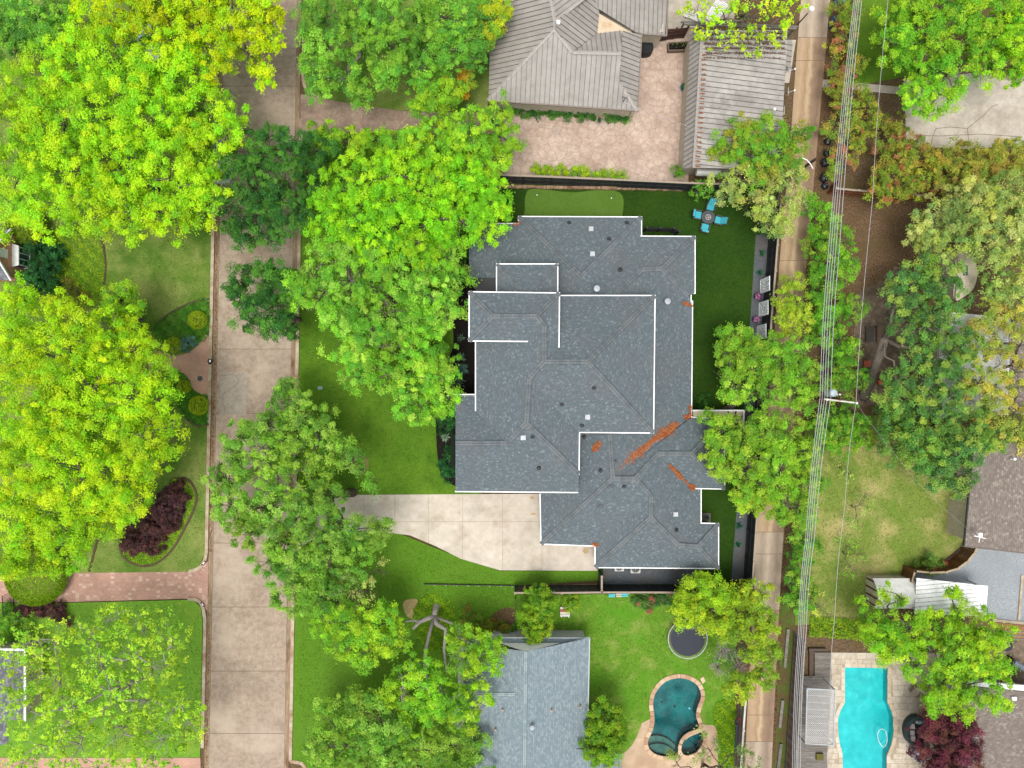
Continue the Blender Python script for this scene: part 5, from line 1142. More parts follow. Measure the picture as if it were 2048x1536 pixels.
for lab, px, py, vx, vy, rc in (('turquoise cushioned armchair north of the fire table, beside the olive tree', 1419, 415, 6, -22, 0.5), ('turquoise cushioned armchair on the right of the fire table', 1435, 443, 22, 6, 0.35), ('turquoise cushioned armchair below the fire table', 1407, 458, -5, 20, 0.0), ('turquoise cushioned armchair on the left of the fire table', 1392, 432, -21, -4, 0.0)):
    d = Vector((-vx, vy, 0)); armchair(lab, px, py, math.atan2(d.y, d.x) - math.pi / 2, recl=rc, group='armchairs round the fire table')

# putting flags
for lab, px, py in (('left putting cup flag on the putting green', 1074, 390), ('right putting cup flag on the putting green', 1223, 396)):
    b = W(px, py, LZ - 0.02); e = empty('putting_flag', b, lab, 'flag'); MB().tube([b, b + Vector((0, 0, 0.9))], 0.012, 6).build('pole', M_VENTPALE, e)
    MB().box(b + Vector((0.1, 0, 0.82)), (0.2, 0.012, 0.14)).build('pennant', plain('flag_green', L(30, 150, 110)), e); MB().lathe(b, [(0.0, 0.012), (0.055, 0.012), (0.06, 0.002)], 12).build('cup', M_WHITE, e)

# pergola over the side terrace
pg = empty('pergola', W(1432, 850, 0), 'white and brown pergola with cream panels beside the oak trunk', 'pergola'); zp = 2.9
A = lambda px, py, dz=0: W(px, py, zp) + Vector((0, 0, dz))
for k, (a, b) in enumerate((((1385, 821), (1487, 821)), ((1487, 821), (1486, 872)), ((1452, 872), (1486, 872)))): MB().bar(A(*a, 0.05 + 0.006 * k), A(*b, 0.05 + 0.006 * k), 0.13, 0.16).build('frame_beam', M_WHITE, pg)
for k, (a, b) in enumerate((((1400, 834), (1486, 834)), ((1452, 848), (1486, 848)), ((1452, 860), (1486, 860)))): MB().bar(A(*a, 0.02), A(*b, 0.02), 0.09, 0.12).build('rafter', plain('beam_brown', L(92, 74, 64), 0.8), pg)
for k, x in enumerate((1456, 1471)): MB().bar(A(x, 822, 0.10), A(x, 871, 0.10), 0.09, 0.1).build('rafter', plain('beam_brown', L(92, 74, 64), 0.8), pg)
for k, (x0, x1, y0, y1) in enumerate(((1387, 1455, 822, 833), (1457, 1470, 822, 833), (1472, 1485, 822, 833), (1457, 1470, 836, 847), (1472, 1485, 836, 847), (1457, 1470, 850, 859), (1472, 1485, 850, 859), (1457, 1470, 862, 871), (1472, 1485, 862, 871))):
    MB().prism([A(x0, y0), A(x1, y0), A(x1, y1), A(x0, y1)], zp - 0.1, zp - 0.06).build('panel', plain('panel_cream', L(222, 206, 176), 0.6), pg)
for x, y in ((1486, 822), (1485, 871), (1410, 836)):
    q = A(x, y); MB().box((q.x, q.y, (zp - 0.1) / 2), (0.14, 0.14, zp - 0.1)).build('post', M_WHITE, pg)

# small paved corner with planter near the back door
bd = empty('paved_corner', W(1413, 1035, 0), 'small grey paved corner with a shrub by the back wall', 'paving')
MB().prism(PX([(1400, 1026), (1421, 1026), (1421, 1052), (1400, 1052)]), 0.02, 0.09).build('slab', ground_mat('slab_grey', (L(112, 112, 104), L(150, 148, 138)), None, 4.0), bd)
clipped_ball('tiny round shrub on the paved corner', 1414, 1035, 4, DKS, h=0.5)
# AC units in the gravel yard and beside the garage
def ac_unit(label, px, py, s=0.75, h=0.75):
    b = W(px, py, 0.05); e = empty('air_conditioner', b, label, 'air conditioner'); MB().box(b + Vector((0, 0, h / 2)), (s, s, h)).build('housing', plain('ac_beige', L(206, 204, 198), 0.5), e)
    MB().lathe(b + Vector((0, 0, h)), [(s * 0.44, 0.005), (s * 0.42, 0.03), (s * 0.12, 0.04), (0.0, 0.045)], 20).build('fan_grille', M_DARK, e)
    mb = MB()
    for k in range(4): mb.tube([b + Vector((s * 0.44 * math.cos(t), s * 0.44 * math.sin(t), h + 0.06)) for t in (k * 0.785, k * 0.785 + math.pi)], 0.012, 4)
    mb.build('guard', M_VENTPALE, e)
ac_unit('left pale air conditioner under the south eave', 1236, 1129, 0.85); ac_unit('right pale air conditioner under the south eave', 1268, 1132, 0.9, 0.8)
ac_unit('air conditioner in the fenced corner beside the garage', 1553, 228, 0.8, 0.9); ac_unit('lower air conditioner beside the garage, under the tree', 1553, 251, 0.7, 0.8)
def dish(label, px, py, z, az):
    b = W(px, py, z); e = empty('satellite_dish', b, label, 'satellite dish'); f = Vector((math.cos(az), math.sin(az), 0.5)).normalized(); u = Vector((-math.sin(az), math.cos(az), 0)); v = f.cross(u); mb = MB(); c = b + Vector((0, 0, 0.35))
    for i in range(3):
        for k in range(14):
            R = [(0.38 * (i + q) / 3, k + s) for q, s in ((0, 0), (1, 0), (1, 1), (0, 1))]
            mb.face([c + (u * math.cos(2 * math.pi * s / 14) + v * math.sin(2 * math.pi * s / 14)) * q + f * (q * q * 0.5) for q, s in R])
    mb.build('reflector', plain('dish_pale', L(206, 216, 224), 0.4), e)
    MB().tube([b - Vector((0, 0, 0.4)), c], 0.025, 6).build('mast', M_VENTGREY, e)
    mb = MB(); mb.tube([c - v * 0.3, c + f * 0.55], 0.015, 5); mb.box(c + f * 0.58, (0.1, 0.14, 0.1)); mb.build('feed_arm', M_WHITE, e)
dish('upper satellite dish on the garage edge', 1573, 143, 2.9, -0.1); dish('lower satellite dish on the garage edge', 1572, 186, 2.9, -0.05)

# covered grill, planter box, potted shrub, slatted loungers
gr = empty('covered_grill', W(1290, 104, 0.06), 'grill under a black cover by the metal roofed house', 'grill'); b = W(1290, 104, 0.06)
mb = MB(); mb.prism([b + Vector((x, y, 0)) for x, y in smooth_loop([(-0.5, -0.48), (0.3, -0.5), (0.6, -0.2), (0.6, 0.3), (0.35, 0.5), (-0.5, 0.5)], 3)], 0, 0.85); mb.build('skirt', M_BLACK, gr)
mb = MB()
for s_, z in ((1.0, 0.85), (0.9, 1.05), (0.6, 1.15)): mb.prism([b + Vector((x * s_, y * s_, 0)) for x, y in smooth_loop([(-0.5, -0.48), (0.3, -0.5), (0.6, -0.2), (0.6, 0.3), (0.35, 0.5), (-0.5, 0.5)], 3)], z - 0.18, z + 0.001)
mb.build('hood_cover', plain('cover_black', L(30, 33, 38), 0.5), gr)
pb = empty('planter_box', W(1354, 96, 0.06), 'black raised planter box with seedlings by the garage', 'planter')
for p0, p1 in (((1336, 88), (1374, 86)), ((1336, 103), (1374, 102)), ((1336, 88), (1336, 103)), ((1374, 86), (1374, 102))): MB().bar(W(*p0, 0.3), W(*p1, 0.3), 0.1, 0.5).build('side', plain('timber_taupe', L(126, 106, 90), 0.8), pb)
MB().prism(PX([(1337, 89), (1373, 87), (1373, 101), (1337, 102)]), 0.1, 0.42).build('soil', M_MULCH, pb)
ground_cover('seedlings', 'green seedlings in the black planter box', [(1338, 90), (1372, 89), (1372, 99), (1338, 100)], HDG, 60, 0.12, 0.7, cat='seedlings')
flower_pot('blue pot with a leafy shrub against the garage', 1366, 178, 0.35, plain('pot_blue', L(40, 120, 190), 0.3), ((60, 130, 60), (80, 150, 60)), DG)
def slat_lounger(label, px, py, ang):
    b = W(px, py, 0.02); e = empty('slatted_lounger', b, label, 'lounger'); e.rotation_euler[2] = ang
    for sy in (-0.3, 0.3): 
        o = MB().box((0, sy, 0.32), (1.9, 0.06, 0.06)).build('rail', M_WHITE); o.parent = e
        for sx in (-0.8, 0.8): o = MB().box((sx, sy, 0.15), (0.06, 0.06, 0.3)).build('leg', M_WHITE); o.parent = e
    for k in range(16):
        up_ = k > 10; x = -0.9 + k * 0.12; o = MB().box((x, 0, 0.37 + (0.045 * (k - 10) if up_ else 0)), (0.07, 0.62, 0.025)).build('slat', M_WHITE); o.parent = e
slat_lounger('white slatted lounger near the beams, lying left to right', 1386, 36, -0.35); slat_lounger('left white slatted lounger pointing up towards the top edge', 1424, 26, 1.0); slat_lounger('right white slatted lounger pointing up towards the top edge', 1436, 30, 1.0)
bm_ = empty('beam_pergola', W(1480, 52, 0), 'grey timber beam frame across the top of the garage', 'pergola')
for k, (a, b) in enumerate((((1362, 44), (1594, 54)), ((1368, 48), (1592, 58)))): MB().bar(W(*a, 2.7), W(*b, 2.7), 0.14, 0.2).build('beam', M_WOODGREY, bm_)
for x, y in ((1368, 46), (1480, 51), (1590, 56)):
    q = W(x, y, 2.6); MB().box((q.x, q.y, 1.3), (0.15, 0.15, 2.6)).build('post', M_WOODGREY, bm_)
sheet('patio', 'grey concrete patio above the garage', [(1336, -40), (1470, -40), (1468, 52), (1336, 58)], 0.035, M_PAD, cat='patio')
sheet('path', 'pale concrete apron between garage and alley', [(1556, 80), (1592, 80), (1578, 166), (1550, 166)], 0.03, M_PAD, cat='path')
mb = MB()
fb_ = empty('timber_corner', W(1560, 230, 0), 'dark timber enclosure round the air conditioners', 'enclosure')
for a, b in (((1548, 196), (1562, 196)), ((1563, 196), (1557, 262))): MB().bar(W(*a, 0.85), W(*b, 0.85), 0.06, 1.6).build('side', M_WOODBR2, fb_)

# trampoline
tp = empty('trampoline', W(1375, 1278, 0), 'round black trampoline with white rim on the back lawn', 'trampoline'); zt_ = 0.9; c = W(1375.5, 1278, zt_); R = M(39, zt_)
ring = [c + Vector((R * math.cos(t), R * math.sin(t), 0)) for t in [2 * math.pi * k / 40 for k in range(41)]]
MB().tube(ring, 0.04, 8).build('rim', plain('rim_white', L(214, 216, 220), 0.4), tp)
MB().lathe(c, [(0.0, -0.02), (R * 0.5, -0.015), (R * 0.87, 0.0), (R * 0.88, -0.015)], 40).build('mat', plain('mat_black', L(48, 52, 66), 0.7), tp)
for k in range(64):
    t = 2 * math.pi * k / 64; d = Vector((math.cos(t), math.sin(t), 0)); MB().bar(c + d * R * 0.875, c + d * R * 0.985, 0.035, 0.03).build('spring', plain('spring_brass', L(150, 140, 110), 0.4), tp)
for k in range(6):
    t = 2 * math.pi * k / 6; d = Vector((math.cos(t), math.sin(t), 0)); MB().tube([c + d * R, c + d * R - Vector((0, 0, zt_))], 0.03, 6).build('leg', M_VENTPALE, tp)
# pool cube light, pole with red brush, chairs
MB_ = MB(); MB_.prism([W(1400, 1357, 0.1), W(1406, 1353, 0.1), W(1411, 1362, 0.1), W(1405, 1367, 0.1)], 0.05, 0.16); tag(MB_.build('stone_slab', cm[2]), 'square stone slab at the upper rim of the kidney pool', 'slab')
pn = empty('pool_skimmer', W(1471, 1470, 0), 'pool skimmer with blue pole and red black net leaning along the fence', 'pool tool')
MB().tube([W(1474, 1447, 1.2), W(1471, 1500, 0.4)], 0.03, 6).build('pole', plain('pole_blue', L(60, 90, 160), 0.4), pn)
MB().lathe(W(1474, 1442, 1.2), [(0.0, 0.0), (0.22, 0.02), (0.3, 0.1), (0.24, 0.14)], 14).build('net', plain('net_black', L(20, 24, 24)), pn); MB().tube([W(1474, 1442, 1.3) + Vector((0.3 * math.cos(t), 0.3 * math.sin(t), 0)) for t in [k * 0.35 - 1.2 for k in range(8)]], 0.035, 5).build('hoop', plain('hoop_red', L(214, 40, 52)), pn)
def bench_like(label, px, py, wx, wy, col, name, cat, h=0.45, back=None):
    b = W(px, py, 0.06); e = empty(name, b, label, cat); m = plain('paint_%d_%d_%d' % col, L(*col), 0.6)
    for k in range(3): MB().box(b + Vector((0, (k - 1) * wy / 3, h)), (wx, wy / 3 - 0.03, 0.05)).build('slat', m, e)
    for sx in (-1, 1):
        for sy in (-1, 1): MB().box(b + Vector((sx * (wx / 2 - 0.06), sy * (wy / 2 - 0.06), h / 2)), (0.06, 0.06, h)).build('leg', m, e)
    if back: MB().box(b + Vector((0, wy / 2 * back, h + 0.3)), (wx, 0.05, 0.5)).build('backrest', m, e)
bench_like('left turquoise chair against the lower fence', 1222, 1187, 0.6, 0.45, (80, 206, 214), 'garden_chair', 'chair', back=1)
bench_like('right turquoise chair against the lower fence', 1248, 1186, 0.6, 0.45, (80, 206, 214), 'garden_chair', 'chair', back=1)
bench_like('small pale table between the turquoise chairs', 1236, 1186, 0.5, 0.5, (214, 204, 186), 'side_table', 'table')
st = empty('garden_bench', W(1130, 1225, 0), 'white and red striped bench beside the small evergreen', 'bench')
for k, cc in enumerate(((236, 232, 226), (206, 70, 86), (240, 232, 200), (236, 236, 232))): MB().box(W(1130, 1216 + k * 5, 0.45), (0.9, 0.2, 0.05)).build('slat', plain('stripe_%d' % k, L(*cc)), st)
for x in (1123, 1137):
    for y in (1214, 1233): MB().box(W(x, y, 0.21), (0.06, 0.06, 0.42)).build('leg', M_WHITE, st)
# ---------- alley side: bins, bags
def bag(label, px, py, r):
    SEED[0] += 1; rng = np.random.default_rng(SEED[0]); b = W(px, py, 0.0); R = M(r); e = empty('rubbish_bag', b, label, 'rubbish bag', 'black rubbish bags beside the alley'); mb = MB(); n, m_ = 18, 8; ph = rng.uniform(0, 6)
    def pt(i, j):
        t = 2 * math.pi * i / n; v = j / m_; rr = R * (math.sin(math.pi * (0.12 + 0.84 * v)) ** 0.7) * (1 + 0.09 * math.sin(5 * t + ph + 3 * v) + 0.05 * math.sin(9 * t - ph)); return b + Vector((rr * math.cos(t), rr * math.sin(t), R * 1.25 * v))
    for i in range(n):
        for j in range(m_): mb.face([pt(i, j), pt(i + 1, j), pt(i + 1, j + 1), pt(i, j + 1)])
    mb.build('sack', plain('bag_black', L(34, 38, 50), 0.25, 0.6), e, smooth=True)
    mb = MB(); mb.lathe(b + Vector((0, 0, R * 1.2)), [(0.1, 0), (0.04, 0.06), (0.1, 0.14), (0.0, 0.12)], 8); mb.build('knot', plain('bag_black', L(34, 38, 50)), e)
for lab, px, py, r in (('topmost black rubbish bag under the red tipped shrubs', 1654, 284, 8), ('black rubbish bag second from the top of the row', 1652, 307, 7), ('large black rubbish bag in the middle of the row', 1648, 327, 9), ('round black rubbish bag second from the bottom of the row', 1646, 357, 9), ('lowest small black rubbish bag by the reddish fence', 1648, 373, 7)): bag(lab, px, py, r)
def bin_(label, px, py, col):
    b = W(px, py, 0); e = empty('wheelie_bin', b, label, 'bin'); m = plain('bin_%d' % col[2], L(*col), 0.5)
    mb = MB(); P = [[b + Vector((sx * s, sy * s * 1.1, z)) for sx, sy in ((-1, -1), (1, -1), (1, 1), (-1, 1))] for s, z in ((0.24, 0.05), (0.31, 0.98))]
    for k in range(4): mb.face([P[0][k], P[0][(k + 1) % 4], P[1][(k + 1) % 4], P[1][k]])
    mb.face(P[0][::-1]); mb.build('body', m, e); MB().box(b + Vector((0, 0, 1.02)), (0.68, 0.76, 0.07), rx=0.05).build('lid', m, e)
    for s in (-1, 1): MB().tube([b + Vector((s * 0.24, 0.3, 0.1)), b + Vector((s * 0.3, 0.3, 0.1))], 0.1, 10).build('wheel', M_BLACK, e)
bin_('dark blue wheelie bin beside the alley', 1662, 52, (38, 74, 120)); bin_('pale blue wheelie bin at the top of the alley', 1672, 8, (96, 140, 178))
# ---------- utility poles and wires
M_WIRE = plain('wire', L(200, 200, 200), 0.4, metal=0.0); M_POLE = bark_mat('pole_wood', L(74, 56, 44), L(112, 88, 70))
up_ = empty('utility_pole', W(1597, 794, 0), 'wooden utility pole with crossarm and grey transformer in the hedge', 'utility pole'); b = W(1597, 794, 0); zt_ = 8.6; top = W(1682, 798, zt_)
MB().tube([b, top], [0.18, 0.13], 10).build('pole', M_POLE, up_)
MB().bar(W(1648, 798, 8.3), W(1713, 806, 8.3), 0.12, 0.13).build('crossarm', plain('arm_pale', L(226, 216, 204), 0.6), up_)
t0 = W(1666, 786, 7.6); mb = MB(); mb.lathe(t0 - Vector((0, 0, 0.9)), [(0.0, 0), (0.3, 0), (0.32, 0.05), (0.32, 1.0), (0.27, 1.08), (0.0, 1.12)], 20); mb.build('transformer', plain('transformer_grey', L(190, 206, 214), 0.4), up_, smooth=False)
for dx in (0.42, 0.0): MB().lathe(t0 + Vector((0.2 + dx * 0.6, -0.12, 0.1)), [(0.05, 0), (0.08, 0.06), (0.05, 0.12), (0.08, 0.18), (0.03, 0.26), (0, 0.27)], 8).build('insulator', M_WHITE, up_)
for px, py in ((1712, 806), (1653, 799)): MB().lathe(W(px, py, 8.36), [(0.05, 0), (0.09, 0.08), (0.05, 0.14), (0.08, 0.2), (0.0, 0.26)], 8).build('insulator', M_WHITE, up_)
up2 = empty('utility_pole', W(1572, 360, 0), 'dark slim pole with a curved white bracket over the upper alley', 'utility pole'); 
MB().tube([W(1572, 360, 0), W(1633, 317, 6.5)], [0.15, 0.11], 10).build('pole', M_POLE, up2)
MB().tube([W(1605, 316, 6.0), W(1614, 320, 6.2), W(1621, 328, 6.1), W(1626, 337, 5.8)], 0.04, 6).build('bracket', M_WHITE, up2)
lamp = empty('street_lamp', W(1596, 48, 0), 'white alley lamp on a thin arm at the top', 'street lamp'); MB().tube([W(1596, 48, 0), W(1616, 26, 4.8)], [0.07, 0.05], 8).build('pole', M_VENTGREY, lamp); MB().tube([W(1616, 26, 4.8), W(1621, 20, 5.1)], 0.035, 6).build('arm', M_VENTPALE, lamp); mb = MB(); mb.lathe(W(1623, 18, 5.0), [(0.0, 0), (0.2, 0.02), (0.22, 0.1), (0.12, 0.2), (0.0, 0.24)], 12); mb.build('head', M_WHITE, lamp)
def wire(label, pts, rad=0.017):
    P = []
    for (a, b) in zip(pts[:-1], pts[1:]):
        A_, B_2 = W(*a), W(*b)
        for k in range(8):
            t = k / 8; p = A_.lerp(B_2, t); p.z -= 0.25 * math.sin(math.pi * t); P.append(p)
    P.append(W(*pts[-1])); return tag(MB().tube(P, rad, 5).build('overhead_wire', M_WIRE), label, 'wire', 'overhead wires along the alley')
ord_ = ['leftmost', 'second from left', 'middle one', 'fourth from left', 'rightmost']
oa, ob = [0, 3.4, 6.6, 10.5, 15.5], [0, 4.5, 9.5, 14.5, 21.5]
for k in range(5):
    z = 7.2 + 0.22 * k; A1, B1 = oa[k], ob[k]
    wire('overhead wire of the bundle over the hedge, %s' % ord_[k], [(1719 + A1, -120, z), (1708 + A1, 0, z), (1657 + B1, 500, z), (1640 + B1, 795, z), (1611 + B1 * 0.8, 1080, z), (1597 + A1, 1260, z), (1585 + A1, 1540, z), (1581 + A1, 1640, z)], 0.024)
wire('single overhead wire right of the bundle, crossing the dry lawn', [(1785, -120, 8.5), (1776, 0, 8.5), (1745, 400, 8.5), (1712, 806, 8.5), (1690, 1010, 8.5), (1669, 1240, 8.5), (1660, 1420, 8.5), (1655, 1640, 8.5)])
wire('thin service wire crossing the flagstone court to the garage', [(1248, 204, 4.3), (1330, 235, 3.8), (1442, 272, 3.9)], 0.015)
wire('thin service wire from the dry lawn to the taupe house', [(1712, 806, 8.4), (1840, 970, 5.5), (1945, 1066, 4.2)], 0.006)

# ---------- right hand gardens
dk = empty('wooden_deck', W(1630, 1420, 0), 'weathered grey plank deck beside the turquoise pool', 'deck'); y = 1304.0; k = 0
while y < 1545:
    l = 1628 if y < 1348 else np.interp(y, [1348, 1545], [1606, 1590]); rgt = np.interp(y, [1300, 1380, 1495, 1510, 1545], [1661, 1661, 1655, 1652, 1656])
    MB().prism(PX([(l, y), (rgt, y), (rgt, y + 3.0), (l, y + 3.0)]), 0.06, 0.16).build('plank', M_WOODGREY, dk); y += 3.35; k += 1
tb = M_WOODGREY
mb = MB(); mb.bar(W(1621, 1300, 0.15), W(1621, 1352, 0.15), 0.3, 0.25); mb.bar(W(1617, 1299, 0.16), W(1652, 1299, 0.16), 0.25, 0.25); mb.build('edge_timber', plain('timber_dark', L(96, 82, 72), 0.85), dk)
MB().box(W(1639, 1513, 0.28), (0.65, 0.6, 0.25)).build('planter', plain('planter_olive', L(110, 104, 40), 0.9), dk)
lt = empty('lattice_pergola', W(1640, 1434, 0), 'white lattice pergola roof over the weathered deck', 'pergola'); zl = 2.4
Q = [W(1614, 1377, zl), W(1670, 1380, zl), W(1667, 1490, zl), W(1611, 1487, zl)]
mb = MB()
for i in range(4): mb.bar(Q[i] + Vector((0, 0, 0.006 * (i % 2))), Q[(i + 1) % 4] + Vector((0, 0, 0.006 * (i % 2))), 0.09, 0.1)
mb.build('frame', M_VENTPALE, lt); lat = MB(); M_LAT = plain('lattice_white', L(206, 204, 200), 0.7)
reg = [(q.x, q.y) for q in Q]; ctr = sum(Q, Vector()) / 4
for sgn in (1, -1):
    for k in range(-60, 61):
        off = k * 0.125; nrm = (math.sqrt(.5), sgn * math.sqrt(.5)); c0 = (ctr.x + nrm[0] * off, ctr.y + nrm[1] * off); d = (-nrm[1], nrm[0])
        strip = [(c0[0] + d[0] * 8 - nrm[0] * .02, c0[1] + d[1] * 8 - nrm[1] * .02), (c0[0] + d[0] * 8 + nrm[0] * .02, c0[1] + d[1] * 8 + nrm[1] * .02), (c0[0] - d[0] * 8 + nrm[0] * .02, c0[1] - d[1] * 8 + nrm[1] * .02), (c0[0] - d[0] * 8 - nrm[0] * .02, c0[1] - d[1] * 8 - nrm[1] * .02)]
        cl = clip_convex(strip, reg)
        if len(cl) >= 3: lat.prism([Vector((p[0], p[1], 0)) for p in cl], zl + 0.01 * sgn, zl + 0.01 * sgn + 0.008)
tag(lat.build('lattice', M_LAT, lt), kind='stuff')
for k in range(1, 8): MB().bar(Q[0].lerp(Q[3], k / 8) - Vector((0, 0, 0.05)), Q[1].lerp(Q[2], k / 8) - Vector((0, 0, 0.05)), 0.05, 0.07).build('rafter', M_VENTPALE, lt)
for q in Q: MB().box((q.x, q.y, zl / 2), (0.1, 0.1, zl - 0.05)).build('post', M_VENTPALE, lt)
for lab, a, b in (('long grey landscape timber on the alley verge', (1576, 1258), (1569, 1335)), ('middle landscape timber on the alley verge', (1565, 1400), (1559, 1455)), ('lowest landscape timber on the alley verge', (1562, 1487), (1555, 1545))):
    mb = MB(); A0, B0 = W(*a, 0.12), W(*b, 0.12); mb.bar(A0, B0, 0.26, 0.2); tag(mb.build('landscape_timber', M_WOODGREY), lab, 'timber')
# white tarp shed
sh = empty('tarp_shed', W(1785, 1182, 0), 'cream shed with white roof and brown trim under the right hand tree', 'shed'); hs_ = 1.95
gA, gB = W(1731, 1150, 0), W(1731, 1204, 0); dx = W(1805, 1150, 0).x - gA.x; y0, y1 = gA.y, gB.y; x0, x1 = gA.x, gA.x + dx; prof = [(y0, 1.5), (y0 - 0.5, 2.05), ((y0 + y1) / 2, 2.45), (y1 + 0.5, 2.05), (y1, 1.5)]
mb = MB(); mb.face([(x0, y0, 0), (x0, y1, 0)][::1] + [(x0, p[0], p[1]) for p in prof[::-1]]); mb.face([(x1, y1, 0), (x1, y0, 0)] + [(x1, p[0], p[1]) for p in prof]); mb.face([(x0, y0, 0), (x0, y0, 1.5), (x1, y0, 1.5), (x1, y0, 0)]); mb.face([(x0, y1, 0), (x1, y1, 0), (x1, y1, 1.5), (x0, y1, 1.5)])
mb.build('wall', M_STUCCO, sh)
mb = MB(); pr = [(prof[0][0] + 0.12, 1.45)] + prof[1:-1] + [(prof[-1][0] - 0.12, 1.45)]
for a, b in zip(pr[:-1], pr[1:]): mb.face([(x0 - 0.1, a[0], a[1] + 0.04), (x0 - 0.1, b[0], b[1] + 0.04), (x1 + 0.12, b[0], b[1] + 0.04), (x1 + 0.12, a[0], a[1] + 0.04)])
mb.build('roof', plain('tarp_white', (0.78, 0.76, 0.73, 1), 0.6), sh)
for k in range(4): yy = y0 + (y1 - y0) * (0.08 + 0.28 * k); MB().box((x0 - 0.03, yy, 1.0 if k in (0, 3) else 1.15), (0.05, 0.12, 1.5 if k in (0, 3) else 2.1)).build('trim', plain('trim_brown', L(110, 62, 48), 0.7), sh)
# white carport
cp = empty('metal_carport', W(1895, 1190, 0), 'bright white ribbed metal carport roof at the right', 'carport')
panels(cp, [(1833, 1156, 2.5), (1976, 1172, 2.6), (1972, 1232, 2.5), (1829, 1228, 2.4)], plain('carport_white', (0.86, 0.86, 0.85, 1), 0.45), plain('carport_seam', L(206, 206, 206), 0.5), 0.38, along=(1, 0.1))
for x, y in ((1838, 1160), (1970, 1176), (1966, 1226), (1836, 1222)):
    q = W(x, y, 2.4); MB().box((q.x, q.y, 1.18), (0.1, 0.1, 2.36)).build('post', M_VENTPALE, cp)
# poolside furniture
sf = empty('round_daybed', W(1828, 1458, 0), 'rounded dark wicker daybed with pale square cushions by the turquoise pool', 'daybed'); b = W(1828, 1458, 0.03)
ov = [(1.15 * math.cos(t), 1.45 * math.sin(t)) for t in [2 * math.pi * k / 30 for k in range(30)]]
mb = MB(); mb.prism([b + Vector((x, y, 0)) for x, y in ov], 0.03, 0.36); mb.build('base', plain('wicker_green_grey', L(62, 82, 84), 0.7), sf)
mb = MB()
for k in range(6, 25):
    a, c2 = ov[k], ov[(k + 1) % 30]; i0, i1 = (a[0] * .78, a[1] * .78), (c2[0] * .78, c2[1] * .78); mb.prism([b + Vector((p[0], p[1], 0)) for p in (a, c2, i1, i0)], 0.3, 0.75)
mb.build('backrest', plain('wicker_green_grey', L(62, 82, 84), 0.7), sf)
mb = MB(); mb.prism([b + Vector((x * 0.77, y * 0.77, 0)) for x, y in ov], 0.36, 0.46); mb.build('mattress', plain('navy', L(34, 44, 62), 0.8), sf)
for k, (dx, dy, rz) in enumerate(((-0.5, 0.55, 0.1), (-0.5, -0.05, 0.03), (-0.46, -0.6, -0.05), (0.05, 0.95, 1.4))): MB().box(b + Vector((dx, dy, 0.56)), (0.4, 0.48, 0.14), rz, ry=-0.3).build('cushion', plain('cushion_stone', L(206, 196, 190), 0.85), sf)
MB().box(b + Vector((0.2, 0.92, 0.68)), (0.45, 0.16, 0.05), 0.1).build('towel', plain('towel_aqua', L(120, 214, 232), 0.9), sf)
armchair('pale grey lounge chair below the round daybed', 1824, 1501, 1.5, (plain('chair_silver', L(188, 188, 192), 0.5), plain('sling_grey', L(204, 204, 208), 0.8)), 'lounge_chair', recl=0.4)
bench_like('bright blue footstool beside the pale lounge chair', 1835, 1514, 0.5, 0.4, (40, 168, 226), 'footstool', 'stool', 0.3)
armchair('wicker chair at the terrace edge under the bright tree, left one', 1826, 1378, 2.4, (plain('wicker_tan', L(150, 132, 112), 0.8), plain('cushion_sand', L(210, 196, 176), 0.8)), 'wicker_chair')
armchair('wicker chair at the terrace edge under the bright tree, right one', 1849, 1380, -2.4, (plain('wicker_tan', L(150, 132, 112), 0.8), plain('cushion_sand', L(210, 196, 176), 0.8)), 'wicker_chair')
e = empty('pool_equipment', W(1813, 1318, 0), 'small black equipment box at the upper terrace edge', 'box'); MB().box(W(1813, 1318, 0.3), (0.6, 0.45, 0.55)).build('body', M_BLACK, e); MB().box(W(1814, 1319, 0.6), (0.3, 0.2, 0.05)).build('lid', M_VENTPALE, e)
e = empty('round_table', W(2003, 1286, 0), 'round black table among the right hand trees', 'table'); MB().lathe(W(2003, 1286, 0), [(0.25, 0), (0.05, 0.06), (0.05, 0.7), (0.5, 0.7), (0.52, 0.74), (0, 0.75)], 20).build('top', plain('table_black', L(38, 42, 56), 0.5), e)
e = empty('barbecue_grill', W(2020, 1322, 0), 'dark steel barbecue beside the lower right roof', 'grill'); q = W(2022, 1322, 0); MB().box(q + Vector((0, 0, 0.45)), (1.3, 0.55, 0.85), -0.6).build('cabinet', M_DARK, e); MB().tube([q + Vector((-0.5, 0.33, 0.95)), q + Vector((0.5, -0.33, 0.95))], 0.28, 12).build('hood', plain('steel', L(120, 132, 144), 0.25, 0.8), e)
sheet('patio', 'pinkish stone patio right of the bright tree', [(1930, 1266), (2100, 1284), (2100, 1374), (1960, 1358), (1900, 1330)], 0.012, M_FLAG, cat='patio')
e = empty('beam_pergola', W(2040, 1272, 0), 'low grey timber rails at the right edge', 'pergola')
for k in range(3): MB().bar(W(2008, 1263 + k * 7, 1.9), W(2110, 1266 + k * 7, 1.9), 0.1, 0.12).build('beam', M_WOODGREY, e)
for x in (2012, 2090): MB().box(W(x, 1270, 0.9), (0.1, 0.1, 1.8)).build('post', M_WOODGREY, e)
e = empty('water_butt', W(1907, 1004, 0), 'black round water butt at the cream wall', 'barrel'); MB().lathe(W(1908, 1004, 0), [(0.0, 0), (0.25, 0), (0.3, 0.4), (0.26, 0.8), (0.22, 0.82), (0.2, 0.78), (0.0, 0.78)], 16).build('body', M_BLACK, e)
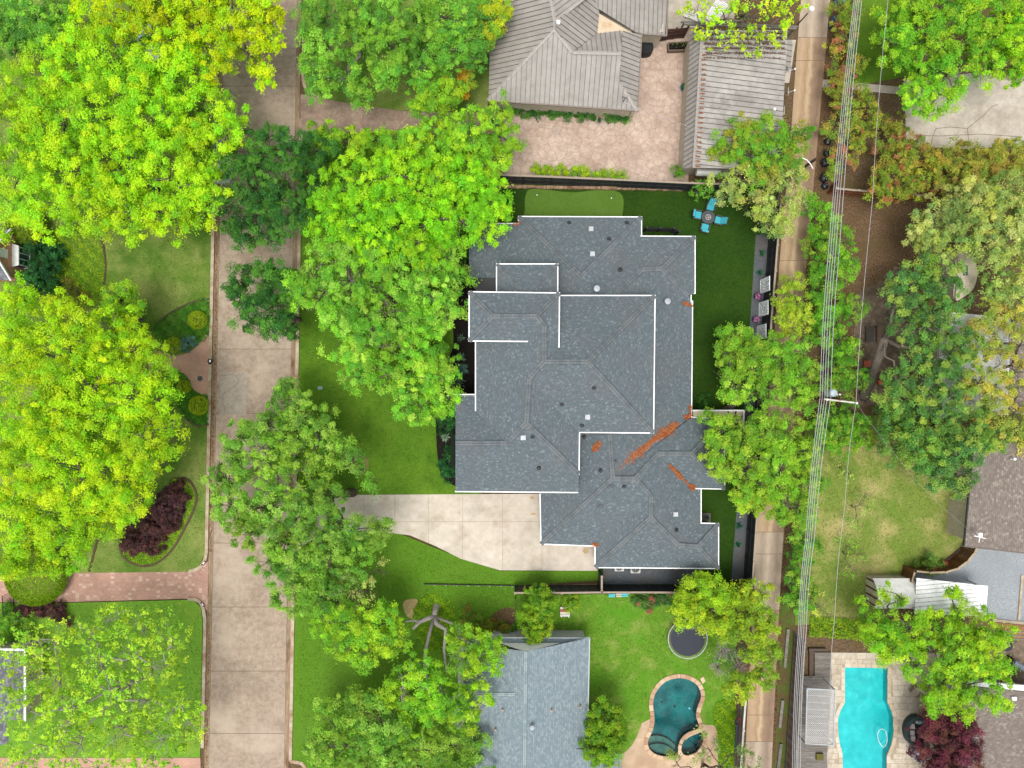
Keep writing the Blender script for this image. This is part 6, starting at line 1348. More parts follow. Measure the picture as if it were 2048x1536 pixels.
# play table and benches on the terrace
def box_table(label, px, py, col, s=0.6, h=0.45, name='play_table', cat='table', sy=None):
    b = W(px, py, 0.03); e = empty(name, b, label, cat); m = plain('paint_%d_%d_%d' % col, L(*col), 0.6); MB().box(b + Vector((0, 0, h)), (s, sy or s, 0.06)).build('top', m, e)
    for sx in (-1, 1):
        for s2 in (-1, 1): MB().box(b + Vector((sx * (s / 2 - 0.05), s2 * ((sy or s) / 2 - 0.05), h / 2 - 0.015)), (0.05, 0.05, h - 0.03)).build('leg', m, e)
box_table('square coral play table on the flagstone terrace', 1730, 728, (226, 116, 88)); box_table('small blue crate table below the coral table', 1733, 740, (30, 110, 140), 0.45, 0.3)
box_table('small orange stool right of the leaning trunk', 1757, 765, (224, 108, 62), 0.35, 0.3, 'play_stool', 'stool'); box_table('red orange stool above the small orange one', 1760, 753, (226, 84, 50), 0.4, 0.3, 'play_stool', 'stool')
box_table('dark wooden bench on the terrace left of the trunk', 1735, 669, (88, 80, 74), 0.7, 0.4, 'terrace_bench', 'bench', 1.5); box_table('brown wooden bench beside the dark one', 1755, 668, (120, 94, 76), 0.5, 0.4, 'terrace_bench', 'bench', 1.5)
# mailbox, drain cover, valve lids, topiary, kerb signs
e = empty('mailbox', W(420, 723, 0), 'small black mailbox on the western kerb', 'mailbox'); MB().box(W(420, 723, 0.5), (0.1, 0.1, 1.0)).build('post', M_DARK, e); MB().box(W(420, 723, 1.1), (0.24, 0.5, 0.24)).build('box', M_BLACK, e); MB().box(W(420, 722, 1.23), (0.14, 0.2, 0.03)).build('label_plate', M_WHITE, e)
e = empty('manhole_cover', W(400, 757, LZ), 'round dark cover in the pink brick apron', 'cover'); MB().lathe(W(400, 757, LZ + 0.01), [(0.0, 0.03), (0.2, 0.03), (0.22, 0.025), (0.25, 0.01)], 20).build('lid', M_VENTGREY, e)
e = empty('valve_box', W(640, 776, LZ), 'pale blue valve lid in the front lawn', 'cover'); MB().box(W(640, 776, LZ + 0.02), (0.45, 0.3, 0.05)).build('lid', plain('lid_blue', L(150, 190, 186)), e)
for lab, px, py, rz in (('painted kerb plate above the brick driveway', 407, 1126, 0.9), ('painted kerb plate below the brick driveway', 405, 1209, -0.9)):
    e = empty('kerb_plate', W(px, py, 0.13), lab, 'plate'); MB().box(W(px, py, 0.14), (0.5, 0.16, 0.02), rz).build('plate', M_BLACK, e); MB().box(W(px, py, 0.153), (0.26, 0.09, 0.006), rz).build('number_field', M_WHITE, e)
# ---------- cars half hidden under the trees
def car(label, px, py, ang, col):
    b = W(px, py, 0.0); e = empty('parked_car', b, label, 'car'); e.rotation_euler[2] = ang; pm = plain('car_%d_%d' % (col[0], col[2]), L(*col), 0.25, 0.6)
    def put(mb, nm, mt, parent=e, bev=0.0):
        o = mb.build(nm, mt); o.parent = parent
        if bev: m = o.modifiers.new('bevel', 'BEVEL'); m.width = bev; m.segments = 3; m.limit_method = 'ANGLE'
        return o
    mb = MB(); L2 = [(-2.3, 0.45, 0.85), (-2.2, 0.3, 0.95), (-1.2, 0.28, 0.98), (1.0, 0.28, 0.98), (1.9, 0.3, 0.88), (2.3, 0.42, 0.72)]; hw = [0.8, 0.88, 0.92, 0.92, 0.88, 0.74]
    S_ = [[Vector((x, -h_, z0)), Vector((x, -h_ * 1.0, z1 - 0.12)), Vector((x, -h_ * 0.9, z1)), Vector((x, h_ * 0.9, z1)), Vector((x, h_, z1 - 0.12)), Vector((x, h_, z0))] for (x, z0, z1), h_ in zip(L2, hw)]
    for a, c in zip(S_[:-1], S_[1:]):
        for k in range(6): mb.face([a[k], c[k], c[(k + 1) % 6], a[(k + 1) % 6]])
    mb.face(S_[0]); mb.face(S_[-1][::-1]); put(mb, 'body', pm)
    A_ = [Vector((-2.0, s * 0.8, 0.96)) for s in (-1, 1)] + [Vector((1.15, s * 0.8, 0.96)) for s in (-1, 1)]; Bt = [Vector((-1.5, s * 0.62, 1.5)) for s in (-1, 1)] + [Vector((0.35, s * 0.62, 1.5)) for s in (-1, 1)]
    gl = M_GLASS
    put(MB_f([[A_[2], A_[3], Bt[3], Bt[2]]]), 'windscreen', gl); put(MB_f([[A_[1], A_[0], Bt[0], Bt[1]]]), 'rear_window', gl)
    put(MB_f([[A_[0], A_[2], Bt[2], Bt[0]]]), 'side_window', gl); put(MB_f([[A_[3], A_[1], Bt[1], Bt[3]]]), 'side_window', gl)
    put(MB().box((-0.58, 0, 1.515), (1.95, 1.26, 0.04)), 'roof', pm, bev=0.015)
    for sx in (-1.35, 1.4):
        for sy in (-1, 1):
            w0 = put(MB().tube([(sx, sy * 0.72, 0.33), (sx, sy * 0.93, 0.33)], 0.33, 18), 'wheel', M_BLACK); put(MB().tube([(sx, sy * 0.93, 0.33), (sx, sy * 0.945, 0.33)], 0.2, 14), 'rim', M_VENTPALE, w0)
    for sy in (-1, 1):
        put(MB().box((2.24, sy * 0.6, 0.66), (0.1, 0.32, 0.12)), 'headlight', M_WHITE); put(MB().box((-2.27, sy * 0.66, 0.8), (0.08, 0.26, 0.14)), 'tail_light', plain('tail_orange', L(226, 84, 40), 0.3)); put(MB().box((0.85, sy * 1.0, 1.0), (0.12, 0.2, 0.14)), 'mirror', pm)
def MB_f(fs):
    m = MB()
    for f in fs: m.face(f)
    return m
car('silver white car parked at the western kerb under the trees', 450, 322, math.pi / 2, (226, 230, 234)); car('pale blue silver car on the drive under the yellow tree', 300, 80, -0.95, (200, 214, 226))
# ------------------------------------------------------------------ beds, hedges, shrubs
ground_cover('ground_cover', 'bright green ground cover bed beside the brick gabled house', smooth_loop([(100, 470), (150, 450), (195, 470), (209, 510), (210, 550), (202, 600), (170, 620), (100, 615), (95, 540)], 4), COVER, 300, 0.11, 0.15)
ground_cover('ground_cover', 'dark green ivy half circle above the pink brick apron', smooth_loop([(418, 599), (385, 606), (345, 625), (318, 645), (305, 660), (325, 690), (350, 705), (378, 700), (395, 690), (418, 670)], 4), COVERD, 320, 0.11, 0.18)
ground_cover('ground_cover', 'dark green ivy patch below the pink brick apron', smooth_loop([(330, 745), (360, 742), (380, 760), (384, 780), (400, 788), (416, 792), (416, 845), (395, 850), (365, 830), (345, 790)], 4), COVERD, 320, 0.11, 0.18)
ground_cover('ground_cover', 'yellow green ground cover ring of the kidney shaped purple bed', smooth_loop([(345, 960), (372, 960), (390, 985), (388, 1010), (370, 1050), (340, 1100), (305, 1128), (270, 1125), (245, 1105), (242, 1070), (280, 1050), (330, 1000)], 4), COVER, 300, 0.11, 0.14)
ground_cover('ground_cover', 'yellow green ground cover bed round the pale forked trunk', smooth_loop([(842, 1195), (868, 1187), (892, 1196), (910, 1215), (905, 1250), (890, 1290), (862, 1302), (845, 1285), (828, 1262), (824, 1230)], 4), COVER, 320, 0.1, 0.14)
ground_cover('ground_cover', 'bright ground cover along the weathered alley fence', smooth_loop([(1440, 1402), (1470, 1398), (1468, 1480), (1465, 1540), (1440, 1540), (1434, 1470), (1426, 1430), (1430, 1410)], 4), COVER, 300, 0.12, 0.2)
ground_cover('ground_cover', 'bright ivy strip above the pool terrace', [(1620, 1232), (1720, 1238), (1790, 1255), (1790, 1285), (1700, 1278), (1616, 1272)], COVER, 260, 0.13, 0.3)
sheet('brick_apron', 'pink brick apron reaching the western kerb', smooth_loop([(300, 700), (345, 712), (380, 704), (396, 690), (418, 672), (417, 788), (400, 786), (386, 776), (378, 758), (358, 742), (330, 742), (300, 745)], 3), LZ + 0.006, M_BRICKPINK, cat='paving')
sheet('straw_patch', 'pale straw patch left of the ground cover bed', smooth_loop([(806, 1205), (822, 1197), (836, 1200), (830, 1218), (824, 1236), (812, 1228)], 3), LZ + 0.008, M_STRAW, cat='straw')
sheet('bare_ring', 'round bare patch in the front lawn beside the oak', ellipse(716, 928, 22, 21), LZ + 0.006, ground_mat('bare_ring', (L(128, 108, 74), L(160, 138, 100)), L(120, 130, 60), 6.0, 0.8), cat='bare soil')
sheet('bare_patch', 'brown bare patch left of the wire fence', smooth_loop([(985, 1228), (1010, 1215), (1028, 1218), (1028, 1245), (1000, 1250), (985, 1240)], 3), LZ + 0.006, M_LITTER, cat='bare soil')
for lab, pts in (('brown edging along the ground cover bed', [(185, 455), (203, 480), (209, 510), (210, 545), (204, 590), (198, 618)]), ('brown edging of the dark ivy half circle', [(304, 662), (318, 645), (345, 624), (385, 605), (418, 598)]), ('brown edging of the kidney shaped purple bed', [(345, 958), (374, 958), (392, 985), (390, 1012), (372, 1052), (342, 1102), (305, 1130), (268, 1128), (243, 1107), (240, 1068)]), ('brown edging below the lower ivy patch', [(370, 835), (395, 852), (418, 848)]), ('brown edging at the hedge by the brick driveway', [(196, 1075), (188, 1105), (178, 1143)])):
    mb = MB(); P = [W(a, b, LZ + 0.03) for a, b in smooth_loop(pts, 5, False)]
    for a, b in zip(P[:-1], P[1:]): mb.bar(a, b, 0.2, 0.08)
    tag(mb.build('edging', M_EDGING), lab, 'edging')
for lab, px, py, r in (('large round clipped box ball above the pink brick apron', 395, 640, 19), ('round clipped box ball partly under the tree', 347, 690, 16), ('smaller clipped box ball below the apron', 368, 774, 14), ('large round clipped box ball below the apron', 397, 811, 20)): clipped_ball(lab, px, py, r, pal((184, 206, 30), (196, 214, 36), (170, 196, 28)))
clipped_ball('broad clipped dome hedge beside the brick driveway', 72, 1150, 62, pal((130, 172, 26), (148, 184, 30), (112, 156, 26)), 'dome_hedge', 2.2, per=420, ls=0.1)
clipped_ball('broad clipped dome beside the brick gabled house', 55, 458, 40, pal((120, 150, 26), (140, 164, 30), (104, 138, 26)), 'dome_hedge', 2.2, per=420, ls=0.1)
def shrub(label, lobes, zt, p, name='shrub', cat='shrub', **k):
    d = dict(cr=0.32, ls=0.115, lpc=85, dens=2.6, tr=0.06, fork=0.25, twig=2, drop=0.25, zmin=0.12); d.update(k); return tree(label, lobes, zt, p, name=name, cat=cat, **d)
shrub('dark glossy shrub above the bay window of the brick house', [(75, 490, 26), (105, 505, 26), (60, 480, 20)], 2.0, DKS, group='shrubs by the brick house'); shrub('dark glossy shrub below the bay window of the brick house', [(70, 545, 28), (95, 560, 28), (60, 575, 22), (100, 530, 20)], 2.2, DKS)
shrub('rusty green low shrub in the ground cover bed', [(150, 585, 16), (170, 595, 14), (135, 565, 12)], 0.7, pal((130, 140, 60), (150, 150, 60), (110, 130, 60)))
shrub('purple leaved shrubs filling the kidney shaped bed', [(360, 985, 24), (342, 1008, 32), (318, 1038, 34), (288, 1068, 32), (266, 1085, 22), (308, 1082, 26), (335, 1040, 26)], 1.1, PURD, dens=4.0, smooth_lobe=True)
shrub('purple leaved hedge below the brick driveway', [(60, 1218, 18), (90, 1216, 18), (120, 1220, 18), (130, 1240, 14), (45, 1225, 12)], 1.0, PURD, dens=3.0)
shrub('silvery green tuft beside the large box ball', [(372, 690, 14), (385, 682, 10)], 0.5, BLUEG)
shrub('dense green shrubs at the left edge below the gate', [(15, 1235, 28), (20, 1265, 26), (40, 1240, 20)], 1.8, HDG)
shrub('green hedge along the south wall of the metal roofed house', [(1000 + k * 19, 219 + k * 0.9, 13) for k in range(14)], 1.0, DG, dens=3.0)
shrub('bright low vine along the northern fence', [(1066 + k * 14, 337 + k * 1.0, 9) for k in range(14)], 1.6, pal((168, 204, 30), (150, 190, 34), (130, 180, 40)), ls=0.12, drop=0.0)
shrub('bright clump of leaves at the garage corner', [(1352, 345, 10), (1360, 348, 8)], 1.6, HDG)
shrub('dark round shrub in the mulch bed above the pale yucca', [(896, 840, 24), (884, 830, 16), (902, 822, 16)], 1.1, DKS, dens=3.0); shrub('dark round shrub in the mulch bed below the pale yucca', [(897, 928, 20), (898, 945, 16), (900, 910, 14)], 1.1, DKS, dens=3.0)
shrub('low green shrubs in the mulch bed by the entrance', [(928, 500, 16), (920, 530, 14), (925, 480, 12)], 0.9, DG)
shrub('red flowering shrub at the brown curved fence', [(1848, 1128, 14), (1866, 1126, 14), (1884, 1134, 12), (1858, 1140, 10)], 1.3, pal((110, 150, 60), (130, 160, 60), (96, 140, 56), (120, 150, 60), (110, 150, 60), (190, 80, 76)))
shrub('coral flowering rose bed along the lower fence', [(1280, 1200, 16), (1300, 1205, 14), (1320, 1196, 14), (1340, 1192, 14)], 0.9, pal((80, 130, 60), (96, 146, 60), (70, 120, 56), (84, 132, 60), (96, 140, 60), (190, 112, 100)))
shrub('reddish green shrub row left of the wire fence', [(940, 1240, 20), (965, 1250, 20), (990, 1252, 20), (1012, 1258, 16)], 1.1, pal((116, 150, 40), (140, 150, 46), (100, 146, 44), (156, 136, 56)))
shrub('green creeper at the foot of the oak trunk', [(1410, 800, 10), (1405, 812, 8)], 0.4, DG)
tree('tall clipped evergreen right of the wire fence', [(1073, 1212, 34), (1085, 1200, 26), (1068, 1252, 32), (1064, 1276, 24)], 4.2, EVG, name='evergreen_shrub', cat='shrub', cr=0.36, ls=0.12, lpc=105, dens=3.0, tr=0.12, drop=0.1, fork=0.2)
tree('small evergreen beside the striped bench', [(1140, 1206, 15), (1132, 1198, 10)], 2.2, EVG, name='evergreen_shrub', cat='shrub', cr=0.3, ls=0.14, dens=2.6, tr=0.08)
tree('tall yellow green conifer against the pale roofed house', [(1205, 1430, 34), (1210, 1465, 40), (1195, 1490, 34), (1222, 1440, 26), (1205, 1512, 26), (1225, 1495, 22)], 5.5, EVG, base=(1190, 1425), name='conifer', cat='tree', cr=0.36, ls=0.13, lpc=105, dens=3.0, tr=0.14, drop=0.25, fork=0.2)
tree('small spiky leaved tree beside the northern fence corner', [(1402, 378, 18), (1390, 388, 12), (1415, 372, 14)], 3.0, pal((110, 170, 50), (124, 180, 50), (96, 156, 50)), name='small_tree', cr=0.3, ls=0.24, lpc=16, dens=1.6, tr=0.07, core=0.1)
# hedge right of the alley
hedge = [(1632, 420), (1650, 450), (1635, 490), (1660, 510), (1640, 540), (1662, 560), (1640, 590), (1680, 480), (1690, 530), (1650, 620), (1672, 640), (1640, 660), (1680, 690), (1660, 720), (1690, 740), (1668, 770), (1700, 620), (1700, 700), (1712, 760)]
tree('bright green hedge right of the alley, upper stretch above the transformer', [(x, y, 24 + (i * 7) % 9) for i, (x, y) in enumerate(hedge)], 3.6, HDG, base=(1640, 580), name='tall_hedge', cat='hedge', cr=0.42, ls=0.13, lpc=105, dens=2.1, tr=0.1, drop=0.15, fork=0.12)
hedge2 = [(1655, 830), (1690, 830), (1672, 860), (1710, 850), (1640, 880), (1680, 890), (1720, 880), (1630, 920), (1622, 960), (1612, 1000), (1606, 1040), (1600, 1080), (1596, 1120), (1592, 1160), (1590, 1200), (1612, 1100), (1606, 1180), (1608, 1220), (1640, 860)]
tree('bright green hedge right of the alley, lower stretch below the transformer', [(x, y, (24 if y < 900 else 21) + (i * 5) % 7) for i, (x, y) in enumerate(hedge2)], 3.2, HDG, base=(1615, 940), name='tall_hedge', cat='hedge', cr=0.4, ls=0.13, lpc=105, dens=2.1, tr=0.1, drop=0.15, fork=0.12)
for i, (lab, lb, p) in enumerate((('thin yellowish sapling on the dry lawn below the hedge', [(1680, 930, 22), (1700, 950, 16)], OL), ('thin green sapling in the middle of the dry lawn edge', [(1720, 1010, 22), (1710, 1040, 20), (1730, 985, 14)], OAK), ('thin sapling at the lower end of the dry lawn', [(1690, 1090, 24), (1715, 1110, 20), (1700, 1140, 20)], OAK), ('yellow flecked thin shrub above the ivy strip', [(1625, 1190, 20), (1640, 1215, 18), (1655, 1230, 14)], pal((190, 200, 60), (150, 180, 60), (200, 210, 90))))):
    tree(lab, lb, 2.6, p, name='sapling', cat='tree', cr=0.34, ls=0.15, lpc=14, dens=1.1, tr=0.05, core=0.1, fork=0.3)

# ------------------------------------------------------------------ trees
tree('huge yellow green maple over the upper left garden', [(90, 180, 80), (165, 130, 70), (240, 125, 75), (320, 150, 75), (380, 170, 65), (435, 225, 52), (130, 250, 85), (40, 250, 75), (230, 230, 85), (320, 250, 85), (400, 290, 75), (455, 270, 34), (60, 340, 85), (160, 340, 85), (260, 340, 85), (350, 360, 80), (410, 380, 50), (25, 410, 60), (110, 415, 62), (195, 425, 55), (270, 425, 58), (340, 430, 48), (385, 425, 38)], 15.5, YG, base=(330, 400), tr=0.45, dens=2.1, cr=0.54, lpc=149)
tree('golden yellow tree at the top beside the street', [(190, 45, 50), (250, 35, 52), (320, 40, 58), (395, 35, 60), (470, 35, 58), (535, 40, 34), (360, 95, 48), (430, 105, 46), (500, 110, 44), (530, 160, 24), (545, 90, 22), (420, 0, 50), (500, -10, 50), (300, -10, 50)], 14.0, YEL, base=(455, 90), tr=0.32, dens=2.2)
tree('darker green tree in the upper left corner', [(20, 30, 55), (80, 30, 50), (30, 85, 40), (100, 80, 38), (130, 30, 40), (-20, 80, 50)], 11.0, MG, base=(90, 90), tr=0.3)
tree('broad green tree over the small lawn at the top', [(640, 40, 50), (650, 100, 50), (640, 150, 42), (700, 20, 55), (760, 40, 55), (720, 95, 45), (830, 30, 55), (900, 40, 50), (960, 45, 42), (790, 105, 52), (860, 110, 52), (920, 100, 48), (700, 160, 32), (720, 190, 30), (640, 185, 24), (960, 100, 34), (850, 150, 32), (780, 150, 30)], 11.5, MG, base=(790, 110), tr=0.36, dens=2.0)
tree('yellow tipped tree at the corner of the metal roof', [(990, 40, 34), (1005, 15, 26), (965, 75, 28), (975, 10, 30)], 9.5, pal((206, 214, 36), (186, 208, 40), (150, 196, 44), (206, 212, 38)), base=(985, 90), tr=0.16)
tree('bright tree reaching over the stamped drive', [(850, 200, 38), (890, 195, 34), (880, 240, 50), (940, 260, 52), (990, 240, 40), (1015, 285, 34), (850, 290, 50), (920, 320, 52), (980, 330, 44), (800, 290, 34), (870, 340, 40), (905, 180, 22)], 10.5, BG, base=(900, 300), tr=0.28)
tree('small orange tipped shrub tree by the metal roof', [(900, 168, 22), (925, 178, 22), (935, 160, 16)], 5.0, pal((200, 190, 50), (220, 170, 50), (150, 180, 50)), tr=0.1)
tree('row of small bright trees along the stamped drive', [(660, 278, 30), (700, 285, 32), (740, 288, 30), (640, 265, 28), (770, 280, 24)], 6.0, BG, base=(700, 300), name='small_tree', tr=0.14)
tree('dark green street tree over the kerb at the upper left', [(490, 320, 44), (540, 300, 44), (590, 290, 40), (635, 300, 38), (500, 380, 48), (560, 370, 50), (620, 360, 44), (480, 430, 40), (530, 440, 44), (585, 430, 40), (500, 478, 28), (545, 475, 22), (650, 400, 26), (470, 465, 24)], 11.0, DG, base=(612, 420), tr=0.3, dens=1.9, bark=BARK_DARK)
tree('big bright tree in the middle of the front lawn', [(680, 380, 55), (740, 360, 55), (800, 350, 52), (860, 370, 58), (930, 370, 55), (980, 400, 44), (650, 430, 40), (710, 435, 55), (780, 425, 58), (860, 440, 60), (930, 440, 52), (985, 445, 34), (690, 490, 40), (760, 490, 48), (830, 495, 45), (960, 465, 32), (1000, 410, 22), (640, 450, 24)], 13.0, pal((150, 214, 30), (136, 206, 32), (166, 220, 32), (120, 192, 36)), base=(800, 470), tr=0.38, dens=2.1)
tree('light green tree in front of the house entrance', [(620, 560, 40), (610, 600, 32), (655, 520, 44), (650, 585, 48), (700, 560, 46), (700, 510, 42), (680, 640, 32), (760, 520, 44), (750, 580, 46), (810, 560, 50), (870, 530, 44), (860, 590, 48), (905, 560, 34), (900, 620, 34), (790, 620, 46), (850, 650, 46), (740, 660, 42), (895, 480, 30), (905, 510, 26)], 12.0, pal((126, 194, 52), (144, 206, 56), (108, 176, 54), (160, 208, 76)), base=(790, 600), tr=0.34, dens=2.0)
tree('light green tree above the open front lawn', [(700, 710, 36), (730, 690, 40), (780, 690, 44), (840, 700, 44), (885, 720, 34), (720, 755, 34), (770, 750, 38), (830, 755, 40), (880, 765, 36), (900, 800, 26), (810, 800, 34), (860, 815, 36), (840, 840, 22), (700, 670, 24)], 9.0, pal((132, 200, 50), (150, 210, 52), (112, 182, 52), (166, 212, 72)), base=(830, 740), tr=0.26, dens=2.0)
tree('small dark green tree leaning over the street', [(490, 560, 34), (530, 545, 34), (570, 560, 34), (500, 610, 38), (550, 610, 40), (590, 600, 28), (560, 655, 32), (590, 650, 24), (520, 655, 24), (475, 590, 24), (465, 570, 18)], 8.5, DG, base=(600, 640), tr=0.2, dens=1.9, bark=BARK_DARK)
tree('large oak arching over the street and driveway', [(575, 775, 24), (580, 810, 38), (620, 830, 42), (530, 840, 40), (480, 870, 36), (570, 870, 52), (640, 880, 42), (680, 900, 34), (470, 930, 44), (540, 930, 56), (610, 940, 54), (450, 970, 36), (470, 1015, 44), (540, 1010, 56), (610, 1020, 52), (655, 985, 36), (500, 1065, 40), (570, 1080, 52), (640, 1080, 52), (690, 1052, 38), (745, 1055, 36), (720, 1100, 44), (540, 1125, 36), (600, 1140, 46), (670, 1150, 44), (580, 1185, 38), (640, 1195, 40), (705, 925, 24), (748, 965, 18)], 11.0, OAK, base=(706, 985), tr=0.36, dens=1.9, bark=BARK_DARK, drop=0.3)
tree('thin leaved branches of a bare-ish tree below the arching oak', [(690, 1190, 40), (740, 1180, 34), (720, 1150, 30), (660, 1215, 30), (760, 1140, 24), (740, 1220, 24)], 8.0, OL, base=(640, 1200), tr=0.18, dens=0.8, lpc=42, core=0.1, name='thin_tree', bark=BARK_DARK)
tree('bright tree on the south lawn near the street', [(700, 1245, 44), (750, 1250, 44), (690, 1290, 32), (740, 1300, 42), (785, 1280, 32), (650, 1250, 32), (770, 1235, 30)], 9.5, BG, base=(760, 1250), tr=0.22)
tree('bright tree with a pale forked trunk over the pale roofed house', [(930, 1280, 40), (965, 1310, 42), (920, 1320, 36), (850, 1340, 40), (900, 1400, 44), (945, 1395, 36), (860, 1390, 44), (930, 1430, 36), (800, 1380, 40), (830, 1440, 48), (990, 1300, 22)], 10.5, BG, base=(873, 1212), bark=BARK_PALE, tr=0.27, fork_at=(868, 1233, 1.6), extra=[[(868, 1233, 1.5, .25), (852, 1238, 2.0, .21), (838, 1245, 2.6, .17), (826, 1258, 3.2, .11)], [(840, 1243, 2.5, .14), (826, 1241, 2.9, .1), (811, 1243, 3.4, .07)], [(868, 1233, 1.5, .26), (874, 1248, 2.2, .23), (892, 1260, 3.0, .18), (888, 1300, 4.2, .13), (893, 1345, 5.0, .08)]])
tree('green tree at the bottom left of the pale roofed house', [(660, 1440, 42), (710, 1420, 46), (760, 1440, 50), (690, 1490, 46), (740, 1500, 52), (800, 1490, 54), (860, 1500, 54), (910, 1490, 46), (940, 1530, 40), (640, 1500, 32), (820, 1550, 50), (720, 1550, 50), (950, 1480, 26)], 9.5, OAK, base=(800, 1470), tr=0.28)
tree('huge yellow green maple filling the left edge', [(40, 600, 45), (20, 650, 60), (90, 640, 55), (160, 650, 55), (230, 650, 45), (140, 710, 70), (50, 720, 70), (225, 715, 60), (290, 700, 45), (310, 745, 40), (90, 790, 80), (190, 780, 80), (270, 790, 60), (330, 800, 32), (40, 860, 80), (140, 865, 85), (230, 860, 80), (300, 870, 60), (345, 850, 22), (60, 950, 85), (160, 950, 85), (250, 950, 70), (310, 928, 34), (40, 1040, 75), (130, 1035, 75), (192, 1030, 56), (252, 1008, 40), (70, 1100, 55), (140, 1095, 45), (20, 1115, 45)], 15.5, pal((178, 220, 24), (162, 212, 26), (190, 222, 28), (140, 200, 30)), base=(250, 860), tr=0.46, dens=2.1, cr=0.54, lpc=149)
tree('small light green tree beside the curved bed edging', [(240, 600, 34), (265, 620, 26), (222, 625, 28), (255, 580, 20)], 7.0, BG, base=(285, 640), tr=0.14)
thin = [(50, 1290, 44), (110, 1280, 44), (60, 1350, 50), (120, 1350, 46), (180, 1260, 36), (230, 1240, 38), (290, 1250, 40), (340, 1270, 38), (200, 1320, 46), (270, 1310, 46), (330, 1330, 40), (60, 1420, 50), (140, 1420, 52), (220, 1390, 50), (300, 1400, 48), (360, 1410, 42), (80, 1490, 50), (160, 1490, 54), (250, 1470, 50), (330, 1480, 50), (385, 1450, 28), (200, 1540, 50), (300, 1540, 50), (40, 1540, 50)]
tree('thin spring leaved tree at the bottom left', thin, 12.0, pal((172, 216, 52), (156, 206, 54), (184, 222, 58), (140, 196, 52)), base=(300, 1345), tr=0.3, dens=1.45, lpc=22, core=0.18, cr=0.36, ls=0.2, twig=7, name='thin_tree', bark=BARK_PALE)
tree('thin spring leaved tree above the garage roof', [(1395, 20, 34), (1440, 40, 34), (1490, 40, 38), (1540, 50, 38), (1580, 30, 34), (1420, 75, 26), (1470, 85, 26), (1520, 90, 24), (1400, 60, 24), (1560, 0, 40), (1500, 0, 40)], 8.5, pal((178, 220, 36), (160, 212, 40), (190, 224, 44)), base=(1480, 35), tr=0.24, dens=0.95, lpc=16, core=0.1, cr=0.36, ls=0.24, name='thin_tree')
tree('rust tinged green tree at the lower end of the garage roof', [(1450, 290, 30), (1490, 270, 34), (1540, 265, 36), (1585, 280, 30), (1440, 320, 24), (1490, 310, 38), (1540, 315, 40), (1580, 320, 32), (1520, 345, 32), (1605, 265, 18)], 7.5, CRAPE, base=(1530, 350), tr=0.18)
tree('pale olive tree over the alley fence at the turf corner', [(1440, 365, 26), (1480, 360, 32), (1530, 375, 36), (1575, 365, 32), (1500, 400, 36), (1550, 410, 36), (1585, 395, 26), (1530, 445, 30), (1560, 440, 28), (1575, 335, 26), (1600, 340, 22), (1545, 465, 20), (1450, 395, 18)], 7.0, OL, base=(1525, 400), tr=0.16, dens=1.6, lpc=112, core=0.2)
tree('yellow green tree over the alley right of the white screens', [(1586, 562, 22), (1578, 590, 24), (1596, 612, 26), (1572, 628, 22), (1600, 650, 26), (1576, 662, 22)], 6.0, pal((166, 200, 50), (150, 190, 54), (178, 206, 60)), base=(1570, 620), tr=0.14)
tree('large oak behind the turf with its trunk by the pergola', [(1462, 674, 30), (1480, 668, 22), (1460, 708, 32), (1500, 702, 34), (1550, 700, 36), (1455, 750, 32), (1500, 740, 44), (1550, 735, 44), (1590, 720, 36), (1470, 780, 32), (1530, 780, 42), (1580, 770, 36), (1610, 745, 28), (1600, 800, 32)], 8.5, pal((122, 182, 48), (142, 194, 52), (106, 164, 48), (158, 200, 64)), base=(1447, 822), tr=0.32, dens=2.0)
tree('large oak beside the eastern wing roof', [(1425, 838, 22), (1435, 890, 34), (1445, 930, 34), (1440, 860, 26), (1480, 870, 38), (1500, 920, 44), (1530, 850, 40), (1570, 870, 36), (1550, 920, 44), (1590, 910, 36), (1500, 965, 42), (1550, 970, 44), (1600, 960, 34), (1520, 1005, 34), (1570, 1010, 36), (1600, 1020, 26), (1615, 900, 22), (1480, 990, 26)], 9.0, pal((132, 190, 44), (150, 200, 48), (114, 172, 46), (164, 204, 60)), base=(1490, 860), tr=0.3, dens=2.0, twig=7)
tree('round yellow green tree over the lower fence and trampoline', [(1385, 1185, 36), (1420, 1180, 34), (1380, 1225, 34), (1420, 1225, 38), (1365, 1205, 24), (1445, 1200, 28), (1440, 1240, 26)], 7.5, pal((168, 204, 34), (150, 194, 36), (180, 210, 44), (134, 182, 38)), base=(1405, 1195), tr=0.18, dens=2.3)
tree('yellow green tree over the alley below the lower fence', [(1490, 1180, 32), (1525, 1190, 30), (1500, 1225, 34), (1530, 1240, 28), (1470, 1220, 28), (1480, 1260, 30), (1525, 1280, 30), (1535, 1310, 26), (1510, 1320, 30), (1500, 1360, 32), (1470, 1370, 28), (1520, 1350, 24), (1450, 1270, 22)], 7.0, pal((156, 190, 42), (138, 178, 44), (170, 196, 50), (124, 168, 46)), base=(1490, 1250), tr=0.18, dens=2.0)
tree('bare grey branched shrub right of the trampoline', [(1460, 1300, 30), (1470, 1335, 30), (1435, 1330, 24), (1445, 1300, 22)], 5.0, OLD, base=(1450, 1300), tr=0.12, dens=0.5, lpc=32, core=0.1, twig=16, name='bare_shrub', cat='shrub', bark=BARK_PALE, fork=0.2, twig_up=0.05)
tree('olive tree at the lower rim of the kidney pool', [(1400, 1478, 18), (1420, 1500, 22), (1460, 1510, 26), (1490, 1515, 22), (1440, 1535, 28), (1350, 1520, 16), (1345, 1505, 12), (1480, 1545, 26), (1395, 1545, 20)], 5.0, pal((140, 168, 84), (156, 180, 96), (122, 152, 80)), base=(1405, 1530), tr=0.14, dens=1.0, lpc=61, core=0.1, bark=BARK_DARK)
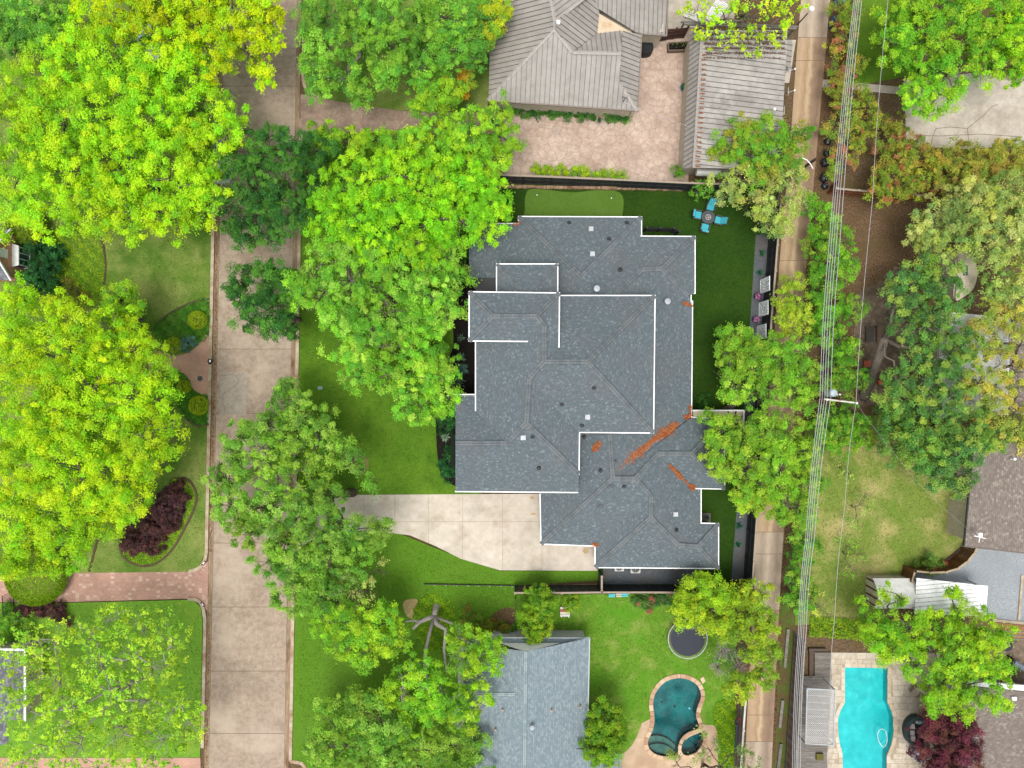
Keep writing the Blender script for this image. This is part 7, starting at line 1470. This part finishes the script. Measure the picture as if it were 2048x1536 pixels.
tree('big light green tree in the upper right corner', [(1790, 30, 44), (1840, 20, 48), (1900, 30, 50), (1960, 40, 50), (2020, 30, 46), (1800, 90, 38), (1855, 80, 46), (1910, 100, 46), (1970, 90, 46), (2025, 90, 44), (1840, 135, 40), (1890, 150, 40), (1830, 185, 34), (1875, 195, 30), (1970, 140, 38), (2010, 140, 36), (1850, 220, 22), (1910, 180, 22), (1940, 0, 40), (2060, 60, 50)], 11.0, pal((132, 204, 44), (152, 212, 44), (116, 188, 48), (168, 214, 48)), base=(1760, 85), tr=0.34, dens=1.9, bark=BARK)
tree('yellow green tree just outside the right edge at the top', [(2030, 90, 30), (2045, 130, 34), (2040, 20, 36)], 12.0, YG, base=(2040, 110), tr=0.18)
def pho(label, lobes, zt, **k): return tree(label, lobes, zt, PHO, name='photinia_shrub', cat='shrub', **dict(dict(cr=0.38, ls=0.13, lpc=95, dens=1.7, tr=0.09, fork=0.15, drop=0.15), **k))
pho('red tipped shrub at the top of the alley beside the blue bins', [(1688, 20, 24), (1692, 60, 26), (1680, 95, 24), (1720, 20, 20)], 3.2); pho('red tipped shrub above the grey walk', [(1665, 135, 18), (1690, 150, 24), (1720, 130, 20)], 2.8)
pho('red tipped shrub below the grey walk', [(1672, 185, 24), (1705, 190, 26), (1690, 225, 28), (1730, 195, 22), (1745, 225, 22)], 3.0); pho('red tipped shrub above the black bags', [(1665, 260, 20), (1700, 265, 26), (1735, 260, 22), (1760, 245, 20)], 3.0)
pho('red tipped shrub over the black bags', [(1672, 305, 22), (1690, 330, 22), (1668, 345, 16), (1710, 300, 18)], 3.0, dens=1.4); pho('orange tipped shrub left of the concrete pad', [(1790, 250, 24), (1785, 285, 26), (1765, 300, 20), (1805, 290, 18)], 3.4)
pho('yellow green tipped shrub below the concrete pad', [(1800, 320, 34), (1770, 345, 30), (1830, 300, 30), (1790, 375, 34), (1840, 350, 34), (1760, 385, 26), (1830, 380, 26)], 4.6, dens=2.0)
tree('orange tipped hedge below the concrete pad', [(1880, 330, 34), (1920, 320, 34), (1960, 325, 34), (2005, 315, 36), (2045, 320, 34), (1900, 365, 30), (1940, 360, 30), (1990, 350, 30), (2080, 330, 40)], 4.6, pal((152, 168, 58), (168, 168, 62), (134, 158, 56), (174, 156, 68)), name='photinia_shrub', cat='hedge', cr=0.38, ls=0.13, lpc=105, dens=2.3, tr=0.1, fork=0.15)
tree('pale olive oak at the right edge above the garden room', [(1860, 440, 38), (1900, 400, 36), (1890, 460, 42), (1940, 400, 42), (1945, 450, 46), (1990, 400, 46), (2035, 390, 44), (1850, 490, 32), (1910, 500, 38), (1990, 460, 46), (2035, 450, 46), (1970, 510, 40), (2030, 520, 46), (1840, 460, 24), (1990, 570, 34), (2035, 590, 42), (2075, 450, 50)], 9.0, OL, base=(1930, 480), tr=0.34, dens=2.0, lpc=122, core=0.3)
tree('leaning dark oak over the flagstone terrace', [(1800, 560, 32), (1840, 545, 32), (1880, 560, 36), (1790, 610, 28), (1840, 600, 40), (1890, 610, 42), (1800, 660, 28), (1850, 650, 38), (1900, 670, 40), (1830, 700, 34), (1880, 720, 42), (1930, 690, 32), (1920, 740, 40), (1790, 760, 30), (1840, 760, 40), (1780, 800, 34), (1830, 810, 42), (1880, 790, 42), (1930, 800, 38)], 9.0, OLD, base=(1727, 792), tr=0.42, dens=1.7, lpc=122, core=0.25, bark=BARK, fork_at=(1770, 676, 4.6))
tree('dark oak beside the taupe roofed house', [(1780, 850, 34), (1820, 860, 40), (1870, 850, 44), (1920, 860, 42), (1960, 850, 34), (1790, 900, 32), (1840, 905, 42), (1890, 910, 42), (1935, 900, 34), (1870, 950, 34), (1910, 950, 34), (1925, 975, 22), (1975, 890, 26), (1990, 870, 26)], 8.0, OLD, base=(1850, 850), tr=0.26, dens=1.9)
tree('yellowish oak at the right edge over the white roof', [(1985, 640, 30), (2025, 640, 36), (2035, 690, 36), (2030, 740, 32), (2035, 790, 34), (1985, 775, 26), (1960, 700, 24), (1950, 760, 24), (1990, 735, 24), (1975, 825, 26), (1945, 650, 22), (1925, 700, 22), (1930, 780, 24), (1985, 800, 24), (2000, 690, 24), (2025, 840, 34), (1970, 620, 24), (1985, 690, 20), (2000, 870, 24), (2060, 860, 40)], 8.5, pal((170, 184, 70), (186, 190, 74), (148, 172, 68), (190, 180, 80)), base=(1985, 740), tr=0.26, dens=1.6, lpc=112, core=0.2)
tree('broad bright tree above the turquoise pool', [(1735, 1240, 30), (1775, 1215, 22), (1800, 1195, 14), (1765, 1180, 12), (1760, 1270, 40), (1820, 1260, 38), (1908, 1178, 17), (1906, 1204, 22), (1870, 1245, 34), (1925, 1245, 36), (1965, 1265, 34), (1905, 1285, 46), (1860, 1300, 44), (1920, 1320, 46), (1970, 1300, 42), (1780, 1305, 30), (1890, 1360, 40), (1940, 1370, 44), (1990, 1350, 36), (1870, 1400, 32), (1920, 1410, 30), (2008, 1262, 22), (1990, 1400, 26), (1830, 1340, 26), (1720, 1205, 14)], 9.5, pal((140, 198, 36), (158, 206, 38), (120, 180, 40), (170, 208, 46)), base=(1850, 1240), tr=0.3, dens=1.9)
tree('dark purple maple beside the daybed', [(1880, 1440, 34), (1920, 1440, 28), (1860, 1475, 34), (1905, 1480, 42), (1870, 1515, 38), (1925, 1510, 34), (1940, 1470, 22), (1900, 1550, 40), (1865, 1430, 18)], 6.0, PUR, base=(1870, 1440), tr=0.18, dens=2.4, bark=BARK_DARK)
# leaves gathered in the gutters and on the garage roof
def strew(label, poly, n, z, col, ls=0.09):
    SEED[0] += 1; rng = np.random.default_rng(SEED[0]); P = scatter_px(rng, poly, n, z); P[:, 2] += rng.uniform(0.0, 0.03, n); N = rng.normal(size=(n, 3)) * 0.3; N[:, 2] = 1; pl = pal(*col, k=0.6)
    tag(leaf_object('fallen_leaves', P, N, ls * rng.uniform(0.6, 1.5, n), pl[rng.integers(0, len(pl), n)] * rng.uniform(0.6, 1.2, (n, 1)), rng=rng), label, 'leaf litter', kind='stuff')
BRN = ((150, 104, 66), (184, 138, 90), (120, 80, 50), (206, 160, 110))
strew('brown leaves lying in the western gutter', [(lx(380) + 1, 380), (lx(380) + 7, 380), (lx(1110) + 6, 1110), (lx(1110) + 1, 1110)], 1100, 0.02, BRN); strew('brown leaves lying in the lower western gutter', [(lx(1225) + 1, 1225), (lx(1225) + 6, 1225), (lx(1530) + 6, 1530), (lx(1530) + 1, 1530)], 420, 0.02, BRN)
strew('brown leaves along the eastern edge of the alley', [(ax(400)[1] - 2, 400), (ax(400)[1] + 6, 400), (ax(640)[1] + 6, 640), (ax(640)[1] - 2, 640)], 500, 0.03, BRN); strew('brown leaves along the lower eastern edge of the alley', [(ax(1040)[1] - 1, 1040), (ax(1040)[1] + 6, 1040), (ax(1500)[1] + 5, 1500), (ax(1500)[1] - 1, 1500)], 700, 0.03, BRN)
strew('brown leaves strewn over the verge beside the black bags', [(1660, 60), (1685, 60), (1660, 400), (1622, 400)], 900, 0.03, BRN)
strew('small fallen leaves on the lower half of the street', [(440, 1080), (575, 1080), (570, 1500), (430, 1500)], 260, 0.02, ((206, 190, 140), (190, 170, 110)), 0.05)

# loose grass tufts that break up the lawns
def grass(label, polys, cols, per=26, ls=0.1, z=LZ):
    SEED[0] += 1; rng = np.random.default_rng(SEED[0]); P = []
    for poly in polys:
        a = abs(sum(poly[i][0] * poly[(i + 1) % len(poly)][1] - poly[(i + 1) % len(poly)][0] * poly[i][1] for i in range(len(poly)))) / 2 * (CAM_H / FPX) ** 2
        P.append(scatter_px(rng, poly, int(a * per), z))
    P = np.concatenate(P); n = len(P); P[:, 2] += rng.uniform(0.01, 0.05, n); N = rng.normal(size=(n, 3)) * 0.8; N[:, 2] = np.abs(N[:, 2]) + 0.5; pl = pal(*cols, k=0.62)
    tag(leaf_object('grass', P, N, ls * rng.uniform(0.6, 1.5, n), pl[rng.integers(0, len(pl), n)] * rng.uniform(0.75, 1.25, (n, 1)), rng=rng, aspect=0.45), label, 'grass', kind='stuff')
grass('short grass tufts on the front lawn and south lawn', [[(600, 640), (905, 640), (870, 800), (880, 960), (905, 982), (610, 982)], [(600, 1110), (720, 1072), (800, 1072), (925, 1122), (1000, 1146), (1195, 1146), (1195, 1162), (1030, 1166), (1030, 1230), (900, 1250), (860, 1310), (600, 1510)]], ((84, 126, 28), (112, 154, 44), (136, 168, 64), (70, 110, 24)))
grass('short grass tufts on the bright back lawn', [[(1105, 1195), (1340, 1195), (1440, 1290), (1420, 1345), (1380, 1345), (1340, 1345), (1290, 1400), (1280, 1440), (1240, 1500), (1182, 1500), (1182, 1280), (1105, 1260)]], ((98, 148, 38), (130, 172, 56), (168, 184, 96), (90, 138, 34)), z=LZ - 0.02)
grass('short grass tufts on the western lawns', [[(205, 440), (420, 440), (416, 600), (340, 625), (300, 660), (215, 640)], [(360, 850), (412, 850), (408, 1100), (375, 1140), (190, 1140), (250, 1050)], [(140, 1210), (380, 1210), (402, 1230), (402, 1495), (100, 1495)]], ((96, 132, 48), (124, 158, 66), (152, 168, 88), (84, 122, 40)))
grass('dry grass tufts on the right hand lawn', [[(1650, 880), (1760, 840), (1925, 910), (1900, 1085), (1830, 1125), (1740, 1240), (1610, 1240)]], ((120, 146, 60), (160, 168, 92), (200, 188, 130), (104, 136, 50)), z=0.03)
for lab, pts in (('hairline crack across the street beside the square patch', [(443, 752), (470, 750), (474, 768), (446, 790), (450, 822)]),):
    mb = MB(); P = [W(a, b, 0.009) for a, b in smooth_loop(pts, 4, False)]
    for a, b in zip(P[:-1], P[1:]): mb.bar(a, b, 0.03, 0.004)
    o = mb.build('crack', plain('crack_street', L(120, 104, 90), 0.95), street)
